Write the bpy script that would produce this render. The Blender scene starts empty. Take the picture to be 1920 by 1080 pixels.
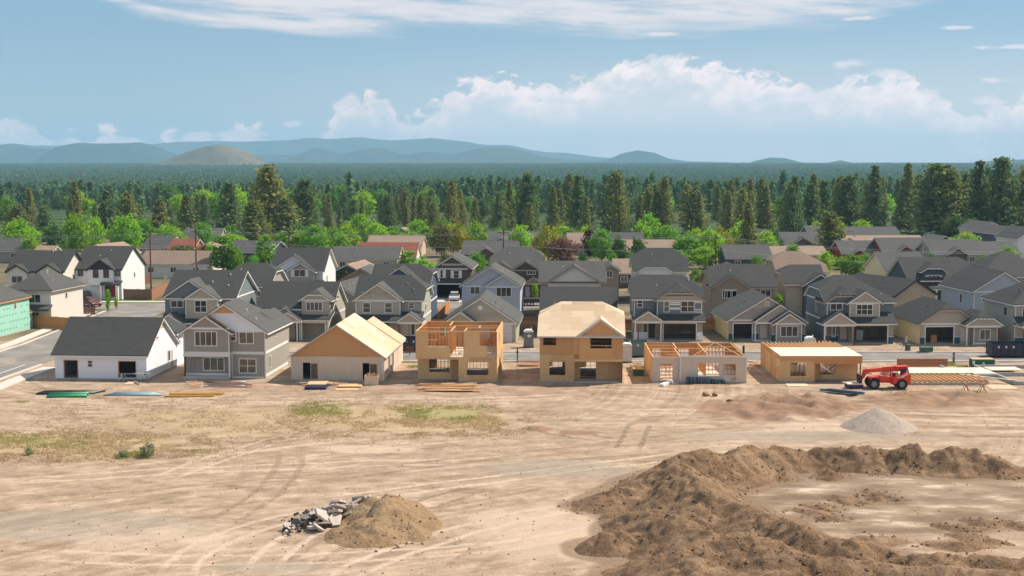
import bpy, math, random
import numpy as np
from mathutils import Vector, Matrix
R = math.radians
random.seed(7)
rng = np.random.default_rng(11)
scene = bpy.context.scene
COL = scene.collection

# ---------------------------------------------------------------- camera
FPX, HC, TILT = 2560.0, 23.58, math.atan(232.0 / 2560.0)      # focal length in photo pixels, eye height, tilt
cam_d = bpy.data.cameras.new("camera"); cam = bpy.data.objects.new("camera", cam_d); COL.objects.link(cam)
cam_d.sensor_width = 36.0; cam_d.lens = FPX / 1920.0 * 36.0
cam_d.clip_start = 0.5; cam_d.clip_end = 60000.0
cam.location = (0, 0, HC); cam.rotation_euler = (R(90) - TILT, 0, 0)
scene.camera = cam

# ---------------------------------------------------------------- exposure
scene.view_settings.view_transform = 'Standard'; scene.view_settings.look = 'None'
scene.view_settings.gamma = 1.0; scene.view_settings.use_curve_mapping = False
scene.view_settings.exposure = 0.62
scene.cycles.use_denoising = True; scene.cycles.adaptive_threshold = 0.02
scene.cycles.max_bounces = 5; scene.cycles.diffuse_bounces = 3; scene.cycles.glossy_bounces = 2
scene.cycles.transmission_bounces = 3; scene.cycles.transparent_max_bounces = 6; scene.cycles.volume_bounces = 1
scene.cycles.caustics_reflective = False; scene.cycles.caustics_refractive = False

# ---------------------------------------------------------------- sun
SUN_EL, SUN_AZ = R(48), R(64)                                    # azimuth clockwise from +Y
sund = Vector((math.cos(SUN_EL) * math.sin(SUN_AZ), math.cos(SUN_EL) * math.cos(SUN_AZ), math.sin(SUN_EL)))
sl = bpy.data.lights.new("sun", 'SUN'); sl.energy = 4.3; sl.angle = R(0.6); sl.color = (1.0, 0.912, 0.79)
so = bpy.data.objects.new("sun", sl); COL.objects.link(so)
so.rotation_euler = (-sund).to_track_quat('-Z', 'Y').to_euler(); so.location = (60, 60, 120)

# ---------------------------------------------------------------- node helper
class NT:
    def __init__(s, tree): s.t = tree; s.n = tree.nodes; s.l = tree.links
    def new(s, typ, **kw):
        n = s.n.new(typ)
        for k, v in kw.items(): setattr(n, k, v)
        return n
    def put(s, sock, val):
        if val is None: return
        if isinstance(val, bpy.types.NodeSocket): s.l.new(val, sock)
        else:
            if hasattr(sock.default_value, '__len__') and not isinstance(val, (tuple, list)): val = (val,) * len(sock.default_value)
            if hasattr(sock.default_value, '__len__') and len(sock.default_value) == 4 and len(val) == 3: val = tuple(val) + (1.0,)
            sock.default_value = val
    def math(s, op, a, b=None, c=None, clamp=False):
        n = s.new('ShaderNodeMath', operation=op, use_clamp=clamp); s.put(n.inputs[0], a); s.put(n.inputs[1], b)
        if c is not None: s.put(n.inputs[2], c)
        return n.outputs[0]
    def mix(s, f, a, b, blend='MIX'):
        n = s.new('ShaderNodeMix', data_type='RGBA', blend_type=blend); s.put(n.inputs[0], f); s.put(n.inputs[6], a); s.put(n.inputs[7], b)
        return n.outputs[2]
    def noise(s, vec, scale, detail=4, rough=0.55, dist=0.0, dim='3D'):
        n = s.new('ShaderNodeTexNoise', noise_dimensions=dim); s.put(n.inputs['Vector'], vec); s.put(n.inputs['Scale'], scale)
        s.put(n.inputs['Detail'], detail); s.put(n.inputs['Roughness'], rough); s.put(n.inputs['Distortion'], dist)
        return n.outputs[0]
    def ramp(s, f, stops, interp='LINEAR'):
        n = s.new('ShaderNodeValToRGB'); n.color_ramp.interpolation = interp; s.put(n.inputs[0], f)
        e = n.color_ramp.elements
        while len(e) < len(stops): e.new(0.5)
        for i, (p, c) in enumerate(stops):
            e[i].position = p; e[i].color = tuple(c) + (1,) if len(c) == 3 else c
        return n.outputs[0]
    def mapr(s, v, a, b, c=0.0, d=1.0, smooth=True):
        n = s.new('ShaderNodeMapRange', interpolation_type='SMOOTHSTEP' if smooth else 'LINEAR'); s.put(n.inputs[0], v)
        for i, q in enumerate((a, b, c, d)): s.put(n.inputs[i + 1], q)
        return n.outputs[0]
    def mapping(s, vec, rot=(0, 0, 0), scale=(1, 1, 1), loc=(0, 0, 0)):
        n = s.new('ShaderNodeMapping'); s.put(n.inputs[0], vec); n.inputs['Rotation'].default_value = rot; n.inputs['Scale'].default_value = scale; n.inputs['Location'].default_value = loc
        return n.outputs[0]
    def comb(s, x, y, z):
        n = s.new('ShaderNodeCombineXYZ'); s.put(n.inputs[0], x); s.put(n.inputs[1], y); s.put(n.inputs[2], z); return n.outputs[0]
    def sep(s, v):
        n = s.new('ShaderNodeSeparateXYZ'); s.put(n.inputs[0], v); return n.outputs

# ---------------------------------------------------------------- sky: daylight sky with cirrus and a bank of cumulus
world = bpy.data.worlds.new("World"); scene.world = world; world.use_nodes = True
def build_sky():
    w = NT(world.node_tree); w.n.clear()
    sky = w.new('ShaderNodeTexSky', sky_type='NISHITA', sun_disc=False, sun_elevation=SUN_EL, sun_rotation=SUN_AZ)
    sky.air_density = 1.15; sky.dust_density = 1.0; sky.ozone_density = 2.2; sky.altitude = 1100
    d = w.new('ShaderNodeTexCoord').outputs['Generated']
    x, y, z = w.sep(d)
    az = w.math('ARCTAN2', x, y); el = w.math('ARCSINE', z)
    # degrees of elevation along the horizon: the cloud bank's top as azimuth goes from -24 to +24 degrees
    top = [(-30, 70), (0, 84), (60, 80), (105, 50), (150, 52), (215, 70), (255, 48), (330, 50), (370, 66), (400, 62), (450, 78), (510, 60), (580, 40), (625, 95), (700, 138), (737, 130), (765, 84), (800, 102),
           (830, 125), (870, 155), (940, 158), (1000, 150), (1060, 155), (1130, 172), (1180, 196), (1240, 206), (1330, 190), (1390, 170), (1440, 168), (1500, 150), (1560, 151), (1620, 155), (1680, 156), (1740, 130), (1775, 104), (1810, 96), (1850, 113), (1900, 116), (1950, 108)]
    A0 = 0.40
    t = w.mapr(az, -A0, A0, 0, 1, smooth=False)
    fc = w.new('ShaderNodeFloatCurve'); cv = fc.mapping.curves[0]
    pts = [((math.atan((px - 960) / 2560) + A0) / (2 * A0), h / 240.0) for px, h in top]
    cv.points[0].location = (max(0, pts[0][0]), pts[0][1]); cv.points[1].location = (min(1, pts[-1][0]), pts[-1][1])
    for p in pts[1:-1]: cv.points.new(*p)
    for p in cv.points: p.handle_type = 'AUTO'
    fc.mapping.update(); w.put(fc.inputs['Value'], t)
    topel = w.math('MULTIPLY', fc.outputs[0], 240.0 / 2560.0)
    P = w.comb(w.math('MULTIPLY', az, 30.0), w.math('MULTIPLY', el, 42.0), 0.0)
    wp = w.noise(P, 2.2, 2, 0.5)
    P2 = w.comb(w.math('ADD', w.math('MULTIPLY', az, 30.0), w.math('MULTIPLY', wp, 0.5)), w.math('ADD', w.math('MULTIPLY', el, 42.0), w.math('MULTIPLY', wp, 0.5)), 3.0)
    bil = w.noise(P2, 2.6, 5, 0.6)
    vor = w.new('ShaderNodeTexVoronoi', feature='SMOOTH_F1'); w.put(vor.inputs['Vector'], P2); vor.inputs['Scale'].default_value = 2.6; vor.inputs['Smoothness'].default_value = 0.35
    puff = w.math('SUBTRACT', 0.55, vor.outputs['Distance'])
    n1 = w.math('ADD', w.math('MULTIPLY', w.math('SUBTRACT', bil, 0.5), 0.040), w.math('MULTIPLY', puff, 0.016))
    depth = w.math('SUBTRACT', w.math('ADD', topel, n1), el)          # how far below the cloud tops, in radians
    dens = w.mapr(depth, 0.0, 0.0085)
    body = w.noise(P2, 1.5, 5, 0.6)
    # texture inside the bank, thinning towards its foot and into the haze
    thin = w.mapr(depth, 0.006, 0.06, 1.0, 0.72)
    var = w.mapr(body, 0.34, 0.62, 0.62, 1.0)
    aleft = w.mapr(az, -0.17, 0.02, 0.95, 1.0)
    alpha = w.math('MULTIPLY', w.math('MULTIPLY', dens, aleft), w.math('MULTIPLY', thin, var), clamp=True)
    lit = w.mapr(w.math('ADD', depth, w.math('MULTIPLY', w.math('SUBTRACT', 0.5, body), 0.05)), -0.002, 0.034)
    ccol = w.mix(lit, w.mix(w.mapr(az, -0.2, 0.05), (9.0, 6.9, 6.5), (8.8, 7.3, 7.0)), (6.1, 5.9, 5.9))
    # cirrus sheet: streaky, its lower rim about six degrees up
    C = w.comb(w.math('MULTIPLY', az, 5.0), w.math('MULTIPLY', el, 42.0), 7.0)
    cw = w.noise(C, 1.0, 3, 0.5)
    C2 = w.comb(w.math('MULTIPLY', az, 7.0), w.math('ADD', w.math('MULTIPLY', el, 60.0), w.math('MULTIPLY', az, 4.0)), w.math('MULTIPLY', cw, 1.5))
    cn = w.noise(C2, 1.3, 5, 0.58)
    rim = w.math('ADD', 0.092, w.math('MULTIPLY', w.math('SUBTRACT', cw, 0.5), 0.055))
    rim = w.math('ADD', rim, w.mapr(w.math('ABSOLUTE', w.math('ADD', az, 0.0)), 0.23, 0.40, 0.0, 0.05))
    cir = w.math('MULTIPLY', w.mapr(w.math('SUBTRACT', el, rim), 0.0, 0.012), w.mapr(cn, 0.34, 0.60, 0.15, 1.0))
    cir = w.math('MULTIPLY', cir, w.mapr(el, 0.13, 0.30, 1.0, 0.45))
    # a few small separate puffs
    pf = None
    for px, py, rx, ry in ((1585, 128, 34, 9), (1664, 147, 36, 10), (1782, 69, 32, 4), (1840, 199, 34, 7), (1858, 162, 28, 5), (1600, 48, 26, 4), (1238, 70, 40, 4), (550, 235, 16, 7), (1890, 105, 60, 4)):
        a0 = math.atan((px - 960) / 2560); e0 = (308 - py) / 2560
        dx = w.math('DIVIDE', w.math('SUBTRACT', az, a0), rx / 2560); dy = w.math('DIVIDE', w.math('SUBTRACT', el, e0), ry / 2560)
        q = w.math('SUBTRACT', 1.25, w.math('SQRT', w.math('ADD', w.math('MULTIPLY', dx, dx), w.math('MULTIPLY', dy, dy))))
        pf = q if pf is None else w.math('MAXIMUM', pf, q)
    pfa = w.math('MULTIPLY', w.mapr(w.math('ADD', pf, w.math('MULTIPLY', w.math('SUBTRACT', bil, 0.5), 2.6)), 0.0, 0.9), 0.6)
    # thin high veil everywhere near the horizon
    base = w.mix(0.75, sky.outputs[0], (1.3, 2.42, 3.5))
    veil = w.math('MULTIPLY', w.mapr(el, 0.0, 0.11, 1.0, 0.0), w.mapr(az, -0.30, 0.20, 0.15, 0.9))
    base = w.mix(veil, base, (5.9, 5.8, 5.8))
    c = w.mix(w.math('MULTIPLY', cir, 0.78), base, (6.6, 5.9, 5.8))
    c = w.mix(pfa, c, (7.2, 6.4, 6.3))
    c = w.mix(w.math('MULTIPLY', alpha, 0.88), c, ccol)
    bg = w.new('ShaderNodeBackground'); w.put(bg.inputs[0], c); bg.inputs[1].default_value = 0.10
    out = w.new('ShaderNodeOutputWorld'); w.l.new(bg.outputs[0], out.inputs[0])
build_sky()
world.cycles.sampling_method = 'MANUAL'; world.cycles.sample_map_resolution = 256

# ---------------------------------------------------------------- pixel rays -> real points
CT, ST = math.cos(TILT), math.sin(TILT)
def ray(px, py):
    a, b = px - 960.0, 540.0 - py
    return Vector((a, FPX * CT + b * ST, -FPX * ST + b * CT))
def W(px, py, z=0.0):
    d = ray(px, py); k = (z - HC) / d.z
    return Vector((d.x * k, d.y * k, z))
def WY(px, py, Y):
    d = ray(px, py); k = Y / d.y
    return Vector((d.x * k, Y, HC + d.z * k))

# ---------------------------------------------------------------- mesh builder
class MB:
    def __init__(s): s.v = []; s.f = []
    def poly(s, pts):
        i = len(s.v); s.v += [tuple(p) for p in pts]; s.f.append(tuple(range(i, i + len(pts))))
    def box(s, x0, x1, y0, y1, z0, z1):
        if x0 > x1: x0, x1 = x1, x0
        if y0 > y1: y0, y1 = y1, y0
        if z0 > z1: z0, z1 = z1, z0
        i = len(s.v)
        s.v += [(x0, y0, z0), (x1, y0, z0), (x1, y1, z0), (x0, y1, z0), (x0, y0, z1), (x1, y0, z1), (x1, y1, z1), (x0, y1, z1)]
        for q in ((0, 3, 2, 1), (4, 5, 6, 7), (0, 1, 5, 4), (1, 2, 6, 5), (2, 3, 7, 6), (3, 0, 4, 7)): s.f.append(tuple(i + k for k in q))
        return s
    def prism(s, pts, axis, a0, a1):
        """closed polygon pts (2D) extruded along axis: 'x' -> (y,z), 'y' -> (x,z), 'z' -> (x,y)"""
        def m(p, a): return (a, p[0], p[1]) if axis == 'x' else ((p[0], a, p[1]) if axis == 'y' else (p[0], p[1], a))
        n = len(pts); i = len(s.v)
        s.v += [m(p, a0) for p in pts] + [m(p, a1) for p in pts]
        s.f.append(tuple(range(i + n - 1, i - 1, -1))); s.f.append(tuple(range(i + n, i + 2 * n)))
        for k in range(n): s.f.append((i + k, i + (k + 1) % n, i + n + (k + 1) % n, i + n + k))
        return s
    def beam(s, p, q, w, h=None, up=(0, 0, 1)):
        p, q = Vector(p), Vector(q); h = h or w; d = (q - p).normalized(); u = Vector(up)
        if abs(d.dot(u)) > 0.98: u = Vector((0, 1, 0))
        r = d.cross(u).normalized() * (w / 2); t = r.cross(d).normalized() * (h / 2); i = len(s.v)
        for c in (p, q): s.v += [tuple(c - r - t), tuple(c + r - t), tuple(c + r + t), tuple(c - r + t)]
        for f in ((0, 1, 2, 3), (7, 6, 5, 4), (0, 4, 5, 1), (1, 5, 6, 2), (2, 6, 7, 3), (3, 7, 4, 0)): s.f.append(tuple(i + k for k in f))
        return s
    def tube(s, p, q, r0, r1=None, n=10):
        p, q = Vector(p), Vector(q); r1 = r0 if r1 is None else r1; d = (q - p).normalized()
        u = Vector((0, 0, 1)) if abs(d.z) < 0.9 else Vector((1, 0, 0)); a = d.cross(u).normalized(); b = a.cross(d); i = len(s.v)
        for c, r in ((p, r0), (q, r1)):
            for k in range(n):
                t = 2 * math.pi * k / n; s.v.append(tuple(c + (a * math.cos(t) + b * math.sin(t)) * r))
        for k in range(n): s.f.append((i + k, i + (k + 1) % n, i + n + (k + 1) % n, i + n + k))
        s.f.append(tuple(range(i + n - 1, i - 1, -1))); s.f.append(tuple(range(i + n, i + 2 * n)))
        return s
    def lathe(s, prof, c, axis='y', n=20):
        """profile (r, along) turned round an axis through c"""
        i = len(s.v); m = len(prof)
        for k in range(n):
            t = 2 * math.pi * k / n; cs, sn = math.cos(t), math.sin(t)
            for r, a in prof:
                s.v.append((c[0] + r * cs, c[1] + a, c[2] + r * sn) if axis == 'y' else (c[0] + r * cs, c[1] + r * sn, c[2] + a))
        for k in range(n):
            for j in range(m - 1):
                a, b = i + k * m + j, i + ((k + 1) % n) * m + j; s.f.append((a, b, b + 1, a + 1))
        return s
    def mesh(s, name, smooth=False):
        me = bpy.data.meshes.new(name); me.from_pydata(s.v, [], s.f); me.update()
        if smooth: me.polygons.foreach_set('use_smooth', [True] * len(me.polygons))
        return me
    def build(s, name, mat, parent=None, smooth=False):
        return obj(name, s.mesh(name, smooth), mat, parent)
def obj(name, me, mat=None, parent=None):
    if mat is not None and not me.materials: me.materials.append(mat)
    o = bpy.data.objects.new(name, me); COL.objects.link(o)
    if parent is not None: o.parent = parent
    return o
USED = {}
def tag(o, label, cat, group=None, kind=None):
    o['label'] = label; o['category'] = cat
    if group: o['group'] = group
    if kind: o['kind'] = kind
    return o
def empty(name, loc, rz=0.0):
    o = bpy.data.objects.new(name, None); COL.objects.link(o); o.location = loc; o.rotation_euler = (0, 0, rz); o.empty_display_size = 0.3
    return o
def struct(name, mb_or_me, mat, smooth=False, kind='structure'):
    o = obj(name, mb_or_me.mesh(name, smooth) if isinstance(mb_or_me, MB) else mb_or_me, mat); o['kind'] = kind
    return o
def copytree(o, parent=None):
    c = o.copy(); COL.objects.link(c)
    if parent is not None: c.parent = parent
    for ch in list(o.children): copytree(ch, c)
    return c
def smooth01(x): x = np.clip(x, 0, 1); return x * x * (3 - 2 * x)
# value noise on numpy arrays
def vnoise(x, y, seed=0):
    xi = np.floor(x).astype(np.int64); yi = np.floor(y).astype(np.int64); xf = x - xi; yf = y - yi
    def h(i, j):
        n = (i * 374761393 + j * 668265263 + seed * 1274126177) & 0xFFFFFFFF
        n = ((n ^ (n >> 13)) * 1274126177) & 0xFFFFFFFF
        return ((n ^ (n >> 16)) & 0xFFFFFF) / float(0xFFFFFF)
    u = xf * xf * (3 - 2 * xf); v = yf * yf * (3 - 2 * yf)
    return (h(xi, yi) * (1 - u) + h(xi + 1, yi) * u) * (1 - v) + (h(xi, yi + 1) * (1 - u) + h(xi + 1, yi + 1) * u) * v
def fbm(x, y, o=4, seed=0, g=0.5):
    s = 0.0; a = 1.0; t = 0.0
    for k in range(o): s = s + a * vnoise(x * 2 ** k + 17.3 * k, y * 2 ** k - 9.1 * k, seed + k); t += a; a *= g
    return s / t
# ================================================================ materials
MATS = {}
def mat(name, fn):
    if name in MATS: return MATS[name]
    m = bpy.data.materials.new(name); m.use_nodes = True; t = NT(m.node_tree); b = t.n['Principled BSDF']
    b.inputs['Roughness'].default_value = 0.8; b.inputs['Specular IOR Level'].default_value = 0.3
    fn(t, b); MATS[name] = m; return m
def ocoord(t): return t.new('ShaderNodeTexCoord').outputs['Object']
def orand(t): return t.new('ShaderNodeObjectInfo').outputs['Random']
def bump(t, b, h, strength=0.4, dist=0.02):
    n = t.new('ShaderNodeBump'); n.inputs['Strength'].default_value = strength; n.inputs['Distance'].default_value = dist
    t.put(n.inputs['Height'], h); t.l.new(n.outputs[0], b.inputs['Normal'])
def mul(c, k): return tuple(x * k for x in c)
def hexc(r, g, b):
    f = lambda v: (v / 255 / 12.92) if v <= 10 else ((v / 255 + 0.055) / 1.055) ** 2.4
    return (f(r), f(g), f(b))

def m_plain(name, col, rough=0.7, spec=0.3, metal=0.0, var=0.12, scale=1.5):
    def fn(t, b):
        n = t.noise(ocoord(t), scale, 4)
        t.put(b.inputs['Base Color'], t.mix(n, mul(col, 1 - var), mul(col, 1 + var)))
        b.inputs['Roughness'].default_value = rough; b.inputs['Specular IOR Level'].default_value = spec; b.inputs['Metallic'].default_value = metal
    return mat(name, fn)
def m_siding(name, col, lap=0.16):
    def fn(t, b):
        c = ocoord(t); x, y, z = t.sep(c)
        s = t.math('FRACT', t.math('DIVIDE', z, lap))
        n = t.noise(c, 0.9, 3); n2 = t.noise(t.mapping(c, scale=(3, 3, 18)), 1.0, 2)
        k = t.math('ADD', t.math('MULTIPLY', n, 0.10), t.math('MULTIPLY', n2, 0.10))
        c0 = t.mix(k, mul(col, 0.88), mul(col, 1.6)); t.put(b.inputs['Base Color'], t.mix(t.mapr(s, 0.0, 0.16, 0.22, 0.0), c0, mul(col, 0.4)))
        b.inputs['Roughness'].default_value = 0.75
    return mat(name, fn)
def m_batten(name, col, gap=0.3):
    def fn(t, b):
        c = ocoord(t); x, y, z = t.sep(c)
        s = t.math('FRACT', t.math('DIVIDE', t.math('ADD', x, t.math('MULTIPLY', y, 0.93)), gap))
        g = t.mapr(s, 0.0, 0.12)
        n = t.noise(t.mapping(c, scale=(2, 2, 0.6)), 1.3, 3)
        t.put(b.inputs['Base Color'], t.mix(g, mul(col, 0.72), t.mix(n, mul(col, 0.9), mul(col, 1.1))))
    return mat(name, fn)
def m_shingle(name, col):
    def fn(t, b):
        c = ocoord(t)
        n = t.noise(c, 7.0, 3, 0.7); n2 = t.noise(c, 0.35, 3)
        wn = t.new('ShaderNodeTexBrick'); wn.offset = 0.5; t.put(wn.inputs['Vector'], t.mapping(c, rot=(R(90), 0, 0)))
        wn.inputs['Scale'].default_value = 1.0; wn.inputs['Brick Width'].default_value = 0.42; wn.inputs['Row Height'].default_value = 0.12; wn.inputs['Mortar Size'].default_value = 0.01
        t.put(wn.inputs['Color1'], (0.25, 0.25, 0.25)); t.put(wn.inputs['Color2'], (0.75, 0.75, 0.75)); t.put(wn.inputs['Mortar'], (0.3, 0.3, 0.3))
        k = t.math('ADD', t.math('MULTIPLY', n, 0.55), t.math('MULTIPLY', t.sep(wn.outputs[0])[0], 0.35))
        k = t.math('ADD', k, t.math('MULTIPLY', n2, 0.25))
        t.put(b.inputs['Base Color'], t.mix(k, mul(col, 0.45), mul(col, 1.5)))
        b.inputs['Roughness'].default_value = 0.92; b.inputs['Specular IOR Level'].default_value = 0.2
        bump(t, b, n2, 0.25, 0.03)
    return mat(name, fn)
def m_osb(name, col, var=0.18):
    def fn(t, b):
        c = ocoord(t); r = orand(t)
        v = t.new('ShaderNodeTexVoronoi'); t.put(v.inputs['Vector'], t.mapping(c, scale=(6, 6, 9))); v.inputs['Scale'].default_value = 2.0
        n = t.noise(c, 3.0, 5, 0.7)
        k = t.math('ADD', t.math('MULTIPLY', t.sep(v.outputs['Color'])[0], 0.5), t.math('MULTIPLY', n, 0.5))
        c0 = t.mix(k, mul(col, 1 - var * 1.6), mul(col, 1 + var))
        t.put(b.inputs['Base Color'], t.mix(r, c0, t.mix(0.55, c0, (0.40, 0.22, 0.095))))
        b.inputs['Roughness'].default_value = 0.75
    return mat(name, fn)
def m_wood(name, col, axis=2, var=0.25):
    def fn(t, b):
        c = ocoord(t); r = orand(t); sc = [9, 9, 9]; sc[axis] = 0.8
        n = t.noise(t.mapping(c, scale=tuple(sc)), 1.2, 5, 0.6)
        c0 = t.mix(n, mul(col, 1 - var), mul(col, 1 + var))
        t.put(b.inputs['Base Color'], t.mix(t.math('MULTIPLY', r, 0.5), c0, t.mix(0.5, c0, mul(col, 0.75))))
        b.inputs['Roughness'].default_value = 0.7
    return mat(name, fn)
def m_glass(name='window_glass', col=(0.022, 0.026, 0.024)):
    def fn(t, b):
        r = orand(t); n = t.noise(ocoord(t), 1.1, 2)
        t.put(b.inputs['Base Color'], t.mix(t.math('MULTIPLY', n, t.math('POWER', r, 1.5)), mul(col, 0.7), (0.34, 0.28, 0.20)))
        b.inputs['Roughness'].default_value = 0.06; b.inputs['Specular IOR Level'].default_value = 0.55
    return mat(name, fn)
def m_paint(name, col, rough=0.35):
    def fn(t, b):
        n = t.noise(ocoord(t), 2.5, 5, 0.65)
        t.put(b.inputs['Base Color'], t.mix(t.mapr(n, 0.45, 0.75, 0, 0.5), col, t.mix(0.45, col, (0.3, 0.24, 0.17))))
        t.put(b.inputs['Roughness'], t.mapr(n, 0.35, 0.7, rough, 0.7)); b.inputs['Specular IOR Level'].default_value = 0.5
    return mat(name, fn)
def m_foliage(name, c0, c1, trans=0.35, c2=None):
    def fn(t, b):
        g = t.new('ShaderNodeNewGeometry'); r = orand(t)
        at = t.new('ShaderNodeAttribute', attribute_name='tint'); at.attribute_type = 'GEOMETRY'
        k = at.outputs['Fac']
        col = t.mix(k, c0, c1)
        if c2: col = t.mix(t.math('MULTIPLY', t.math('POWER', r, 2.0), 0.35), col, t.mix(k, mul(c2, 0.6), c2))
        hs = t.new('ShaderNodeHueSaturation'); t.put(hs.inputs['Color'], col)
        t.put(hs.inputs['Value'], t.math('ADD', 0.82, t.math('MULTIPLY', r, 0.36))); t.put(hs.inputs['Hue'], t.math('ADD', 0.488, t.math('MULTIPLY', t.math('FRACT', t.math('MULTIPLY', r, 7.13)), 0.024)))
        t.put(b.inputs['Base Color'], hs.outputs[0]); b.inputs['Roughness'].default_value = 0.75; b.inputs['Specular IOR Level'].default_value = 0.15
        tr = t.new('ShaderNodeBsdfTranslucent'); t.put(tr.inputs[0], hs.outputs[0])
        mx = t.new('ShaderNodeMixShader'); mx.inputs[0].default_value = trans
        t.l.new(b.outputs[0], mx.inputs[1]); t.l.new(tr.outputs[0], mx.inputs[2]); t.l.new(mx.outputs[0], t.n['Material Output'].inputs[0])
    return mat(name, fn)

TRIM = m_plain('white_trim', (0.74, 0.72, 0.68), 0.6, var=0.05)
TRIM_D = m_plain('dark_trim', (0.06, 0.055, 0.05), 0.6)
TRIM_T = m_plain('tan_trim', (0.46, 0.38, 0.29), 0.6, var=0.06)
GLASS = m_glass()
WRAP = m_plain('house_wrap_white', (0.80, 0.79, 0.82), 0.6, var=0.07, scale=3.0)
GREENWRAP = m_plain('sheathing_green', (0.33, 0.60, 0.47), 0.6, var=0.10, scale=3.5)
OSB = m_osb('osb_sheathing', (0.78, 0.515, 0.25)); OSB_O = m_osb('osb_sheathing_orange', (0.71, 0.385, 0.16)); OSB_R = m_osb('osb_roof_deck', (0.72, 0.56, 0.385), 0.10)
STUD = m_wood('framing_lumber', (0.62, 0.30, 0.12)); STUD_L = m_wood('framing_lumber_pale', (0.72, 0.44, 0.22), axis=0)
DECKW = m_plain('floor_deck_pale', (0.70, 0.60, 0.47), 0.6, var=0.06)
CONC = m_plain('concrete', (0.40, 0.38, 0.35), 0.85, var=0.2, scale=1.2); CONC_L = m_plain('concrete_pale', (0.56, 0.50, 0.44), 0.85, var=0.12)
SH_D = m_shingle('shingle_charcoal', (0.056, 0.056, 0.053)); SH_G = m_shingle('shingle_grey', (0.084, 0.082, 0.077)); SH_B = m_shingle('shingle_brown', (0.215, 0.155, 0.115)); SH_T = m_shingle('shingle_tan', (0.27, 0.19, 0.14))
SH_R = m_shingle('shingle_red', (0.22, 0.075, 0.05)); SH_S = m_shingle('shingle_slate', (0.088, 0.085, 0.080))
POST = m_wood('cedar_post', (0.20, 0.075, 0.04)); FENCE_N = m_wood('cedar_fence_new', (0.50, 0.22, 0.075)); FENCE_O = m_wood('cedar_fence_weathered', (0.20, 0.10, 0.06))
BLACK = m_plain('black_rubber', (0.018, 0.018, 0.019), 0.7); METAL = m_plain('galvanised_metal', (0.42, 0.43, 0.44), 0.4, 0.5, 0.5)
VENTW = m_plain('vent_metal_white', (0.75, 0.75, 0.74), 0.35, 0.5)
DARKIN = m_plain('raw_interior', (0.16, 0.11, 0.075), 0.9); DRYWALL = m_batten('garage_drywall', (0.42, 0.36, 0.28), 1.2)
TEAL = m_plain('stone_veneer_wrap_teal', (0.025, 0.10, 0.13), 0.8, var=0.3, scale=4)
DOORM = m_plain('door_primer', (0.55, 0.49, 0.42), 0.55, var=0.05)
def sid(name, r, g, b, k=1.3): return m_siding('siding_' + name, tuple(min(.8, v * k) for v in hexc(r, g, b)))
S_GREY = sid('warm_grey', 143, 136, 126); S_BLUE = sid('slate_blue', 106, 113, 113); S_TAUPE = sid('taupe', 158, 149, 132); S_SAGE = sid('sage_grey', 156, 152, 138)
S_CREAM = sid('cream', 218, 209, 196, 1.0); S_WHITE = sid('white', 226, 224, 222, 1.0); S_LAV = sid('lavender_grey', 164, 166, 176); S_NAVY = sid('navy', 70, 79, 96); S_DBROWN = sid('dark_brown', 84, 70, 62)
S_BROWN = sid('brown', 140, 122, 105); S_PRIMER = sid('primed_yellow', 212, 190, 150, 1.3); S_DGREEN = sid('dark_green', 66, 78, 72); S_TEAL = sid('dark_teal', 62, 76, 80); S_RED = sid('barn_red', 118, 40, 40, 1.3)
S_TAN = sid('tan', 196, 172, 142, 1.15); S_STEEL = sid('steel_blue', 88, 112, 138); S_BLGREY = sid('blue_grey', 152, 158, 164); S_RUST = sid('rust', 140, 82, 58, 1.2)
B_TAN = m_batten('panel_siding_tan', mul(hexc(186, 168, 150), 1.3), 0.3)
# ================================================================ house kit
def roof_geo(u0, u1, v0, v1, zl, p, axis, c0, c1):
    """points of a ridged roof; ends may be clipped (0 = gable .. 1 = hip). returns faces (top) and boundary loop"""
    if axis == 'u': a0, a1, b0, b1 = v0, v1, u0, u1
    else: a0, a1, b0, b1 = u0, u1, v0, v1
    hf = (a1 - a0) / 2; zr = zl + hf * p; m = (a0 + a1) / 2
    lim = (b1 - b0) * .94 / hf
    if c0 + c1 > lim: c0, c1 = c0 * lim / (c0 + c1), c1 * lim / (c0 + c1)
    def P(a, b, z): return (b, a, z) if axis == 'u' else (a, b, z)
    def end(b, s, c):
        zc = zl + (1 - c) * hf * p
        return P(a0 + (1 - c) * hf, b, zc), P(a1 - (1 - c) * hf, b, zc), P(m, b + s * c * hf, zr)
    L0, R0, K0 = end(b0, 1, c0); L1, R1, K1 = end(b1, -1, c1)
    E00, E10, E01, E11 = P(a0, b0, zl), P(a1, b0, zl), P(a0, b1, zl), P(a1, b1, zl)
    def dd(pts):
        o = []
        for q in pts:
            if not o or (Vector(q) - Vector(o[-1])).length > 1e-4: o.append(q)
        while len(o) > 1 and (Vector(o[0]) - Vector(o[-1])).length < 1e-4: o.pop()
        return o
    faces = [dd([E00, L0, K0, K1, L1, E01]), dd([E10, E11, R1, K1, K0, R0])]
    if c0 > 0: faces.append(dd([L0, R0, K0]))
    if c1 > 0: faces.append(dd([R1, L1, K1]))
    if axis == 'u': faces = [f[::-1] for f in faces]
    loop = dd([E00, E01, L1, R1, E11, E10, R0, L0])
    return faces, loop, zr
def slab(mb, faces, loop, top, bot):
    for f in faces:
        mb.poly([(x, y, z + top) for x, y, z in f]); mb.poly([(x, y, z + bot) for x, y, z in reversed(f)])
    n = len(loop)
    for k in range(n):
        a, b = loop[k], loop[(k + 1) % n]
        mb.poly([(a[0], a[1], a[2] + top), (b[0], b[1], b[2] + top), (b[0], b[1], b[2] + bot), (a[0], a[1], a[2] + bot)])
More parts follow.
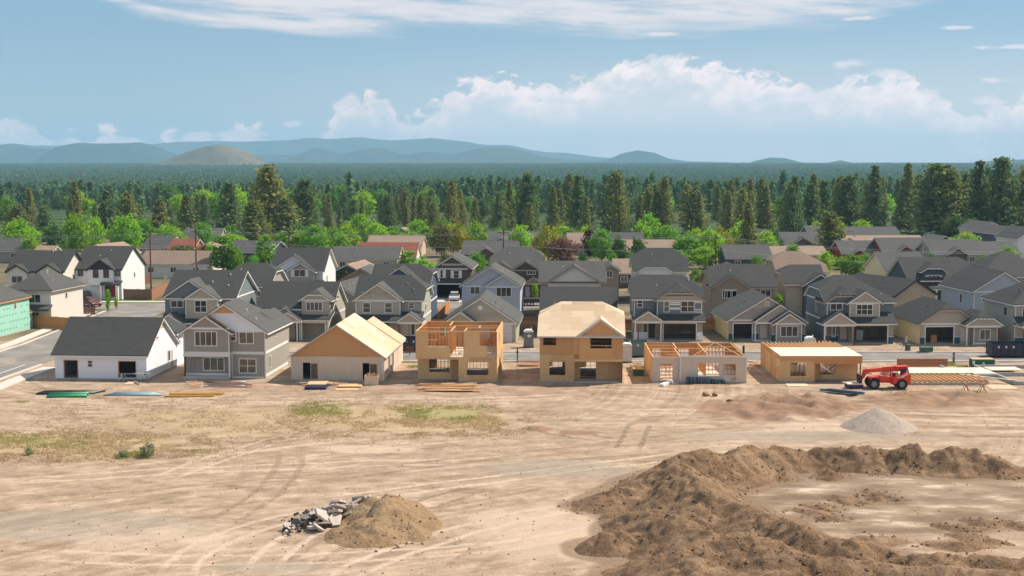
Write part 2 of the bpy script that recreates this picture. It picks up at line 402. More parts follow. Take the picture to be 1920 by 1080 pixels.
def wall_cells(mb, face, a0, a1, z0, z1, p, t, holes):
    """wall of thickness t with rectangular openings; face 'f' runs along u at v=p..p+t, face 's' runs along v at u=p..p+t"""
    xs = sorted({a0, a1} | {min(max(h[k], a0), a1) for h in holes for k in (0, 1)}); zs = sorted({z0, z1} | {min(max(h[k], z0), z1) for h in holes for k in (2, 3)})
    for i in range(len(xs) - 1):
        run = None
        for j in range(len(zs) - 1):
            cx, cz = (xs[i] + xs[i + 1]) / 2, (zs[j] + zs[j + 1]) / 2
            solid = xs[i + 1] - xs[i] > 1e-4 and zs[j + 1] - zs[j] > 1e-4 and not any(h[0] < cx < h[1] and h[2] < cz < h[3] for h in holes)
            if solid: run = [zs[j], zs[j + 1]] if run is None else [run[0], zs[j + 1]]
            if run is not None and (not solid or j == len(zs) - 2):
                if face == 'f': mb.box(xs[i], xs[i + 1], p, p + t, *run)
                else: mb.box(p, p + t, xs[i], xs[i + 1], *run)
                run = None
    return mb

class House:
    def __init__(s, name, label, px, py, rot=0.0, group='houses', z0=0.0, cat='house'):
        o = W(px, py, z0); s.O = o; s.rot = R(rot); s.root = empty(name, o, s.rot); tag(s.root, label, cat, group)
        s.eu = Vector((math.cos(s.rot), math.sin(s.rot), 0)); s.ev = Vector((-math.sin(s.rot), math.cos(s.rot), 0)); s.z0 = z0
    def at(s, px, py, v=0.0):
        d = ray(px, py); C = Vector((0, 0, HC)); k = (v - (C - s.O).dot(s.ev)) / d.dot(s.ev); p = C + d * k - s.O
        return p.dot(s.eu), p.z
    def rect(s, x0, y0, x1, y1, v=0.0):
        a = s.at(x0, y1, v); b = s.at(x1, y0, v); return a[0], b[0], a[1], b[1]
    def part(s, name, mb, m, parent=None): return mb.build(name, m, parent or s.root)
    def box(s, name, m, *a, parent=None): return MB().box(*a).build(name, m, parent or s.root)
    def roof(s, u0, u1, v0, v1, ze, p, axis='u', c=(0, 0), oh=0.4, m=None, trim=None, gx=None):
        """roof over the wall rectangle; gx = overhang at the ridge ends"""
        gx = oh if gx is None else gx
        if axis == 'u': a = (u0 - gx, u1 + gx, v0 - oh, v1 + oh)
        else: a = (u0 - oh, u1 + oh, v0 - gx, v1 + gx)
        f, lp, zr = roof_geo(*a, ze - oh * p, p, axis, *c)
        mb = MB(); slab(mb, f, lp, 0.30, 0.22); r = s.part('roof', mb, m or SH_D)
        cx = sum(q[0] for q in lp) / len(lp); cy = sum(q[1] for q in lp) / len(lp)
        sx = 1 - 0.05 / max(0.5, abs(a[1] - a[0])); sy = 1 - 0.05 / max(0.5, abs(a[3] - a[2]))
        sh = lambda q: (cx + (q[0] - cx) * sx, cy + (q[1] - cy) * sy, q[2])
        mb = MB(); slab(mb, [[sh(q) for q in g] for g in f], [sh(q) for q in lp], 0.215, 0.02); s.part('fascia', mb, trim or TRIM, r)
        return r
    def shell(s, u0, u1, v0, v1, z0, ze, p, axis, c=(0, 0), m=None, front=True, holes=(), side_l=None, gable=None, flat=False, inner=None):
        """walls under such a roof"""
        if flat: f, lp, zr = [[(u0, v0, ze), (u1, v0, ze), (u1, v1, ze), (u0, v1, ze)]], [(u0, v0, ze), (u1, v0, ze), (u1, v1, ze), (u0, v1, ze)], ze
        else: f, lp, zr = roof_geo(u0, u1, v0, v1, ze, p, axis, *c)
        def end(pts_on):   # gable end polygon: all loop points on that side
            return pts_on
        e = 1e-4
        mb = MB(); fr = MB(); lf = MB()
        side = {'f': [q for q in lp if abs(q[1] - v0) < e], 'b': [q for q in lp if abs(q[1] - v1) < e], 'l': [q for q in lp if abs(q[0] - u0) < e], 'r': [q for q in lp if abs(q[0] - u1) < e]}
        for k, pts in side.items():
            key = (lambda q: q[0]) if k in 'fb' else (lambda q: q[1])
            pts = sorted(pts, key=key)
            if not pts: continue
            lo = [(pts[0][0], pts[0][1], z0), (pts[-1][0], pts[-1][1], z0)]
            if k == 'f' and holes:
                wall_cells(fr, 'f', u0, u1, z0, ze, v0, 0.16, holes)
                if len(pts) > 2: (fr if not gable else MB()).prism([(q[0], q[2]) for q in pts], 'y', v0, v0 + 0.16)
                if gable and len(pts) > 2: s.part('gable_wall', MB().prism([(q[0], q[2]) for q in pts], 'y', v0 + 0.004, v0 + 0.16), gable)
                continue
            if k == 'f' and gable and len(pts) > 2:
                mb.poly(lo + [(u1, v0, ze), (u0, v0, ze)]); s.part('gable_wall', MB().prism([(q[0], q[2]) for q in pts], 'y', v0 + 0.004, v0 + 0.16), gable); continue
            poly = lo + pts[::-1]
            if k in 'fr': pass
            if k in 'bl': poly = poly[::-1]
            (lf if (k == 'l' and side_l) else mb).poly(poly)
        w = s.part('wall', mb, m)
        if fr.f: s.part('front_wall', fr, m)
        if lf.f: s.part('side_wall', lf, side_l)
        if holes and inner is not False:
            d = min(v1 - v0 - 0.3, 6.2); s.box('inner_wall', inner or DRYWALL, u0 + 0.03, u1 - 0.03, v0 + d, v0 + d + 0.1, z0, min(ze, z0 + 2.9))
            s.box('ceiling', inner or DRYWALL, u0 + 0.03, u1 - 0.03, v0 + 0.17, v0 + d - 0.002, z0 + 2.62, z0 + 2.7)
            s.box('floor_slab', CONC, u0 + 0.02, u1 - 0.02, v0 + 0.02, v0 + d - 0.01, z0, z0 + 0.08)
        return w
    def block(s, u0, u1, v0, v1, ze, p=0.6, axis='u', c=(0, 0), m=None, rm=None, oh=0.4, gx=None, trim=None, z0=0.0, **kw):
        s.shell(u0, u1, v0, v1, z0, ze, p, axis, c, m, **kw); return s.roof(u0, u1, v0, v1, ze, p, axis, c, oh, rm, trim, gx)
    def shed(s, u0, u1, v0, v1, zf, zb, m=None, trim=None):
        """lean-to roof slab rising towards the back"""
        mb = MB(); f = [(u0, v0, zf), (u1, v0, zf), (u1, v1, zb), (u0, v1, zb)]; slab(mb, [f], f, 0.14, 0.06); r = s.part('porch_roof', mb, m or SH_D)
        g = [(u0 + .03, v0 + .03, zf), (u1 - .03, v0 + .03, zf), (u1 - .03, v1, zb), (u0 + .03, v1, zb)]; mb = MB(); slab(mb, [g], g, 0.055, -0.12); s.part('fascia', mb, trim or TRIM, r)
        return r
    def window(s, x0, y0, x1, y1, v=0.0, nx=1, ny=0, fm=None, split=None, shutters=None, glass=None):
        return s.window_m(*s.rect(x0, y0, x1, y1, v), v, nx, ny, fm, shutters, glass)
    def window_m(s, u0, u1, z0, z1, v=0.0, nx=1, ny=0, fm=None, shutters=None, glass=None):
        fw = 0.10; mb = MB(); d0, d1 = v - 0.055, v - 0.003
        mb.box(u0, u1, d0, d1, z1 - fw, z1).box(u0, u1, d0, d1, z0, z0 + fw).box(u0, u0 + fw, d0, d1, z0 + fw, z1 - fw).box(u1 - fw, u1, d0, d1, z0 + fw, z1 - fw)
        for k in range(nx): c = u0 + (u1 - u0) * (k + 1) / (nx + 1); mb.box(c - 0.035, c + 0.035, d0 + 0.012, d1, z0 + fw, z1 - fw)
        for k in range(ny): c = z0 + (z1 - z0) * (k + 1) / (ny + 1); mb.box(u0 + fw, u1 - fw, d0 + 0.016, d1 - 0.001, c - 0.03, c + 0.03)
        w = s.part('window', mb, fm or TRIM)
        s.part('pane', MB().box(u0 + fw * .9, u1 - fw * .9, v - 0.022, v - 0.006, z0 + fw * .9, z1 - fw * .9), glass or GLASS, w)
        if shutters:
            for a, b in ((u0 - 0.46, u0 - 0.02), (u1 + 0.02, u1 + 0.46)): s.box('shutter', shutters, a, b, v - 0.04, v - 0.003, z0, z1)
        return w
    def side_window(s, u, v0, v1, z0, z1, right=True, fm=None):
        k = 1 if right else -1; fw = 0.09; mb = MB(); d0, d1 = u + k * 0.003, u + k * 0.05
        mb.box(d0, d1, v0, v1, z1 - fw, z1).box(d0, d1, v0, v1, z0, z0 + fw).box(d0, d1, v0, v0 + fw, z0 + fw, z1 - fw).box(d0, d1, v1 - fw, v1, z0 + fw, z1 - fw)
        w = s.part('window', mb, fm or TRIM); s.part('pane', MB().box(u + k * 0.006, u + k * 0.02, v0 + .08, v1 - .08, z0 + .08, z1 - .08), GLASS, w)
    def band(s, x0, x1, y, v=0.0, h=0.22, m=None, d=0.035):
        a = s.at(x0, y, v); b = s.at(x1, y, v); return s.box('band_board', m or TRIM, a[0], b[0], v - d, v - 0.002, a[1] - h / 2, a[1] + h / 2)
    def band_m(s, u0, u1, z, v=0.0, h=0.22, m=None): return s.box('band_board', m or TRIM, u0, u1, v - 0.035, v - 0.002, z - h / 2, z + h / 2)
    def corner(s, u, z0, z1, v=0.0, m=None, w=0.12): s.box('corner_board', m or TRIM, u - w / 2, u + w / 2, v - 0.04, v - 0.0025, z0, z1)
    def door(s, x0, y0, x1, y1, v=0.0, m=None):
        u0, u1, z0, z1 = s.rect(x0, y0, x1, y1, v); d = s.box('door', m or DOORM, u0, u1, v - 0.045, v - 0.003, z0, z1)
        s.box('handle', METAL, u1 - 0.14, u1 - 0.07, v - 0.09, v - 0.046, z0 + 0.95, z0 + 1.08, parent=d); return d
    def post(s, u, v, z0, z1, w=0.16, m=None): return s.box('post', m or POST, u - w / 2, u + w / 2, v - w / 2, v + w / 2, z0, z1)
    def brackets(s, u0, u1, z, v, n=5, m=None):
        for k in range(n):
            c = u0 + (u1 - u0) * (k + .5) / n; s.box('bracket', m or TRIM_T, c - .07, c + .07, v - .3, v - .003, z - .16, z)
    def gable_porch(s, u0, u1, v0, v1, ze, p, m, rm=None, trim=None, c=(0, 0), oh=0.25):
        """small front gable standing on posts: beam, gable infill and roof"""
        f, lp, zr = roof_geo(u0, u1, v0, v1, ze, p, 'v', *c)
        pts = sorted([q for q in lp if abs(q[1] - v0) < 1e-4], key=lambda q: q[0])
        s.part('gable_wall', MB().prism([(q[0], q[2]) for q in pts], 'y', v0, v0 + .12), m)
        s.box('porch_beam', trim or TRIM, u0, u1, v0 - .03, v0 + .15, ze - .26, ze - .002)
        return s.roof(u0, u1, v0, v1, ze, p, 'v', c, oh, rm, trim)
    def vents(s, pts, m=None):
        """roof pipes: local (u, v, z)"""
        for u, v, z in pts: s.part('roof_vent', MB().tube((u, v, z - 0.35), (u, v, z + 0.16), 0.06, 0.06, 8).tube((u, v, z + 0.16), (u, v, z + 0.24), 0.11, 0.08, 8), m or VENTW)
    def zroof(s, u, v, R_):      # helper: height of a roof block (u0,u1,v0,v1,ze,p,axis)
        u0, u1, v0, v1, ze, p, axis = R_
        return ze + 0.3 + p * (min(v - v0, v1 - v) if axis == 'u' else min(u - u0, u1 - u))
# ================================================================ setting: ground, roads, hills, dirt mounds, haze
def terr(Y):
    Y = np.asarray(Y, float)
    return -15 * smooth01((Y - 560) / 800) + 27 * smooth01((Y - 1700) / 4600) + 6 * smooth01((Y - 6000) / 6000)
def terr1(Y): return float(terr(Y))
def toworld_px(X, Y, Z=0.0):
    dz = Z - HC; zc = Y * CT - dz * ST; yc = Y * ST + dz * CT
    return 960 + FPX * X / zc, 540 - FPX * yc / zc
def ell(px, py, cx, cy, rx, ry, soft=0.5): return smooth01((1 - np.sqrt(((px - cx) / rx) ** 2 + ((py - cy) / ry) ** 2)) / soft)
def dirt_floor(X, Y):
    """fine relief of the graded lot, fading out where the houses stand"""
    k = smooth01((143.5 - Y) / 6) * smooth01((95 - np.abs(X)) / 20)
    px, py = toworld_px(X, np.maximum(Y, 50.0))
    z = (fbm(X * 0.18, Y * 0.18, 3, 3) - 0.5) * 0.22 + (fbm(X * 1.1, Y * 1.1, 3, 5) - 0.5) * 0.06
    rut = np.abs(np.sin((X * 0.64 - Y * 0.77) * 1.3 + 3 * fbm(X * .07, Y * .07, 2, 9))); z = z - 0.03 * rut ** 6 * fbm(X * .1, Y * .1, 2, 21)
    bank = ell(px, py, 1470, 764, 190, 34, 0.6) + 0.8 * ell(px, py, 1740, 748, 190, 20, 0.6)
    z = z + bank * ((fbm(X * .5, Y * .7, 4, 31) - 0.42) * 2.0)
    rid = np.maximum(ell(px, py, 1010, 806, 46, 7, .8), ell(px, py, 1090, 812, 60, 7, .8)) + .8 * ell(px, py, 60, 858, 160, 10, .8) + .8 * ell(px, py, 300, 852, 90, 9, .8)
    z = z + rid * (0.18 + .25 * (fbm(X * .9, Y * .9, 3, 41) - .4))
    return z * k
def axis_pts(a, b, step, far, growth=1.13):
    n = list(np.arange(a, b + step * .5, step)); s = step; x = n[-1]
    while x < far: s *= growth; x += s; n.append(min(x, far))
    return n
def build_ground():
    xr = axis_pts(0, 62, 0.36, 8400); xs = np.array([-v for v in xr[:0:-1]] + xr)
    y1 = axis_pts(62, 150, 0.36, 15400, 1.05); s = .5; yl = [62.0]
    while yl[0] > -250: s *= 1.4; yl.insert(0, max(-250, yl[0] - s))
    ys = np.array(yl[:-1] + y1)
    X, Y = np.meshgrid(xs, ys); Z = dirt_floor(X, Y) + terr(Y)
    nx, ny = len(xs), len(ys)
    co = np.stack([X.ravel(), Y.ravel(), Z.ravel()], 1)
    i = np.arange(nx * ny).reshape(ny, nx); q = np.stack([i[:-1, :-1], i[:-1, 1:], i[1:, 1:], i[1:, :-1]], -1).reshape(-1, 4)
    me = bpy.data.meshes.new('ground'); me.vertices.add(len(co)); me.vertices.foreach_set('co', co.ravel())
    me.loops.add(q.size); me.loops.foreach_set('vertex_index', q.ravel()); me.polygons.add(len(q)); me.polygons.foreach_set('loop_start', np.arange(0, q.size, 4)); me.update()
    me.polygons.foreach_set('use_smooth', np.ones(len(q), bool))
    Yc = np.maximum(Y, 45); px, py = toworld_px(X, Yc); nz = fbm(X * .12, Y * .12, 4, 51); nf = fbm(X * .5, Y * .5, 3, 53)
    wob = (nz - .5) * 90
    straw = np.maximum.reduce([ell(px + wob, py, 760, 785, 260, 40, .6), ell(px + wob, py, 130, 835, 330, 36, .6), .65 * ell(px + wob, py, 420, 790, 420, 52, .7)])
    green = np.maximum.reduce([ell(px + wob, py, 610, 768, 70, 18, .8), ell(px + wob, py, 850, 776, 110, 20, .8), .6 * ell(px + wob, py, 60, 825, 120, 18, .8)])
    red = np.maximum.reduce([ell(px + wob, py, 1450, 765, 230, 34, .7), .7 * ell(px + wob, py, 1750, 750, 260, 30, .7), .5 * ell(px, py, 1030, 690, 90, 30, .6), ell(px, py, 1010, 806, 50, 7, .8), ell(px, py, 1090, 812, 64, 7, .8), .45 * ell(px + wob, py, 900, 728, 1000, 22, .6)])
    gry = np.maximum.reduce([ell(px + wob * 2, py, 150, 985, 420, 50, .8), ell(px + wob * 2, py, 1500, 818, 420, 16, .8), .8 * ell(px + wob * 2, py, 1050, 880, 300, 40, .8), .7 * ell(px + wob * 2, py, 470, 1065, 160, 22, .7), .7 * ell(px + wob, py, 1560, 900, 300, 45, .8)])
    pit = ell(px + wob, py, 1640, 930, 420, 85, .35)
    pale = np.maximum.reduce([ell(px + wob * 2, py, 1000, 1000, 330, 110, .9), ell(px + wob, py, 700, 842, 180, 16, .8), .8 * ell(px + wob * 2, py, 1760, 930, 240, 50, .8), .8 * ell(px + wob, py, 1550, 800, 260, 14, .7), .7 * ell(px + wob * 2, py, 300, 1010, 500, 90, .9)])
    town = smooth01((Y - 176) / 14) ; wood = smooth01((Y - 400) / 60)
    for nm, a in (('straw', straw), ('weed', green), ('red_soil', red), ('grey_soil', gry), ('pale_soil', pale), ('pit_soil', pit), ('town', town), ('wood', wood)):
        at = me.attributes.new(nm, 'FLOAT', 'POINT'); at.data.foreach_set('value', a.ravel().astype(np.float32))
    return me
TRACKS = [((490, 1075), (600, 985), (800, 930), .6), ((540, 1078), (660, 1000), (900, 915), -.5), ((0, 905), (400, 880), (900, 866), .5), ((0, 940), (500, 905), (1000, 842), -.4), ((600, 940), (900, 902), (1300, 850), .6), ((420, 975), (520, 905), (545, 850), -.45), ((1176, 842), (1190, 815), (1200, 795), -.7),
          ((1000, 803), (1070, 814), (1150, 826), -.75), ((1930, 776), (1800, 778), (1620, 770), -.5), ((300, 746), (700, 751), (1100, 741), .5), ((60, 1040), (600, 1046), (1000, 1018), .45), ((850, 1078), (1000, 985), (1250, 900), -.4), ((640, 1080), (820, 1010), (1080, 950), .55), ((1500, 915), (1700, 905), (1920, 925), .5), ((1650, 960), (1800, 925), (1920, 902), -.45), ((0, 985), (300, 975), (700, 1012), -.35), ((330, 1080), (440, 1000), (640, 955), .5), ((700, 880), (1000, 850), (1400, 800), -.35), ((300, 900), (500, 830), (620, 800), .4), ((1100, 770), (1300, 772), (1600, 795), .45), ((1050, 730), (1150, 728), (1280, 735), .55)]
def ground_mat(t, b):
    g = t.new('ShaderNodeNewGeometry').outputs['Position']; spk0 = t.noise(g, 1.7, 4, .7)
    def A(n): return t.new('ShaderNodeAttribute', attribute_name=n).outputs['Fac']
    wn = t.noise(g, 0.03, 3); w2 = t.noise(g, 0.02, 2, dim='3D')
    def streak(rot, sx, sy, scale, dist, seed):
        return t.noise(t.mapping(g, rot=(0, 0, rot), scale=(sx, sy, 1), loc=(seed, seed, 0)), scale, 6, 0.62, dist)
    def rings(cx, cy, k, seed):      # wheel tracks sweeping round a turning place
        x, y, z = t.sep(g); dx = t.math('SUBTRACT', x, cx); dy = t.math('SUBTRACT', y, cy)
        r = t.math('SQRT', t.math('ADD', t.math('MULTIPLY', dx, dx), t.math('MULTIPLY', dy, dy))); th = t.math('ARCTAN2', dy, dx)
        return t.noise(t.comb(t.math('MULTIPLY', r, k), t.math('MULTIPLY', th, 1.6), seed), 1.0, 5, 0.65, .15)
    s1 = streak(R(-5), .16, .34, 1.0, 1.0, 3); s2 = streak(R(-42), .12, .42, 1.0, .8, 9); s3 = rings(-42, 152, 1.6, 1.0); s4 = rings(34, 20, 1.3, 5.0)
    m = t.mapr(wn, .44, .56); m2 = t.mapr(w2, .45, .55); mid = t.noise(g, .55, 8, .7, .4)
    big = t.mix(m, s1, s2); fine = t.mix(m2, s4, s3)
    k = t.math('ADD', t.math('ADD', t.math('MULTIPLY', t.sep(big)[0], .36), t.math('MULTIPLY', t.sep(fine)[0], .28)), t.math('MULTIPLY', mid, .36))
    c = t.ramp(k, [(.38, (.195, .136, .091)), (.46, (.305, .217, .146)), (.53, (.408, .295, .205)), (.61, (.55, .408, .293))])
    # wheel tracks: pairs of ruts along arcs
    x, y, z = t.sep(g)
    for i, (pa, pb, pc, v) in enumerate(TRACKS):
        A3, B3_, C3_ = W(*pa), W(*pb), W(*pc); ax, ay, bx, by, cx, cy = A3.x, A3.y, B3_.x, B3_.y, C3_.x, C3_.y
        d = 2 * (ax * (by - cy) + bx * (cy - ay) + cx * (ay - by)); d = d if abs(d) > 1e-3 else 1e-3
        ux = ((ax * ax + ay * ay) * (by - cy) + (bx * bx + by * by) * (cy - ay) + (cx * cx + cy * cy) * (ay - by)) / d; uy = ((ax * ax + ay * ay) * (cx - bx) + (bx * bx + by * by) * (ax - cx) + (cx * cx + cy * cy) * (bx - ax)) / d
        Rr = math.hypot(ax - ux, ay - uy); chord = math.hypot(cx - ax, cy - ay); mx, my = (ax + cx) / 2, (ay + cy) / 2
        dx = t.math('SUBTRACT', x, ux); dy = t.math('SUBTRACT', y, uy); r = t.math('SQRT', t.math('ADD', t.math('MULTIPLY', dx, dx), t.math('MULTIPLY', dy, dy)))
        off = t.math('ADD', t.math('SUBTRACT', r, Rr), t.math('MULTIPLY', t.math('SUBTRACT', mid, .5), .5)); w_ = t.math('ABSOLUTE', t.math('SUBTRACT', t.math('ABSOLUTE', off), .95))
        band = t.mapr(w_, .34, .14)
        ex = t.math('SUBTRACT', x, mx); ey = t.math('SUBTRACT', y, my); dist = t.math('SQRT', t.math('ADD', t.math('MULTIPLY', ex, ex), t.math('MULTIPLY', ey, ey)))
        band = t.math('MULTIPLY', band, t.mapr(dist, chord * .55, chord * .38))
        band = t.math('MULTIPLY', band, t.mapr(spk0, .35, .6, .25, 1.0))
        c = t.mix(t.math('MULTIPLY', band, min(.9, abs(v) * 1.35)), c, (.60, .47, .36) if v > 0 else (.19, .135, .092))
    spk = t.noise(g, 5.0, 4, .7)
    c = t.mix(t.mapr(spk, .56, .70, 0, .5), c, (.19, .13, .088)); c = t.mix(t.mapr(t.noise(g, 3.1, 3, .6), .60, .70, 0, .4), c, (.62, .49, .38))
    n1 = t.noise(g, .35, 5, .65)
    def over(c, at, lo, hi, col, amt):
        return t.mix(t.math('MULTIPLY', t.mapr(t.math('ADD', A(at), t.math('MULTIPLY', t.math('SUBTRACT', n1, .5), 1.1)), lo, hi), amt), c, col)
    c = over(c, 'grey_soil', .35, .75, t.mix(fine, (.235, .20, .155), (.38, .32, .255)), .6)
    c = over(c, 'pale_soil', .45, .85, t.mix(fine, (.44, .325, .235), (.60, .455, .335)), .7)
    c = over(c, 'pit_soil', .3, .6, t.ramp(t.noise(t.mapping(g, rot=(0, 0, R(-30)), scale=(.5, 1, 1)), .42, 6, .65), [(.40, (.17, .118, .075)), (.53, (.27, .195, .13)), (.59, (.38, .285, .20)), (.67, (.58, .45, .34))]), .85)
    c = over(c, 'spill', .35, .95, t.mix(spk0, (.15, .098, .06), (.30, .205, .135)), .8)
    c = over(c, 'red_soil', .3, .7, t.mix(fine, (.17, .088, .052), (.38, .235, .155)), .85)
    c = over(c, 'straw', .35, .8, t.mix(t.noise(g, 1.6, 4, .7), (.30, .21, .11), (.50, .38, .20)), .6)
    c = over(c, 'weed', .3, .8, t.mix(t.noise(g, 1.6, 4, .7), (.16, .17, .05), (.36, .33, .13)), .55)
    tn = t.noise(g, .12, 4, .6)
    c = t.mix(A('town'), c, t.ramp(tn, [(.35, (.10, .105, .045)), (.5, (.16, .125, .08)), (.65, (.25, .19, .13))]))
    c = t.mix(A('wood'), c, t.ramp(t.noise(g, .03, 5, .7), [(.35, (.035, .06, .026)), (.55, (.06, .09, .035)), (.7, (.10, .11, .05))]))
    t.put(b.inputs['Base Color'], c); b.inputs['Roughness'].default_value = .95; b.inputs['Specular IOR Level'].default_value = .1
    bump(t, b, t.math('ADD', t.math('MULTIPLY', k, .8), t.math('MULTIPLY', spk, .35)), .9, .16)
struct('ground', build_ground(), mat('bare_graded_dirt', ground_mat))

# ---- roads
def m_asphalt(t, b):
    g = t.new('ShaderNodeNewGeometry').outputs['Position']; n = t.noise(g, .25, 5, .6); f = t.noise(g, 9, 2)
    c = t.ramp(t.math('ADD', t.math('MULTIPLY', n, .8), t.math('MULTIPLY', f, .2)), [(.35, (.165, .150, .135)), (.52, (.225, .203, .180)), (.68, (.33, .28, .225))])
    t.put(b.inputs['Base Color'], c); b.inputs['Roughness'].default_value = .9
ASPH = mat('dusty_asphalt', m_asphalt)
PAINT_W = m_plain('road_paint_white', (.70, .68, .64), .7); PAINT_Y = m_plain('road_paint_yellow', (.62, .38, .10), .7)
LAWN = m_plain('lawn_green', (.10, .21, .03), .9, var=.35, scale=2.0)
def strip(pts, w0, w1, z, thick=0.0, mb=None):
    """ribbon along ground points, from offset w0 to w1 to the right of travel"""
    mb = mb or MB(); P = [Vector((p[0], p[1], 0)) for p in pts]; L, Rr = [], []
    for i, p in enumerate(P):
        d = (P[min(i + 1, len(P) - 1)] - P[max(i - 1, 0)]).normalized(); n = Vector((d.y, -d.x, 0)); L.append(p + n * w0); Rr.append(p + n * w1)
    for i in range(len(P) - 1):
        q = [L[i], Rr[i], Rr[i + 1], L[i + 1]]
        mb.poly([(a.x, a.y, z) for a in q][::1])
        if thick:
            for a, c in ((L[i], L[i + 1]), (Rr[i + 1], Rr[i])): mb.poly([(a.x, a.y, z), (c.x, c.y, z), (c.x, c.y, z - thick), (a.x, a.y, z - thick)])
    if thick:
        for a, c in ((L[0], Rr[0]), (Rr[-1], L[-1])): mb.poly([(a.x, a.y, z), (c.x, c.y, z), (c.x, c.y, z - thick), (a.x, a.y, z - thick)])
    return mb
SY0, SY1 = W(960, 678).y, W(960, 661).y
main_st = [(-52, (SY0 + SY1) / 2), (0, (SY0 + SY1) / 2), (120, (SY0 + SY1) / 2)]
hw = (SY1 - SY0) / 2
struct('road', strip(main_st, -hw, hw, .02), ASPH)
for k, (a, b2) in enumerate(((-hw - .38, -hw), (hw, hw + .38))): struct('kerb', strip(main_st, a, b2, .12, .14), CONC_L)
side_st = [(-62.2, 118), (-61.4, 150), (-60.4, 165), (-59.6, 178), (-60.2, 200), (-61, 222)]
struct('side_road', strip(side_st, -4.4, 5.0, .024), ASPH)
cross_st = [(-100, 226), (-61, 226.5), (-30, 227), (10, 228)]
struct('back_road', strip(cross_st, -4.5, 4.5, .016), ASPH)
s_up = [p for p in side_st if p[1] < 160] + [(-60.75, 160.3)]
struct('road_marking', strip([(-62.2, 118), (-61.4, 150), (-60.75, 160)], 3.2, 3.36, .030), PAINT_W)
struct('road_marking', strip([(-62.2, 118), (-61.4, 150), (-60.75, 163)], .9, 1.04, .030), PAINT_Y)
struct('road_marking', strip([(-60.2, 168), (-59.7, 178), (-60.1, 196)], 3.2, 3.34, .030), PAINT_W)
struct('kerb', strip([(-62.2, 118), (-61.4, 150), (-60.7, 160)], 5.0, 5.35, .11, .13), CONC_L)
struct('kerb', strip([(-61.4, 150), (-60.4, 165), (-59.6, 178), (-60.2, 200), (-61, 219)], -4.75, -4.4, .11, .13), CONC_L)
struct('sidewalk', strip([(-62.2, 118), (-61.4, 150), (-60.9, 158)], 6.3, 8.0, .10, .12), CONC_L)
struct('sidewalk', strip([(-61.4, 150), (-60.4, 165), (-59.6, 178), (-60.2, 200), (-61, 218)], -7.2, -5.6, .10, .12), CONC_L)
struct('sidewalk', strip([(-80, 233.2), (-61, 233.4), (-48, 233.8)], -1, .8, .09, .1), CONC_L)
struct('lawn', strip([(-76, 235.6), (-62, 235.8)], -1.6, 1.3, .05), LAWN)

# ---- far hills and buttes
def hill_mat(name, c0, c1, c2, sc):
    def fn(t, b):
        g = t.new('ShaderNodeNewGeometry').outputs['Position']
        n = t.noise(g, sc, 6, .65); n2 = t.noise(t.mapping(g, scale=(1, .35, 3)), sc * 6, 4, .7)
        t.put(b.inputs['Base Color'], t.ramp(t.math('ADD', t.math('MULTIPLY', n, .6), t.math('MULTIPLY', n2, .4)), [(.36, c0), (.52, c1), (.66, c2)])); b.inputs['Roughness'].default_value = 1.0; b.inputs['Specular IOR Level'].default_value = 0
    return mat(name, fn)
FORH = hill_mat('forested_hillside', (.020, .036, .022), (.034, .055, .030), (.06, .075, .04), .004)
BUTTE = hill_mat('dry_butte_slope', (.075, .085, .04), (.15, .125, .07), (.22, .155, .10), .006)
def hill(name, D, prof, mt, L=900, seed=1, rough=.16):
    xs = np.array([WY(p[0], p[1], D).x for p in prof]); zs = np.array([WY(p[0], p[1], D).z for p in prof]) - terr1(D)
    x = np.linspace(xs[0], xs[-1], 420 if xs[-1] - xs[0] > 6000 else 150); z = np.interp(x, xs, zs)
    kk = np.hanning(7); kk /= kk.sum(); z = np.convolve(np.pad(z, 3, mode='edge'), kk, mode='valid'); z = z + (fbm(x / 300, x * 0 + seed, 4, seed) - .5) * z.max() * .06
    rows = np.linspace(-1, 1, 25); mb = MB(); Y0 = []
    V = np.zeros((len(rows), len(x), 3))
    for j, r in enumerate(rows):
        s = np.cos(r * math.pi / 2) ** 1.15
        yy = D + r * L
        n = (fbm(x / 160 + 40, np.full_like(x, yy / 160), 4, seed) - .5) * rough * (1 - s * s * .85)
        V[j, :, 0] = x; V[j, :, 1] = yy; V[j, :, 2] = terr1(yy) - 4 + z * np.clip(s + n * (s > .02) * 1.6, 0, 1.02)
    nx = len(x); mb.v = [tuple(v) for v in V.reshape(-1, 3)]
    mb.f = [(j * nx + i, j * nx + i + 1, (j + 1) * nx + i + 1, (j + 1) * nx + i) for j in range(len(rows) - 1) for i in range(nx - 1)]
    return struct(name, mb, mt, smooth=True)
hill('mountain_range', 14000, [(-260, 306), (-60, 276), (30, 268), (60, 273), (120, 272), (200, 276), (300, 268), (340, 264), (460, 265), (545, 262), (580, 257), (615, 260), (675, 257), (730, 263), (815, 258), (870, 264), (905, 270), (960, 271), (1000, 281), (1030, 285), (1060, 286), (1120, 295), (1250, 300), (1400, 305), (1700, 308), (2150, 305)], FORH, 1000, 3)
hill('hill', 11000, [(-260, 308), (0, 296), (200, 290), (420, 291), (600, 288), (800, 294), (1000, 297), (1300, 303), (1600, 309), (2000, 309)], FORH, 700, 5)
hill('hill', 10200, [(-200, 306), (-60, 285), (0, 270), (25, 268), (60, 277), (110, 280), (190, 300), (260, 307)], FORH, 500, 7)
hill('hill', 9400, [(70, 307), (110, 274), (150, 267), (200, 268), (230, 267), (262, 265), (300, 276), (330, 290), (400, 304), (450, 308)], FORH, 420, 9)
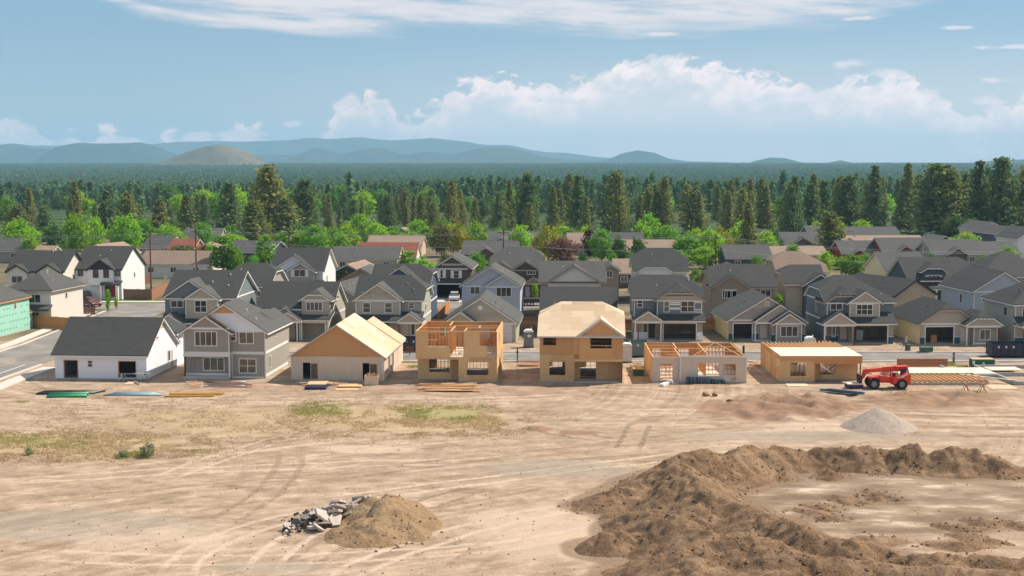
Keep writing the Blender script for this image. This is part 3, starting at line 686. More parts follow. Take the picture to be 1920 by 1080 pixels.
hill('hill', 9800, [(480, 306), (560, 292), (590, 275), (640, 288), (690, 278), (715, 276), (760, 290), (800, 283), (850, 288), (900, 276), (950, 275), (1010, 290), (1090, 303), (1180, 307)], hill_mat('far_slope', (.03, .048, .03), (.05, .062, .036), (.09, .075, .045), .004), 600, 11)
hill('butte', 5200, [(262, 312), (310, 300), (350, 283), (385, 272), (412, 269), (440, 274), (465, 284), (495, 302), (525, 312)], BUTTE, 240, 15, .10)
hill('hill', 10000, [(1080, 308), (1140, 298), (1165, 287), (1195, 281), (1225, 285), (1255, 297), (1300, 303), (1370, 308)], FORH, 420, 17)
hill('hill', 8600, [(1385, 310), (1418, 300), (1445, 294), (1470, 295), (1500, 303), (1525, 310)], FORH, 300, 19)
hill('hill', 8800, [(1535, 311), (1558, 303), (1576, 299), (1600, 305), (1625, 312)], FORH, 240, 21)
hill('hill', 8200, [(1820, 312), (1860, 300), (1900, 298), (1980, 296), (2080, 306), (2160, 312)], FORH, 420, 23)

# ---- dirt mounds
def m_dirt(name, c0, c1, c2, sc=1.2):
    def fn(t, b):
        g = t.new('ShaderNodeNewGeometry').outputs['Position']
        n = t.noise(g, sc, 7, .68); n2 = t.noise(g, sc * 7, 3, .7); n3 = t.noise(g, .22, 3)
        k = t.math('ADD', t.math('ADD', t.math('MULTIPLY', n, .42), t.math('MULTIPLY', n2, .36)), t.math('MULTIPLY', n3, .22))
        t.put(b.inputs['Base Color'], t.ramp(k, [(.40, c0), (.5, c1), (.60, c2)])); b.inputs['Roughness'].default_value = .95; b.inputs['Specular IOR Level'].default_value = .1
        bump(t, b, t.math('ADD', n, t.math('MULTIPLY', n2, .9)), .65, .16)
    return mat(name, fn)
SOIL = m_dirt('excavated_soil', (.120, .071, .040), (.215, .134, .077), (.33, .215, .13)); SAND = m_dirt('sandy_fill', (.20, .125, .068), (.275, .180, .100), (.34, .235, .14), .8); GRAV = m_dirt('crushed_gravel', (.34, .27, .215), (.43, .345, .28), (.50, .41, .335), 3.0)
def ridges(X, Y, lines):
    Hh = np.zeros_like(X)
    for ln in lines:
        P = [(*W(px, py, h)[:2], h, w) for px, py, h, w in ln]
        if len(P) == 1: P = P * 2
        for (x0, y0, h0, w0), (x1, y1, h1, w1) in zip(P[:-1], P[1:]):
            dx, dy = x1 - x0, y1 - y0; L = dx * dx + dy * dy
            t = np.clip(((X - x0) * dx + (Y - y0) * dy) / L, 0, 1) if L > 1e-9 else np.zeros_like(X)
            d = np.hypot(X - x0 - t * dx, Y - y0 - t * dy); h = h0 + t * (h1 - h0); w = w0 + t * (w1 - w0)
            q = np.sqrt((d / w) ** 2 + .012) - .11
            Hh = np.maximum(Hh, h * np.clip(1 - q, 0, None) * 1.0)
    return Hh
def mound(name, x0, x1, y0, y1, step, lines, mt, label, seed, rough=.26, clod=.075, bend=.9):
    xs = np.arange(x0, x1, step); ys = np.arange(y0, y1, step); X, Y = np.meshgrid(xs, ys)
    wx = (fbm(X * .35, Y * .35, 3, seed) - .5) * bend * 2; wy = (fbm(X * .35, Y * .35, 3, seed + 50) - .5) * bend * 2
    Hh = ridges(X + wx, Y + wy, lines)
    big = fbm(X * .30, Y * .30, 4, seed + 5, .5); gul = np.abs(fbm(X * .7, Y * .7, 3, seed + 9) - .5) * 2; sm = fbm(X * 1.5, Y * 1.5, 4, seed + 13, .65); r2 = 1 - np.abs(fbm(X * 1.1, Y * 1.1, 3, seed + 21) - .5) * 2
    e_ = np.minimum(Hh, .9)
    Z = Hh * (1 + (big - .5) * rough * 1.5) - e_ * (1 - gul) ** 5 * rough * 1.1 + e_ * (r2 - .75) * clod * 3.2 + e_ * (sm - .5) * clod * 4.5
    Z = np.where(Hh > 0.01, Z, 0) - .13 + dirt_floor(X, Y)
    nx = len(xs); keep = Z > dirt_floor(X, Y) - .12
    idx = np.full(X.size, -1); i = np.arange(X.size).reshape(X.shape)
    q = np.stack([i[:-1, :-1], i[:-1, 1:], i[1:, 1:], i[1:, :-1]], -1).reshape(-1, 4); kf = keep.ravel()[q].any(1); q = q[kf]
    u, inv = np.unique(q, return_inverse=True); co = np.stack([X.ravel(), Y.ravel(), Z.ravel()], 1)[u]; q = inv.reshape(-1, 4)
    me = bpy.data.meshes.new(name); me.from_pydata(co.tolist(), [], q.tolist()); me.update(); me.polygons.foreach_set('use_smooth', np.ones(len(q), bool))
    return tag(obj(name, me, mt), label, 'dirt pile')
def _spill():
    gm = bpy.data.objects['ground'].data; n = len(gm.vertices); co = np.empty(n * 3); gm.vertices.foreach_get('co', co); co = co.reshape(-1, 3); v = np.zeros(n)
    k = (co[:, 0] > -25) & (co[:, 0] < 62) & (co[:, 1] > 64) & (co[:, 1] < 136); X, Y = co[k, 0], co[k, 1]
    hh = ridges(X, Y, [[(a, b, c, d * 1.22 + .5) for a, b, c, d in ln] for ln in SPILL]); v[k] = np.clip(hh / .30, 0, 1)
    at = gm.attributes.new('spill', 'FLOAT', 'POINT'); at.data.foreach_set('value', v.astype(np.float32))
far_berm = [(1080, 948, .25, 1.2), (1115, 930, .7, 2.0), (1160, 912, 1.1, 2.6), (1215, 886, 1.6, 3.2), (1265, 856, 2.3, 3.8), (1318, 838, 2.5, 4.0), (1365, 850, 1.9, 3.0), (1405, 827, 2.1, 3.3), (1440, 836, 1.7, 2.8), (1475, 831, 1.8, 2.9), (1515, 842, 1.3, 2.4), (1560, 833, 1.7, 2.6), (1630, 830, 1.9, 2.9), (1680, 843, 1.3, 2.2), (1708, 827, 2.1, 2.8), (1740, 843, 1.5, 2.4), (1770, 831, 2.1, 2.9), (1825, 836, 1.9, 2.8), (1865, 852, 1.4, 2.4), (1905, 874, .4, 1.6)]
near_berm = [(1268, 858, 2.3, 3.8), (1290, 888, 2.5, 4.2), (1330, 915, 2.2, 4.2), (1395, 938, 1.9, 3.6), (1430, 962, 1.8, 3.4), (1470, 968, 2.1, 3.6), (1512, 990, 2.3, 4.0), (1570, 1008, 2.0, 3.6), (1640, 1012, 1.5, 3.0), (1690, 1030, 1.5, 2.8), (1745, 1032, 2.1, 3.4), (1830, 1026, 2.2, 3.6), (1900, 1032, 2.4, 3.8), (2000, 1030, 2.4, 3.8)]
front = [(1400, 1000, 1.9, 4.5), (1500, 1035, 2.1, 4.8), (1600, 1050, 1.9, 4.8), (1700, 1062, 1.8, 4.6), (1800, 1062, 2.1, 4.8), (1900, 1066, 2.2, 5.0), (2000, 1066, 2.2, 5.0)]
apron = [(1168, 955, .5, 2.0), (1215, 950, 1.5, 2.9), (1250, 962, 2.0, 3.6), (1300, 985, 1.9, 4.2), (1370, 1005, 1.9, 4.4), (1330, 1010, 1.8, 4.4), (1280, 1030, 1.6, 4.2), (1330, 1075, 1.5, 4.0), (1430, 1060, 1.9, 4.5), (1520, 1075, 1.9, 4.5), (1620, 1090, 1.7, 4.0)]
lumps = []
for a, b2, h in (((1320, 882), (1365, 905), .45), ((1352, 905), (1395, 915), .5), ((1438, 880), (1480, 895), .5), ((1545, 875), (1572, 885), .7), ((1590, 862), (1640, 864), .6), ((1640, 875), (1668, 884), .5), ((1520, 937), (1580, 950), .55), ((1565, 924), (1630, 936), .5), ((1618, 915), (1690, 932), .5), ((1500, 952), (1590, 972), .4), ((1770, 978), (1850, 985), .5), ((1825, 966), (1880, 972), .6), ((1890, 968), (1940, 974), .6), ((1790, 995), (1870, 1008), .5), ((1750, 1012), (1850, 1016), .5), ((1620, 1000), (1700, 1010), .45), ((1350, 850), (1380, 868), .6)):
    lumps.append([(*a, h * .6, 1.0), ((a[0] + b2[0]) / 2, (a[1] + b2[1]) / 2 - 3, h, 1.3), (*b2, h * .5, .9)])
SPILL = [far_berm, near_berm, apron, front] + lumps + [[(1138, 988, 1.35, 2.1), (1160, 990, 1.2, 2.0)]]; _spill()
mound('dirt_berm', 2.5, 56, 69, 128, .16, [far_berm, near_berm, apron, front] + lumps, SOIL, 'huge brown excavated dirt berm curling round the pale pit in the right foreground', 61)
mound('dirt_berm', 36, 62, 112, 132, .25, [[(1800, 838, .5, 2), (1855, 816, 2.0, 3.6), (1905, 818, 2.3, 4), (1990, 812, 2.3, 4)]], SOIL, 'separate brown dirt heap at the right edge behind the big berm', 91)
mound('dirt_pile', 2, 12, 80, 95, .12, [[(1138, 988, 1.35, 2.1), (1160, 990, 1.2, 2.0)]], SOIL, 'small rounded dark soil pile at the left foot of the big berm', 71, .25, .10, .5)
mound('dirt_pile', -19, 0, 78, 100, .15, [[(700, 930, 1.6, 2.5), (730, 921, 1.8, 2.8), (735, 945, 1.5, 2.9), (700, 975, 1.1, 2.5), (665, 985, .7, 2.0)], [(765, 950, .9, 2.1), (790, 985, .6, 1.5)]], SAND, 'sandy brown fill pile beside the broken concrete in the foreground', 81, .28, .06, .8)
mound('gravel_pile', 26, 44, 116, 136, .18, [[(1648, 759, 2.0, 3.3)]], GRAV, 'pale cone of crushed gravel behind the big berm', 101, .08, .03, .2)
mound('dirt_pile', -2, 8, 126, 136, .12, [[(1030, 783, .5, 1.1), (1045, 786, .5, 1.2)]], GRAV, 'low grey dirt lump on the open lot below the two-storey sheathed house', 111, .3, .1, .3)

# ---- haze: even air from the camera to the mountains
hz = MB().box(-8800, 8800, -300, 15700, -16.6, 345).build('haze', None); hz['kind'] = 'stuff'
hm = bpy.data.materials.new('haze_air'); hm.use_nodes = True; ht = NT(hm.node_tree); ht.n.remove(ht.n['Principled BSDF'])
pv = ht.new('ShaderNodeVolumePrincipled'); pv.inputs['Color'].default_value = (.42, .70, .94, 1); pv.inputs['Density'].default_value = 9.0e-5; pv.inputs['Anisotropy'].default_value = 0.0
hm.cycles.homogeneous_volume = True; pv.inputs['Density Attribute'].default_value = ''; ht.l.new(pv.outputs[0], ht.n['Material Output'].inputs['Volume']); hz.data.materials.append(hm); hz.display_type = 'WIRE'
hz['label'] = 'thin pale blue haze over the forest and far hills'
# ================================================================ front row: houses under construction
G1 = 'houses under construction along the dirt lot'
def pieces(mb):
    """group touching boxes of a cut sheet"""
    bs = [mb.v[i:i + 8] for i in range(0, len(mb.v), 8)]; ext = [[(min(p[k] for p in b), max(p[k] for p in b)) for k in range(3)] for b in bs]; grp = list(range(len(bs)))
    for i in range(len(bs)):
        for j in range(i):
            if all(ext[i][k][0] <= ext[j][k][1] + 1e-5 and ext[j][k][0] <= ext[i][k][1] + 1e-5 for k in range(3)):
                a, b = grp[i], grp[j]; grp = [b if g == a else g for g in grp]
    out = []
    for g in sorted(set(grp)):
        q = MB()
        for i in range(len(bs)):
            if grp[i] == g: q.box(*[c for e in ext[i] for c in e])
        out.append(q)
    return out
def sheets(h, name, m, face, a0, a1, z0, z1, p, holes=(), sw=1.22, sh=2.44, t=.016, out=-1, z_off=0.0):
    """sheathing sheets nailed on a wall, each its own piece, a few millimetres apart"""
    n = 0; z = z0
    while z < z1 - .05:
        zt = min(z + sh, z1); a = a0
        while a < a1 - .05:
            b = min(a + sw, a1); mb = MB()
            d = p + random.uniform(0, .006) * out
            wall_cells(mb, face, a + .004, b - .004, z + .004, zt - .004, d if out > 0 else d - t, t, holes)
            for pc in pieces(mb): h.part(name, pc, m); n += 1
            a = b
        z = zt
    return n
_studs = {}
def stud_mesh(L, ax):
    k = (round(L, 2), ax)
    if k not in _studs:
        mb = MB(); w, d = .042, .10
        if ax == 'z': mb.box(-w / 2, w / 2, -d / 2, d / 2, 0, k[0])
        elif ax == 'zy': mb.box(-d / 2, d / 2, -w / 2, w / 2, 0, k[0])
        elif ax == 'x': mb.box(0, k[0], -d / 2, d / 2, 0, w * 1.6)
        else: mb.box(-d / 2, d / 2, 0, k[0], 0, w * 1.6)
        _studs[k] = mb.mesh('stud'); _studs[k].materials.append(STUD if ax[0] == 'z' else STUD_L)
    return _studs[k]
def stud(h, L, ax, x, y, z, name='stud'):
    o = bpy.data.objects.new(name, stud_mesh(L, ax)); COL.objects.link(o); o.parent = h.root; o.location = (x, y, z); return o
def frame_wall(h, x0, y0, x1, y1, z0, z1, sp=.41, skip=(), top=True):
    """stud wall between two plan points, axis aligned"""
    al = abs(x1 - x0) > abs(y1 - y0); L = abs(x1 - x0) if al else abs(y1 - y0); n = int(L / sp) + 1
    pl = .066
    for k in range(n + 1):
        c = min(k * sp, L - .03); x, y = (min(x0, x1) + c, y0) if al else (x0, min(y0, y1) + c)
        if any(a <= c <= b for a, b in skip): continue
        stud(h, z1 - z0 - 2 * pl, 'z' if al else 'zy', x, y, z0 + pl)
    stud(h, L, 'x' if al else 'y', min(x0, x1) if al else x0, y0 if al else min(y0, y1), z1 - pl, 'top_plate')
    stud(h, L, 'x' if al else 'y', min(x0, x1) if al else x0, y0 if al else min(y0, y1), z0, 'bottom_plate')

def door_leaf(h, u0, u1, z0, z1, v):   # glazed patio leaf set in an opening
    mb = MB(); f = .08
    mb.box(u0, u1, v, v + .05, z1 - f, z1).box(u0, u1, v, v + .05, z0, z0 + f).box(u0, u0 + f, v, v + .05, z0 + f, z1 - f).box(u1 - f, u1, v, v + .05, z0 + f, z1 - f)
    d = h.part('glass_door', mb, TRIM_T); h.part('pane', MB().box(u0 + f * .9, u1 - f * .9, v + .02, v + .03, z0 + f * .9, z1 - f * .9), GLASS, d)

# ---- 1 white wrapped bungalow
def house1():
    h = House('house', 'white-wrapped bungalow with a big charcoal roof and open doorways, leftmost in front row', 104, 711, -4.2, G1)
    Wd = h.at(275, 712)[0]; ze = h.at(200, 664)[1] - .12
    holes = [h.rect(121, 676, 145, 709), h.rect(223, 678, 254, 708)]
    D = 10.6; p = .63
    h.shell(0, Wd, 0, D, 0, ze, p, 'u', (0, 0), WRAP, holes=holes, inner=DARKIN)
    h.roof(0, Wd, 0, D, ze, p, 'u', oh=.38, gx=.35, trim=TRIM, m=SH_D)
    for a in holes:
        mb = MB(); mb.box(a[0] - .07, a[0], -.02, .1, a[2], a[3] + .07).box(a[1], a[1] + .07, -.02, .1, a[2], a[3] + .07).box(a[0], a[1], -.02, .1, a[3], a[3] + .07); h.part('door_frame', mb, STUD)
    h.window(164, 675, 174, 689, 0, 0, 1)
    h.box('foundation', CONC, -.03, Wd + .03, -.03, D + .03, -.15, .14)
    # bare sheathing at the top of the right gable
    zr = ze + p * D / 2; q = 1.45
    h.part('gable_sheathing', MB().prism([(D / 2 - q, zr - q * p - .02), (D / 2 + q, zr - q * p - .02), (D / 2, zr - .02)], 'x', Wd + .004, Wd + .03), OSB)
    h.side_window(Wd, 7.2, 8.1, 1.0, 2.3); h.side_window(Wd, 3.4, 4.1, 4.05, 4.4)
    # street-side wing with its own eave
    h.block(Wd - 3.6, Wd - .02, D - .9, D + 3.4, 4.0, .45, 'v', m=WRAP, rm=SH_D, oh=.55, gx=.45)
    for k in range(3): h.box('vent_strip', STUD, Wd + .012, Wd + .05, 8.6 + .08 * k, 8.62 + .08 * k, 0.2, 2.2)
house1()

# ---- 2 grey two-storey house with unfinished gable
def house2():
    h = House('house', 'warm grey two-storey house with white bands and an unfinished white-wrapped gable', 345, 709.5, -4.6, G1)
    Wd = h.at(495.5, 710)[0]; ze = h.at(470, 623)[1] - .1; D = 10.6; p = .655
    ua = h.at(431, 690)[0]; bf = .75                    # projecting left bay
    # main body, gable to the front
    h.shell(0, Wd, bf, D, 0, ze, p, 'v', (0, 1), S_GREY, gable=WRAP)
    h.roof(0, Wd, bf, D, ze, p, 'v', (0, 1), .42, SH_G, gx=.4)
    zr = ze + p * Wd / 2; q = 1.25
    h.part('gable_sheathing', MB().prism([(Wd / 2 - q, zr - q * p - .03), (Wd / 2 + q, zr - q * p - .03), (Wd / 2, zr - .03)], 'y', bf - .025, bf - .003), OSB_O)
    h.block(5.4, Wd - .03, 6.6, D + 1.0, ze - .02, .74, 'v', m=S_GREY, rm=SH_G, oh=.4)
    # projecting bay: upper floor over an open porch
    z1 = h.at(400, 662)[1]
    h.shell(0, ua, 0, bf + .3, z1, ze, .64, 'v', (0, 0), S_GREY)
    h.roof(0, ua, 0, bf + 1.9, ze, .64, 'v', (0, 0), .42, SH_G, gx=.35)
    h.box('porch_ceiling', TRIM, 0, ua, .004, bf - .005, z1 - .12, z1 - .004); h.box('porch_beam', TRIM, -.03, ua + .03, -.03, .2, z1 - .42, z1 - .125)
    h.part('porch_wall', wall_cells(MB(), 's', .02, bf - .004, 0, z1 - .14, ua - .1, .12, []), S_GREY)
    h.box('porch_slab', CONC_L, -.05, ua, -.1, bf - .06, -.1, .22)
    h.post(.12, .1, .22, z1 - .43, .18); h.post(ua - .05, .06, .22, z1 - .43, .16, TRIM)
    # strip of bare roof boards along the bay roof's right slope
    for k in range(7):
        a = k / 7; u = ua / 2 + .35 + a * (ua / 2 + .02); z = ze + .64 * (ua / 2) - (u - ua / 2) * .64 + .32
        h.part('roof_board', MB().beam((u, .55 + .15 * (k % 2), z), (u + .33, .55 + .15 * (k % 2), z - .21), .8 - .05 * (k % 3), .03), STUD)
    h.window(365, 621, 407, 649, 0, 3); h.window(432, 622, 443, 640, bf, 0, 1); h.window(448, 622, 476, 645, bf, 1); h.window(448, 672, 481, 700, bf, 1, 1); h.window(381, 670, 421, 695, bf, 2)
    h.band(347, 431, 615.5, 0); h.band(347, 431, 661.5, 0, .3); h.band(432, 495, 661.5, bf, .3); h.band(434, 495, 708, bf, .3); h.band_m(-.0, ua - .1, .38, bf, .25)
    h.corner(.06, z1, ze, 0); h.corner(ua - .06, z1, ze, 0); h.corner(Wd - .06, 0, ze, bf); h.corner(ua + .06, 0, z1, bf)
    for z in (z1 - .02, .3): h.box('band_board', TRIM, Wd + .002, Wd + .04, bf, D, z - .14, z + .14)
    h.side_window(Wd, 4.6, 5.3, 4.1, 5.1); h.side_window(Wd, 2.4, 2.9, .9, 2.3)
    h.box('foundation', CONC, ua, Wd + .03, bf - .03, D, -.1, .12)
    h.vents([(6.3, 3.2, ze + (Wd - 6.3) * p + .3), (7.6, 2.2, ze + (Wd - 7.6) * p + .3)])
    h.part('ladder', MB().beam((.35, .35, .25), (.55, .75, z1 - .5), .05).beam((.75, .35, .25), (.95, .75, z1 - .5), .05), METAL)
house2()

# ---- 3 tan gable house with bare roof deck
def house3():
    h = House('house', 'tan-panelled gable house with a bare pale plywood roof beside the grey house', 546, 714, -3.2, G1)
    Wd = h.at(719, 718)[0]; ze = h.at(560, 668)[1]; p = .665; D = 11.2
    holes = [h.rect(568, 680, 581.5, 711.5), h.rect(582, 681, 596, 711.5), h.rect(680, 681, 692.5, 712), h.rect(693, 682, 707.5, 712)]
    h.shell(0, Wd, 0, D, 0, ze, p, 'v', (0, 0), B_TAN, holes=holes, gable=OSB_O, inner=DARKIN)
    mb = MB(); f, lp, zr = roof_geo(-.35, Wd + .35, -.3, D + .3, ze - .35 * p, p, 'v', 0, 0)
    # roof deck sheets, each its own piece
    hf = Wd / 2 + .35; L = hf * math.hypot(1, p)
    for side in (-1, 1):
        rows = 4
        for r in range(rows):
            a0, a1 = r / rows, (r + 1) / rows; ncol = 5; off = .5 * (r % 2)
            cuts = [0] + [c for c in [(k + off) / ncol for k in range(1, ncol + 1)] if c < .999] + [1.0]
            for b0, b1 in zip(cuts[:-1], cuts[1:]):
                g = .0035
                def P(a, b, dz): return (Wd / 2 + side * hf * a, -.3 + (D + .6) * b, ze + p * Wd / 2 - p * hf * a + dz)
                q = [P(a0 + g / L, b0 + g / D, 0), P(a1 - g / L, b0 + g / D, 0), P(a1 - g / L, b1 - g / D, 0), P(a0 + g / L, b1 - g / D, 0)]
                if side < 0: q = q[::-1]
                m2 = MB(); slab(m2, [q], q, .17 + random.uniform(0, .006), .14); h.part('roof_panel', m2, OSB_R)
    m3 = MB(); f, lp, _ = roof_geo(-.33, Wd + .33, -.28, D + .28, ze - .33 * p, p, 'v', 0, 0); slab(m3, f, lp, .135, .01); h.part('fascia', m3, m_plain('primed_fascia', (.62, .55, .52), .6))
    h.block(3.0, Wd - .01, D + .32, D + 4.6, ze - .02, p, 'v', m=B_TAN, rm=OSB_R, oh=.36, gx=.25)
    for a in (holes[1], holes[3]): door_leaf(h, a[0], a[1], a[2], a[3], .05)
    h.box('foundation', CONC, -.02, Wd + .02, -.025, D, -.15, .16)
    h.corner(Wd - .05, .15, ze, 0, TRIM); h.box('band_board', STUD, Wd * .6, Wd * .82, -.03, -.004, ze - .02, ze + .05); h.box('band_board', STUD, .1, Wd * .2, -.03, -.004, ze - .02, ze + .05)
    for v0 in (3.6, 6.4): h.side_window(Wd, v0, v0 + 1.3, .5, 2.3)
    h.box('downpipe', TRIM, Wd + .01, Wd + .09, .1, .18, .2, ze)
house3()

# ---- 4 open-framed two-storey house
def house4():
    h = House('house', 'two-storey house of open orange stud framing with partly sheathed walls and no roof', 780, 716, -3.6, G1)
    Wd = h.at(931.5, 716)[0]; ztop = h.at(850, 621)[1]; zf = h.at(850, 669.5)[1]; D = 9.4
    ul = h.at(860, 716)[0]; rec = 1.6
    zd = zf + .18
    # ground floor
    hl = [h.rect(805, 672, 843, 697, rec), ]; hr = [h.rect(875.5, 679, 915.5, 703, 0)]
    sheets(h, 'sheathing_panel', OSB, 'f', 0, ul, .12, zf - .22, rec, hl); sheets(h, 'sheathing_panel', OSB, 'f', ul, Wd, .12, zf - .02, 0, hr)
    sheets(h, 'sheathing_panel', OSB, 's', 0, rec, .12, zf - .02, ul, [], out=-1); sheets(h, 'sheathing_panel', OSB, 's', 0, D, .12, zf - .02, Wd, [(3.6, 5.2, 0, 2.1)], out=1); sheets(h, 'sheathing_panel', OSB, 's', rec, D, .12, zf - .02, 0, [(2.5, 3.5, .9, 2.1)], out=-1)
    sheets(h, 'sheathing_panel', OSB, 'f', 0, Wd, .12, zf - .02, D, [(1.2, 2.8, 0, 2.2), (4.6, 7.6, 0, 2.3)], out=1)
    h.box('rim_joist', OSB, 0, ul, -.006, .04, zf - .24, zf - .02)
    h.box('floor_deck', DECKW, .02, Wd - .02, .03, D - .03, zf - .02, zf + .02); h.box('foundation', CONC, -.02, Wd + .02, rec - .02, D, -.15, .12); h.box('foundation', CONC, ul, Wd + .02, -.02, rec - .021, -.15, .12)
    frame_wall(h, .1, D - .1, Wd - .1, D - .1, .14, zf - .04); frame_wall(h, .1, 4.6, ul, 4.6, .14, zf - .04); frame_wall(h, ul + .05, 1.7, ul + .05, D - .2, .14, zf - .04); frame_wall(h, .09, rec + .1, ul, rec + .1, .14, zf - .24, skip=[(hl[0][0] - .1, hl[0][1] - .1)])
    frame_wall(h, ul + .1, .08, Wd - .1, .08, .14, zf - .04, skip=[(hr[0][0] - ul - .1, hr[0][1] - ul - .1)])
    # upper floor: sheets on the left bay, bare studs in the middle, sheet on the right
    um0, um1 = h.at(843, 650)[0], h.at(870, 650)[0]; us = h.at(913, 650)[0]
    h1 = h.rect(803, 624, 840.5, 650.5); h2 = h.rect(899, 623, 924, 648)
    sheets(h, 'sheathing_panel', OSB, 'f', 0, um0, zf - .02, ztop - .01, 0, [h1], sh=3.2); sheets(h, 'sheathing_panel', OSB, 'f', um1, us, zf + .02, ztop - .06, 0, [h2], sh=3.2)
    sheets(h, 'sheathing_panel', OSB, 's', 0, D, zf - .02, ztop - .02, Wd, [(3.6, 4.2, zf + 1.2, zf + 2.2)], sh=3.2, out=1); sheets(h, 'sheathing_panel', OSB_O, 's', 0, D, zf - .02, ztop - .02, 0, [], sh=3.2, out=-1)
    sheets(h, 'sheathing_panel', OSB_O, 'f', 0, Wd, zf - .02, ztop - .02, D, [(1.6, 2.4, zf + 1.1, zf + 2.1), (2.7, 3.5, zf + 1.1, zf + 2.1), (6.0, 7.2, zf + .9, zf + 2.1)], sh=3.2, out=1)
    h.box('rim_joist', STUD, um0 + .01, Wd, .0, .04, zf - .3, zf - .022)
    frame_wall(h, .02, .06, um0, .06, zd, ztop, skip=[(h1[0], h1[1])]); frame_wall(h, um0 + .05, .06, um1, .06, zd, ztop, .3); frame_wall(h, um1 + .03, .06, Wd - .05, .06, zd, ztop, skip=[(h2[0] - um1 - .03, h2[1] - um1 - .03)])
    frame_wall(h, .07, .12, .07, D - .1, zd, ztop); frame_wall(h, Wd - .07, .12, Wd - .07, D - .1, zd, ztop); frame_wall(h, .1, D - .08, Wd - .1, D - .08, zd, ztop)
    frame_wall(h, um0 + .1, .2, um0 + .1, 5.2, zd, ztop); frame_wall(h, .12, 3.2, um0, 3.2, zd, ztop); frame_wall(h, um0 + .15, 5.3, Wd - .12, 5.3, zd, ztop); frame_wall(h, um1 + .05, .2, um1 + .05, 3.4, zd, ztop); frame_wall(h, um1 + .1, 3.4, Wd - .15, 3.4, zd, ztop); frame_wall(h, 6.6, 3.5, 6.6, 5.2, zd, ztop); frame_wall(h, 3.1, 5.4, 3.1, D - .15, zd, ztop)
    frame_wall(h, .14, 1.6, 2.2, 1.6, zd, zd + 1.5)
    for k, (x, y) in enumerate(((1.9, .9), (2.4, 1.2), (6.6, 1.6), (7.0, 2.0))): h.part('lumber_offcut', MB().beam((x, y, zd + .05), (x + 1.1, y + .3, zd + .07 + .03 * k), .2, .05), STUD_L)
house4()

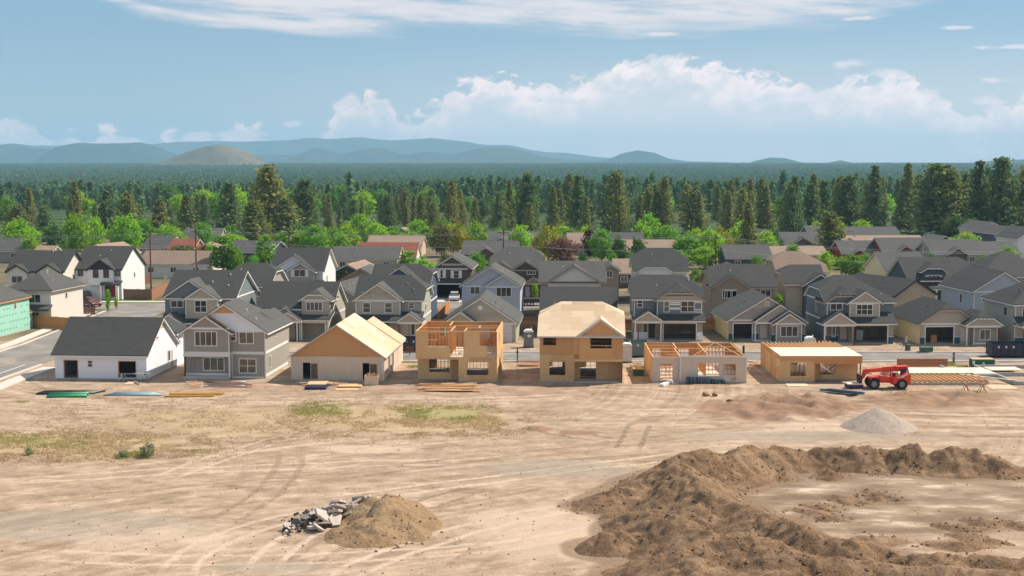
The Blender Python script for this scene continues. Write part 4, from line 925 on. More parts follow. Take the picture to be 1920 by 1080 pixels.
# ---- 5 two-storey fully sheathed house
def house5():
    h = House('house', 'two-storey plywood-sheathed house with a bare pale roof deck and dark window holes', 1012, 717, -3.4, G1)
    Wd = h.at(1167, 717)[0]; ze = h.at(1040, 628)[1] - .05; zf = h.at(1040, 665)[1]; D = 11.0; p = .55
    ul = h.at(1077, 717)[0]; ug = h.at(1085.5, 660)[0]; rec = 2.0
    # walls behind the sheets
    ho = [h.rect(1018, 628, 1043, 647, .12), h.rect(1107, 629, 1147, 653), h.rect(1030, 678, 1060, 703, .12), h.rect(1088, 677, 1117.5, 710, rec)]
    sheets(h, 'sheathing_panel', OSB_O, 'f', 0, ug, zf, ze - .01, .12, [ho[0]], sh=3.4); sheets(h, 'sheathing_panel', OSB, 'f', 0, ul, .14, zf - .004, .12, [ho[2]], sh=3.4)
    sheets(h, 'sheathing_panel', OSB_O, 'f', ug, Wd, zf - .45, ze - .01, 0, [ho[1]], sh=3.4); sheets(h, 'sheathing_panel', OSB, 'f', ul, Wd, .1, zf - .2, rec, [ho[3]], sh=3.4)
    h.box('porch_beam', OSB, ul, Wd + .01, .02, .24, zf - .72, zf - .46); h.box('porch_ceiling', STUD, ul, Wd, .25, rec, zf - .46, zf - .4); h.post(Wd - .1, .14, 0, zf - .72, .17, FENCE_O)
    sheets(h, 'sheathing_panel', OSB, 's', .13, rec, .14, zf - .45, ul, [], out=1); sheets(h, 'sheathing_panel', OSB, 's', .1, D, .1, ze - .01, Wd, [(5, 6, 3.6, 4.8)], sh=3.0, out=1); sheets(h, 'sheathing_panel', OSB, 's', .12, D, .1, ze - .01, 0, [(6, 7, 3.6, 4.8)], sh=3.0, out=-1)
    sheets(h, 'sheathing_panel', OSB, 'f', 0, Wd, .1, ze - .01, D, [(1, 2.2, 0, 2.1), (5, 7.6, 0, 2.2), (2, 3.4, 3.6, 4.8)], sh=3.0, out=1)
    h.box('upper_floor', OSB_O, .05, Wd - .05, .3, D - .05, zf - .38, zf - .05); h.box('foundation', CONC, -.03, ul + .02, .08, D, -.15, .14); h.box('foundation', CONC, ul + .021, Wd + .02, rec - .05, D, -.15, .1); h.box('porch_slab', CONC_L, ul + .03, Wd, .1, rec - .06, -.1, .06)
    # gable end triangles with clipped tops
    for u in (0.0, Wd):
        f, lp, zr = roof_geo(0, Wd, .12, D, ze, p, 'u', .42, .42); pts = sorted([q for q in lp if abs(q[0] - u) < 1e-4], key=lambda q: q[1])
        h.part('gable_sheathing', MB().prism([(q[1], q[2]) for q in pts], 'x', u - .02 if u else -.0, u if u else .02), OSB)
    # roof deck in sheets: front and back slopes, clipped ends
    f, lp, zr = roof_geo(-.28, Wd + .28, -.30, D + .42, ze - .42 * p, p, 'u', .42, .42)
    mb = MB(); slab(mb, f, lp, .12, .01); h.part('roof_frame', mb, m_plain('primed_fascia', (.62, .55, .52), .6))
    # sheets: split each face by rows up the slope and columns along the ridge
    for fc in f:
        P0 = [Vector(q) for q in fc]; nrm = (P0[1] - P0[0]).cross(P0[2] - P0[0]).normalized()
        if nrm.z < 0: nrm = -nrm; P0 = P0[::-1]
        hz_ = Vector((0, 0, 1)).cross(nrm).normalized(); up = nrm.cross(hz_)
        a = [(q - P0[0]).dot(hz_) for q in P0]; b = [(q - P0[0]).dot(up) for q in P0]
        def clip(poly, ax, lo, hi):
            for sgn, lim in ((1, lo), (-1, -hi)):
                out = []
                for i in range(len(poly)):
                    A, B = poly[i], poly[(i + 1) % len(poly)]; da, db = sgn * A[ax] - lim, sgn * B[ax] - lim
                    if da >= 0: out.append(A)
                    if da * db < 0: t = da / (da - db); out.append(tuple(A[k] + t * (B[k] - A[k]) for k in (0, 1)))
                poly = out
                if len(poly) < 3: return []
            return poly
        base = list(zip(a, b)); r = 0; bb = min(b)
        while bb < max(b) - .02:
            aa = min(a) - (1.22 if r % 2 else 0)
            while aa < max(a) - .02:
                pl = clip(clip(base, 1, bb + .004, bb + 1.216), 0, aa + .004, aa + 2.436)
                if len(pl) >= 3:
                    q = [P0[0] + hz_ * x + up * y for x, y in pl]; m2 = MB(); dz = random.uniform(0, .006); slab(m2, [q], q, .155 + dz, .125); h.part('roof_panel', m2, OSB_R)
                aa += 2.44
            bb += 1.22; r += 1
    # front gable
    gp = .72; zg = ze - .02
    f, lp, zr2 = roof_geo(ug, Wd, 0, 5.0, zg, gp, 'v', 0, 0); pts = sorted([q for q in lp if abs(q[1]) < 1e-4], key=lambda q: q[0])
    h.part('gable_sheathing', MB().prism([(q[0], q[2]) for q in pts], 'y', .0, .02), OSB_O)
    h.roof(ug, Wd, 0, 4.6, zg - .1, gp, 'v', (0, 0), .3, OSB_R, m_plain('primed_fascia', (.62, .55, .52), .6), gx=.28)
    for (a, z0_, z1_) in ((ho[1], ho[1][2], ho[1][3]),):
        stud(h, a[1] - a[0], 'x', a[0], .08, a[2] + .25, 'sill_plate')
    frame_wall(h, .1, 3.4, Wd - .1, 3.4, .14, zf - .5, .6); frame_wall(h, ug - .2, 2.2, ug - .2, 6, .14, zf - .5, .6); frame_wall(h, .1, 3.8, Wd - .1, 3.8, zf, ze, .6)
    for k in range(4): h.part('lumber_offcut', MB().beam((7.6 + .1 * k, .5, zf + .35), (8.2 + .08 * k, .75, zf + .4 + .05 * k), .12, .05), STUD_L)
house5()

# ---- 6 single-storey framed house, tan panels
def house6():
    h = House('house', 'roofless single-storey house of orange stud walls behind tan panel siding', 1222.5, 717, -1.4, G1)
    Wd = h.at(1398.5, 717)[0]; zt = h.at(1240, 669)[1]; D = 12.0; ul = h.at(1275.5, 700)[0]; zr = zt + .14
    hA = [h.rect(1238, 682, 1261, 713)]; hB = [h.rect(1309, 681, 1349, 705, -.3), h.rect(1356, 683, 1380, 715, -.3)]
    h.part('front_wall', wall_cells(MB(), 'f', 0, ul, .1, zt - .05, 0, .05, hA), B_TAN); h.part('front_wall', wall_cells(MB(), 'f', ul, Wd, .1, zr - .06, -.3, .05, hB), B_TAN)
    h.box('corner_board', TRIM, ul - .1, ul + .03, -.33, -.302, .1, zr); h.box('band_board', TRIM, ul + .031, Wd + .03, -.33, -.302, zr - .12, zr + .02); h.box('corner_board', TRIM, Wd - .06, Wd + .04, -.33, -.302, .1, zr - .125)
    sheets(h, 'sheathing_panel', OSB, 's', 0, D, .1, zt - .05, 0, [(7.5, 8.1, .8, 2.1)], sh=3.2, out=-1); sheets(h, 'sheathing_panel', OSB, 's', -.24, D, .1, zr - .05, Wd, [], sh=3.2, out=1); sheets(h, 'sheathing_panel', OSB_O, 'f', 0, Wd, .1, zt - .05, D, [(.9, 1.9, .1, 2.1), (4, 5.2, .8, 2.1), (6.8, 9.4, .1, 2.2)], sh=3.2, out=1)
    h.box('floor_deck', DECKW, .02, Wd - .02, .06, D - .03, .1, .16); h.box('foundation', CONC, -.03, Wd + .03, -.02, D + .02, -.15, .095); h.box('foundation', CONC, ul, Wd + .03, -.32, -.021, -.15, .094)
    z0 = .17
    frame_wall(h, .05, .12, ul, .12, z0, zt, skip=[(hA[0][0], hA[0][1] - .1)]); frame_wall(h, ul + .1, -.17, Wd - .1, -.17, z0, zr, skip=[(hB[0][0] - ul - .1, hB[0][1] - ul - .2), (hB[1][0] - ul - .1, hB[1][1] - ul - .2)])
    frame_wall(h, .08, .2, .08, D - .1, z0, zt); frame_wall(h, Wd - .08, -.1, Wd - .08, D - .1, z0, zt); frame_wall(h, .1, D - .1, Wd - .1, D - .1, z0, zt)
    frame_wall(h, ul, .2, ul, 7.0, z0, zt); frame_wall(h, .15, 4.2, ul, 4.2, z0, zt); frame_wall(h, .15, 7.1, 6.2, 7.1, z0, zt); frame_wall(h, 6.2, 3.6, 6.2, D - .2, z0, zt); frame_wall(h, 6.3, 4.8, Wd - .15, 4.8, z0, zt); frame_wall(h, 3.3, 7.2, 3.3, D - .2, z0, zt); frame_wall(h, 6.3, 8.6, Wd - .2, 8.6, z0, zt); frame_wall(h, 1.7, 2.1, 3.1, 2.1, z0, zt); frame_wall(h, .15, 9.6, 3.2, 9.6, z0, zt)
    a, b = h.at(1296, 663, 3)[0], h.at(1384, 663, 3)[0]; m = (a + b) / 2
    tr = MB().beam((a, 1.0, zt), (m, 2.6, zt + 1.25), .09, .04).beam((m, 2.6, zt + 1.25), (b, 1.0, zt), .09, .04).beam((a, 1.0, zt + .04), (b, 1.0, zt + .04), .09, .04); h.part('roof_truss', tr, STUD_L)
    for x, y, q in ((1.2, .8, 1.2), (1.0, 1.5, .7), (5.1, 1.5, 1.1), (7.0, 1.8, 1.3), (8.6, 1.2, .9)): h.part('lumber_offcut', MB().beam((x, y, .2), (x + .8 * q, y + .6 * q, .24), .3, .05), STUD_L)
    h.part('brace', MB().beam((1.0, .3, 2.3), (2.2, .3, .3), .09, .04), STUD); h.part('wall_brace', MB().beam((Wd + .05, .4, zt - .3), (Wd + 2.8, 1.0, .02), .09, .04), STUD_L)
house6()

# ---- 7 single-storey sheathed house with floor joists on top
def house7():
    h = House('house', 'single-storey plywood-sheathed house topped by a white floor deck and bare joists', 1463.5, 717, -.2, G1)
    Wd = h.at(1614, 717)[0]; zt = h.at(1540, 677)[1]; zd = h.at(1540, 667.5)[1]; D = 12.2; ul = h.at(1526.5, 700)[0]; rec = 1.5
    hA = [h.rect(1482, 680, 1511, 705)]; hB = [h.rect(1535.5, 677, 1566, 702, rec)]
    sheets(h, 'sheathing_panel', OSB, 'f', 0, ul, .16, zt, 0, hA, sh=3.2); sheets(h, 'sheathing_panel', OSB, 'f', ul, Wd, .16, zt, rec, hB, sh=3.2); sheets(h, 'sheathing_panel', OSB, 's', 0, rec, .16, zt, ul, [], out=1, sh=3.2)
    sheets(h, 'sheathing_panel', OSB, 's', 0, D, .16, zd - .04, 0, [(1.4, 1.75, .9, 2.3), (4.6, 4.95, .9, 2.6)], sh=3.2, out=-1); sheets(h, 'sheathing_panel', OSB, 's', rec, D, .16, zt, Wd, [], sh=3.2, out=1); sheets(h, 'sheathing_panel', OSB_O, 'f', 0, Wd, .16, zt, D, [(1.2, 2.4, .2, 2.1), (4.4, 7.4, .2, 2.2)], sh=3.2, out=1)
    h.box('foundation', CONC, -.03, ul + .02, -.02, D, -.2, .16); h.box('foundation', CONC, ul + .021, Wd + .03, rec - .03, D, -.2, .155); h.post(Wd - .06, .1, 0, zt - .28, .12); h.box('corner_post', STUD, ul - .02, ul + .1, -.04, .1, .1, zt)
    h.box('porch_beam', STUD, ul + .02, Wd + .1, .0, .14, zt - .3, zt - .01); h.box('rim_joist', STUD, -.02, Wd + .12, -.02, .03, zt + .004, zd - .02); h.box('rim_joist', STUD, -.02, .025, .032, D, zt + .004, zd - .022)
    dk = 7.0
    sheet_w = 1.22; u = -.02
    while u < Wd + .1:
        for v0, v1 in ((-.03, 2.4), (2.41, 4.84), (4.85, dk)): h.box('deck_panel', DECKW, u + .003, min(u + 1.217, Wd + .13), v0, v1, zd - .02, zd + .01 + random.uniform(0, .004))
        u += 1.22
    n = 19; jm = MB().box(-.04, .04, 0, D - .06, 0, zd - zt - .05).mesh('joist'); jm.materials.append(STUD_L)
    for k in range(n):
        o = bpy.data.objects.new('joist', jm); COL.objects.link(o); o.parent = h.root; o.location = (.2 + k * (Wd - .3) / (n - 1), .035, zt + .012)
    for k in range(8): h.box('joist_end', STUD_L, Wd * .60 + .42 * k, Wd * .60 + .42 * k + .05, D + .0, D + .9, zt + .02, zd - .03)
    frame_wall(h, .1, .1, ul, .1, .17, zt, .41); frame_wall(h, .1, 5.2, Wd - .1, 5.2, .17, zt, .5, skip=[(4.3, 5.6)]); frame_wall(h, 4.6, 1.7, 4.6, 5.1, .17, zt, .41)
    h.part('wall_brace', MB().beam((-.05, 6.5, zd - .2), (-2.9, 6.0, .02), .09, .04), STUD_L); h.part('brace', MB().beam((4.7, 2.0, .25), (6.4, 2.2, 1.6), .1, .05), FENCE_O)
    h.box('floor_slab', CONC_L, .03, Wd - .03, .03 + rec, D - .05, .1, .165)
house7()

# ---- floor platforms to the right
def platform():
    h = House('floor_platform', 'low floor platform of bare joists with a white deck behind the red telehandler', 1712, 722, .8, None, cat='foundation')
    u1, v1 = 8.2, 8.6
    mb = wall_cells(MB(), 'f', -.9, u1, -.2, .25, -.01, .2, []); mb.box(-.9, -.7, .2, v1, -.2, .25).box(u1 - .2, u1, .2, v1, -.2, .25).box(-.9, u1, v1, v1 + .2, -.2, .25); h.part('stem_wall', mb, CONC)
    jm = MB().box(-.045, .045, 0, v1 - .25, 0, .30).mesh('joist'); jm.materials.append(STUD_L)
    for k in range(17):
        o = bpy.data.objects.new('joist', jm); COL.objects.link(o); o.parent = h.root; o.location = (-.8 + k * (u1 + .7) / 16, .02, .255)
    u = -.85
    while u < u1 - .3:
        for v0, vb in ((4.6, 6.6), (6.61, v1)): h.box('deck_panel', DECKW, u + .004, min(u + 1.21, u1), v0 + random.uniform(0, .05), vb, .56, .585 + random.uniform(0, .006))
        u += 1.22
platform()
def platform2():
    h = House('house_foundation', 'grey concrete house foundation with a white deck at the right edge', 1905, 722, 1.5, None, cat='foundation')
    mb = wall_cells(MB(), 's', 0, 12, -.2, .42, -.2, .22, []); mb.box(.02, 9, -.01, .2, -.2, .40).box(.02, 9, 11.8, 12.02, -.2, .42).box(-4.2, -.2, 4.8, 5.0, -.2, .40).box(-4.2, -4.0, 5.0, 12, -.2, .42).box(.02, 9, 6, 6.2, -.2, .41)
    h.part('stem_wall', mb, CONC)
    for k in range(4):
        for v in (5.3, 7.6): h.box('deck_panel', DECKW, -4.0 + k * 1.0, -3.01 + k * 1.0, v, v + 2.29, .40, .43 + .002 * k)
    for k in range(3): h.box('deck_panel', DECKW, .3 + k * 1.22, 1.51 + k * 1.22, 8, 10.4, .41, .435)
    h.part('form_board', MB().beam((-4.4, 4.6, .5), (.0, .0, .5), .3, .06), CONC_L)
platform2()
# ================================================================ second row: new finished houses across the street
G2 = 'new houses across the street'
def A1():
    h = House('house', 'slate-blue and taupe two-storey house with a double front gable behind the white bungalow', 313, 641, -4.5, G2)
    u1 = h.at(441, 641)[0]; ze = h.at(330, 558)[1]; D = 10.8; p = .56
    h.block(0, u1, 0, D, ze, p, 'u', m=S_BLUE, rm=SH_D, oh=.4, gx=.4)
    ub = h.at(396, 560)[0]
    h.block(-.02, h.at(404, 600)[0], -.35, 4, ze, .66, 'v', m=S_BLUE, rm=SH_G, oh=.35, gx=.3, z0=2.9)
    a, b = h.at(348, 590, -1.3)[0], h.at(409, 590, -1.3)[0]
    h.block(a, b, -1.3, 2.2, ze - .1, .63, 'v', m=S_TAUPE, rm=SH_G, oh=.35, gx=.3, z0=2.9)
    h.window(365, 563, 388, 586, -1.3, 1, 1); h.window(320, 563, 344, 577, -.35, 1)
    h.band_m(a, b, ze - .05, -1.3); h.band_m(0, a - .02, ze - .05, -.35); h.corner(a + .06, 2.9, ze, -1.3); h.corner(b - .06, 2.9, ze, -1.3)
    h.shed(-.2, u1, -2.2, .2, 2.75, 3.9, SH_D); h.gable_porch(-.4, 3.2, -3.2, .2, 2.75, .6, S_TAUPE, SH_G); h.post(-.2, -3.1, 0, 2.5); h.post(3.0, -3.1, 0, 2.5)
    h.box('garage_door', TRIM_T, 4.6, 8.6, -.05, -.003, 0, 2.3)
    h.band_m(.02, u1, 2.9, 0); h.box('band_board', TRIM, u1 + .002, u1 + .04, 0, D, ze - .1, ze + .1); h.side_window(u1, 3.5, 4.4, 3.6, 4.8)
    h.vents([(5.6, 2.6, ze + 1.8), (7.9, 2.0, ze + 1.4), (7.6, 4.2, ze + 2.7)])
A1()
def A2():
    h = House('house', 'sage-grey storey-and-a-half house with a bracketed dormer over an open garage', 512, 637, -4.5, G2)
    u1 = h.at(617, 637)[0]; D = 11; p = .62; ze = 4.1
    ug = h.at(563, 637)[0]
    h.shell(-2.2, u1, 1.2, D, 0, ze, p, 'u', m=S_SAGE); h.roof(-2.2, u1, 1.2, D, ze, p, 'u', m=SH_D, oh=.35, gx=.4)
    hole = h.rect(567, 606, 609, 637, -.4)
    h.shell(ug, u1, -.4, 5.5, 0, 2.75, .3, 'u', m=S_SAGE, holes=[hole], flat=True)
    h.shed(ug - .4, u1 + .35, -.9, 2.4, 2.75, 3.7, SH_D)
    za = h.at(590, 563, .8)[1]
    h.block(ug + .05, u1 - .05, .8, 5, za, .62, 'v', c=(.42, 0), m=S_TAUPE, rm=SH_G, oh=.4, gx=.35, z0=3.0)
    h.window(574, 566, 605, 583, .8, 3); h.band_m(ug + .05, u1 - .05, za - .02, .8); h.brackets(ug + 1.0, u1 - 1.0, za + .78, .8, 5)
    h.gable_porch(ug - 3.0, ug + .3, -1.4, 2.0, 2.7, .62, S_TAUPE, SH_G); h.post(ug - 2.8, -1.3, 0, 2.45); h.post(ug - .1, -1.3, 0, 2.45, .16, TRIM); h.window(538, 606, 551, 632, 1.2, 0, 1); h.box('foundation', CONC, -2.2, u1 + .02, 1.0, D, -.1, .1)
    mb = MB().box(hole[0] - .16, hole[0], -.44, -.403, 0, hole[3] + .16).box(hole[1], hole[1] + .16, -.44, -.403, 0, hole[3] + .16).box(hole[0], hole[1], -.44, -.403, hole[3], hole[3] + .16); h.part('garage_frame', mb, TRIM)
    h.corner(u1 - .05, 0, 2.7, -.4); h.corner(ug + .05, 0, 2.7, -.4)
    h.box('band_board', TRIM, u1 + .002, u1 + .04, 1.2, D, 3.0, 3.25)
    h.block(ug - 3.6, ug - .8, .6, 4.5, 3.35, .6, 'v', m=S_TAUPE, rm=SH_G, oh=.3)
A2()
def A3():
    h = House('house', 'sage-grey two-storey house with a bracketed front gable and small gabled porch', 667, 637, -4.2, G2)
    u1 = h.at(790, 637, 0)[0]; ze = h.at(700, 563)[1]; D = 10; p = .6
    h.block(0, u1, .9, D, ze, p, 'u', c=(0, .55), m=S_SAGE, rm=SH_D, oh=.4)
    b = h.at(751, 600, 0)[0]
    h.block(0, b, 0, 5, ze, .66, 'v', m=S_SAGE, rm=SH_G, oh=.42, gx=.4, z0=2.8); h.brackets(.9, b - .9, ze + .95, 0, 6); h.box('gable_band', TRIM_T, .75, b - .75, -.05, -.003, ze + .95, ze + 1.1)
    h.band_m(0, b, ze - .05, 0); h.window(680, 567, 695, 587, 0, 0, 1); h.window(721, 567, 736, 587, 0, 0, 1); h.window(766, 567, 777, 579, .9, 0, 1); h.corner(b - .06, 2.8, ze, 0); h.corner(.06, 2.8, ze, 0); h.corner(u1 - .06, 2.8, ze, .9)
    h.shed(-.3, u1 + .3, -1.6, 1.0, 2.65, 3.7, SH_D)
    a0, a1 = h.at(746, 605, -2.2)[0], h.at(789, 605, -2.2)[0]; h.gable_porch(a0, a1, -2.2, .6, 2.7, .66, S_TAUPE, SH_G)
    for u in (a0 + .1, a1 - .1, .1, 3.0): h.post(u, -2.0 if u > 3.5 else -1.4, 0, 2.5)
    h.door(754, 607, 765, 633, .9); h.window(770, 606, 779, 629, .9, 0); h.box('porch_slab', CONC_L, -.2, u1, -2.3, .85, -.1, .15)
    h.box('garage_door', m_plain('garage_dark', (.05, .045, .04)), .3, 4.4, .85, .897, 0, 2.2)
    h.side_window(u1, 4, 4.9, 3.5, 4.5); h.box('band_board', TRIM, u1 + .002, u1 + .04, .9, D, 2.8, 3.05)
    h.vents([(6.6, 3.6, ze + 1.9), (7.6, 2.4, ze + 1.2)], METAL)
A3()
def A4():
    h = House('house', 'low sage-grey house with a round gable vent and a white garage door', 833, 641, -3.2, G2)
    u1 = h.at(968, 641)[0]; ze = h.at(950, 606)[1]; D = 12; 
    h.block(0, u1, 0, D, ze, .66, 'v', m=S_SAGE, rm=SH_G, oh=.45, gx=.4)
    zr = ze + .66 * u1 / 2
    h.box('gable_band', TRIM_T, u1 / 2 - 2.6, u1 / 2 + 2.6, -.05, -.003, zr - 1.95, zr - 1.8); h.brackets(u1 / 2 - 2.4, u1 / 2 + 2.4, zr - 1.95, 0, 7)
    h.part('round_vent', MB().lathe([(0, -.06), (.33, -.06), (.33, -.003)], (u1 / 2, 0, zr - 1.15), 'y', 16), TRIM)
    a, b = 0.1, h.at(893, 620, -1.4)[0]; h.gable_porch(a, b, -1.4, 2, ze, .68, S_TAUPE, SH_G); h.brackets(a + .8, b - .8, ze + .75, -1.4, 5); h.post(a + .15, -1.3, 0, ze - .2, .18, TRIM); h.post(b - .15, -1.3, 0, ze - .2, .18, TRIM)
    g = h.box('garage_door', m_plain('garage_white', (.62, .60, .56)), *[h.rect(915, 607, 960, 640)[k] for k in (0, 1)], -.06, -.003, 0, 2.35)
    for k in range(1, 4): h.box('panel_joint', TRIM_T, *[h.rect(915, 607, 960, 640)[q] for q in (0, 1)], -.064, -.0605, k * .58, k * .58 + .03, parent=g)
    h.band_m(0, u1, ze - .06, 0); h.corner(u1 - .06, 0, ze, 0); h.window(843, 608, 856, 628, 0, 0, 1)
    h.vents([(6.6, 4, zr - 1.0), (7.6, 1.5, zr - 1.7)], TRIM_D)
A4()
def A5():
    h = House('house', 'single-storey grey house with a battened gable behind the plywood-roofed two-storey house', 1016, 628, -3.0, G2)
    u1 = h.at(1152, 628)[0]; ze = 2.9; D = 11
    h.block(0, u1, 0, D, ze, .56, 'u', m=S_GREY, rm=SH_D, oh=.4)
    b = h.at(1062, 600)[0]; h.block(-.02, b, -1.6, 4, ze, .72, 'v', m=S_TAUPE, rm=SH_G, oh=.35)
    h.window_m(b / 2 - .3, b / 2 + .3, ze + .4, ze + 1.0, -1.6, 0); h.band_m(0, b, ze - .05, -1.6); h.window_m(.7, 2.4, .9, 2.2, -1.6, 1)
A5()
def wainscot(h, u0, u1, v, z1=.95): h.box('stone_base', TEAL, u0, u1, v - .07, v - .003, .12, z1); h.box('base_cap', TRIM, u0, u1, v - .1, v - .003, z1 + .002, z1 + .07)
def A6():
    h = House('house', 'blue-grey two-storey house with white horizontal bands, gabled porch and open double garage', 1189, 638, -1.6, G2)
    u1 = h.at(1316, 638)[0]; ze = h.at(1215, 561, 1)[1]; D = 10.5; p = .56
    h.block(0, u1, 1.0, D, ze, p, 'u', c=(.25, .5), m=S_BLUE, rm=SH_D, oh=.35, z0=2.6)
    a = h.at(1231.5, 600, .2)[0]; b = u1
    h.block(a, b, .2, 5, ze - .08, .64, 'v', c=(.5, 0), m=S_BLUE, rm=SH_D, oh=.4, gx=.4, z0=2.8, trim=TRIM_T)
    h.box('gable_panel', S_TAUPE, a + .1, b - .1, .15, .197, ze + .0, ze + .5); h.box('gable_band', TRIM, a, b, .13, .197, ze - .22, ze - .06); h.brackets(a + 1.4, b - 1.4, ze + 1.18, .2, 5)
    for y in (567.5, 573.5, 579.5): 
        if y != 573.5: h.band(1256, 1275, y, .2, .16)
    h.band(1256, 1275, 571, .2, .2); h.band(1256, 1275, 577.5, .2, .16)
    for y in (567, 580.5, 585): h.band(1303, 1315, y, .2, .16)
    h.window(1244, 564, 1255.5, 585.5, .2, 0, 1); h.window(1276, 564, 1302.5, 585.5, .2, 1, 1); h.window(1194, 561, 1205.5, 577, 1.0, 0, 1); h.corner(a + .05, 2.9, ze, .2); h.corner(b - .05, 2.9, ze, .2); h.corner(.05, 2.9, ze, 1.0)
    g0, g1 = h.at(1242, 620, -.6)[0], u1; hole = h.rect(1244, 607, 1305, 637.5, -.6)
    h.shell(g0, g1, -.6, 6.5, 0, 2.72, .3, 'u', m=S_GREY, holes=[hole], flat=True); h.shed(g0 - .3, g1 + .35, -1.3, 1.0, 2.72, 3.75, SH_D)
    mb = MB().box(hole[0] - .14, hole[0], -.64, -.603, 0, hole[3] + .15).box(hole[1], hole[1] + .14, -.64, -.603, 0, hole[3] + .15).box(hole[0], hole[1], -.64, -.603, hole[3], hole[3] + .15); h.part('garage_frame', mb, TRIM)
    h.box('stone_base', WRAP, hole[1] + .16, g1, -.66, -.604, .1, 1.2); h.shell(0, g0 - .01, 1.02, 6, 0, 2.6, .3, 'u', m=S_TAUPE, flat=True)
    c0, c1 = h.at(1190, 605, -1.4)[0], h.at(1241, 605, -1.4)[0]; h.gable_porch(c0, c1, -1.4, 2.0, 2.72, .64, S_TAUPE, SH_D)
    for u in (c0 + .5, c1 - .55, c0 + .1, c1 - .1): h.post(u, -1.25, 0, 2.46, .16, POST if u in (c0 + .5, c1 - .55) else TRIM)
    h.window(1205, 606, 1215, 627, 1.02, 0); h.box('stone_base', WRAP, .02, h.at(1215, 630, 1.02)[0], .95, 1.016, .1, 1.0); h.door(1216, 606, 1228, 633, 1.02, m_plain('door_dark', (.06, .045, .035))); h.box('porch_slab', CONC_L, -.1, g0 - .02, -1.5, 1.0, -.1, .15)
    h.side_window(0, 4, 5, 3.6, 4.8, False); h.vents([(3.2, 3.4, ze + 1.5), (5.0, 1.8, ze + .9), (7.6, 4.5, ze + 2.2)])
    h.box('garage_bench', TRIM, hole[1] - 1.7, hole[1] - .1, 2.6, 3.1, .75, .84)
A6()
def A7():
    h = House('house', 'single-storey grey house with three stepped front gables and an open single garage', 1366, 638, 1.0, G2)
    u1 = h.at(1506, 638)[0]; ze = h.at(1380, 602)[1]; D = 12.5; ua = h.at(1453, 620)[0]
    hole = h.rect(1375, 607, 1410, 636.5)
    w1 = h.at(1510, 620)[0]
    h.block(0, w1, 0, D, ze, .60, 'v', c=(0, .4), m=S_GREY, rm=SH_G, oh=.4, gx=.35, holes=[hole], side_l=S_PRIMER)
    zr = ze + .6 * w1 / 2
    h.box('gable_band', TRIM, .2, w1 - .2, -.04, -.003, ze + .02, ze + .2); h.window_m(w1 / 2 - .25, w1 / 2 + .25, zr - 1.05, zr - .45, 0, 0)
    h.part('gable_panel', MB().prism([(w1 / 2 - 2.0, zr - 1.35), (w1 / 2 + 2.0, zr - 1.35), (w1 / 2, zr - .15)], 'y', -.03, -.004), S_TAUPE)
    a0, a1 = h.at(1416, 610, -.9)[0], h.at(1509, 610, -.9)[0]; h.gable_porch(a0, a1, -.9, 4, ze - .05, .66, S_TAUPE, SH_D)
    b0, b1 = h.at(1446, 612, -1.5)[0], h.at(1512, 612, -1.5)[0]; h.gable_porch(b0, b1, -1.5, 4, ze - .1, .66, S_TAUPE, SH_D)
    d0, d1 = h.at(1455, 620, -2.1)[0], h.at(1504, 620, -2.1)[0]; h.block(d0, d1, -2.1, 3.0, ze - .12, .66, 'v', m=S_GREY, rm=SH_D, oh=.5, gx=.3, gable=S_TAUPE)
    h.band_m(d0, d1, ze - .16, -2.1); h.corner(d0 + .06, 0, ze - .2, -2.1); h.corner(d1 - .06, 0, ze - .2, -2.1); h.window(1463, 611, 1496.5, 631.5, -2.1, 2)
    h.door(1425, 609, 1439, 634, -.02); wainscot(h, 0, hole[0] - .14, 0); wainscot(h, hole[1] + .14, hole[1] + .9, 0); wainscot(h, h.at(1446, 630, -1.5)[0], d0, -1.5); h.box('porch_wall', S_GREY, h.at(1446, 630, -1.5)[0], d0 - .004, -1.5, -.02, 0, ze - .4); wainscot(h, d1 + .02, d1 + .6, -1.5); h.box('porch_wall', S_GREY, d1 + .004, d1 + .6, -1.5, 0, 0, ze - .4)
    mb = MB().box(hole[0] - .13, hole[0], -.04, -.003, 0, hole[3] + .14).box(hole[1], hole[1] + .13, -.04, -.003, 0, hole[3] + .14).box(hole[0], hole[1], -.04, -.003, hole[3], hole[3] + .14); h.part('garage_frame', mb, TRIM)
    h.post(h.at(1416, 630, -.85)[0], -.85, 0, ze - .3, .16, TRIM); h.vents([(3.0, 4.5, ze + 2.1)], TRIM_D); h.box('porch_slab', CONC_L, 3.1, d0, -1.45, -.02, -.1, .12)
A7()
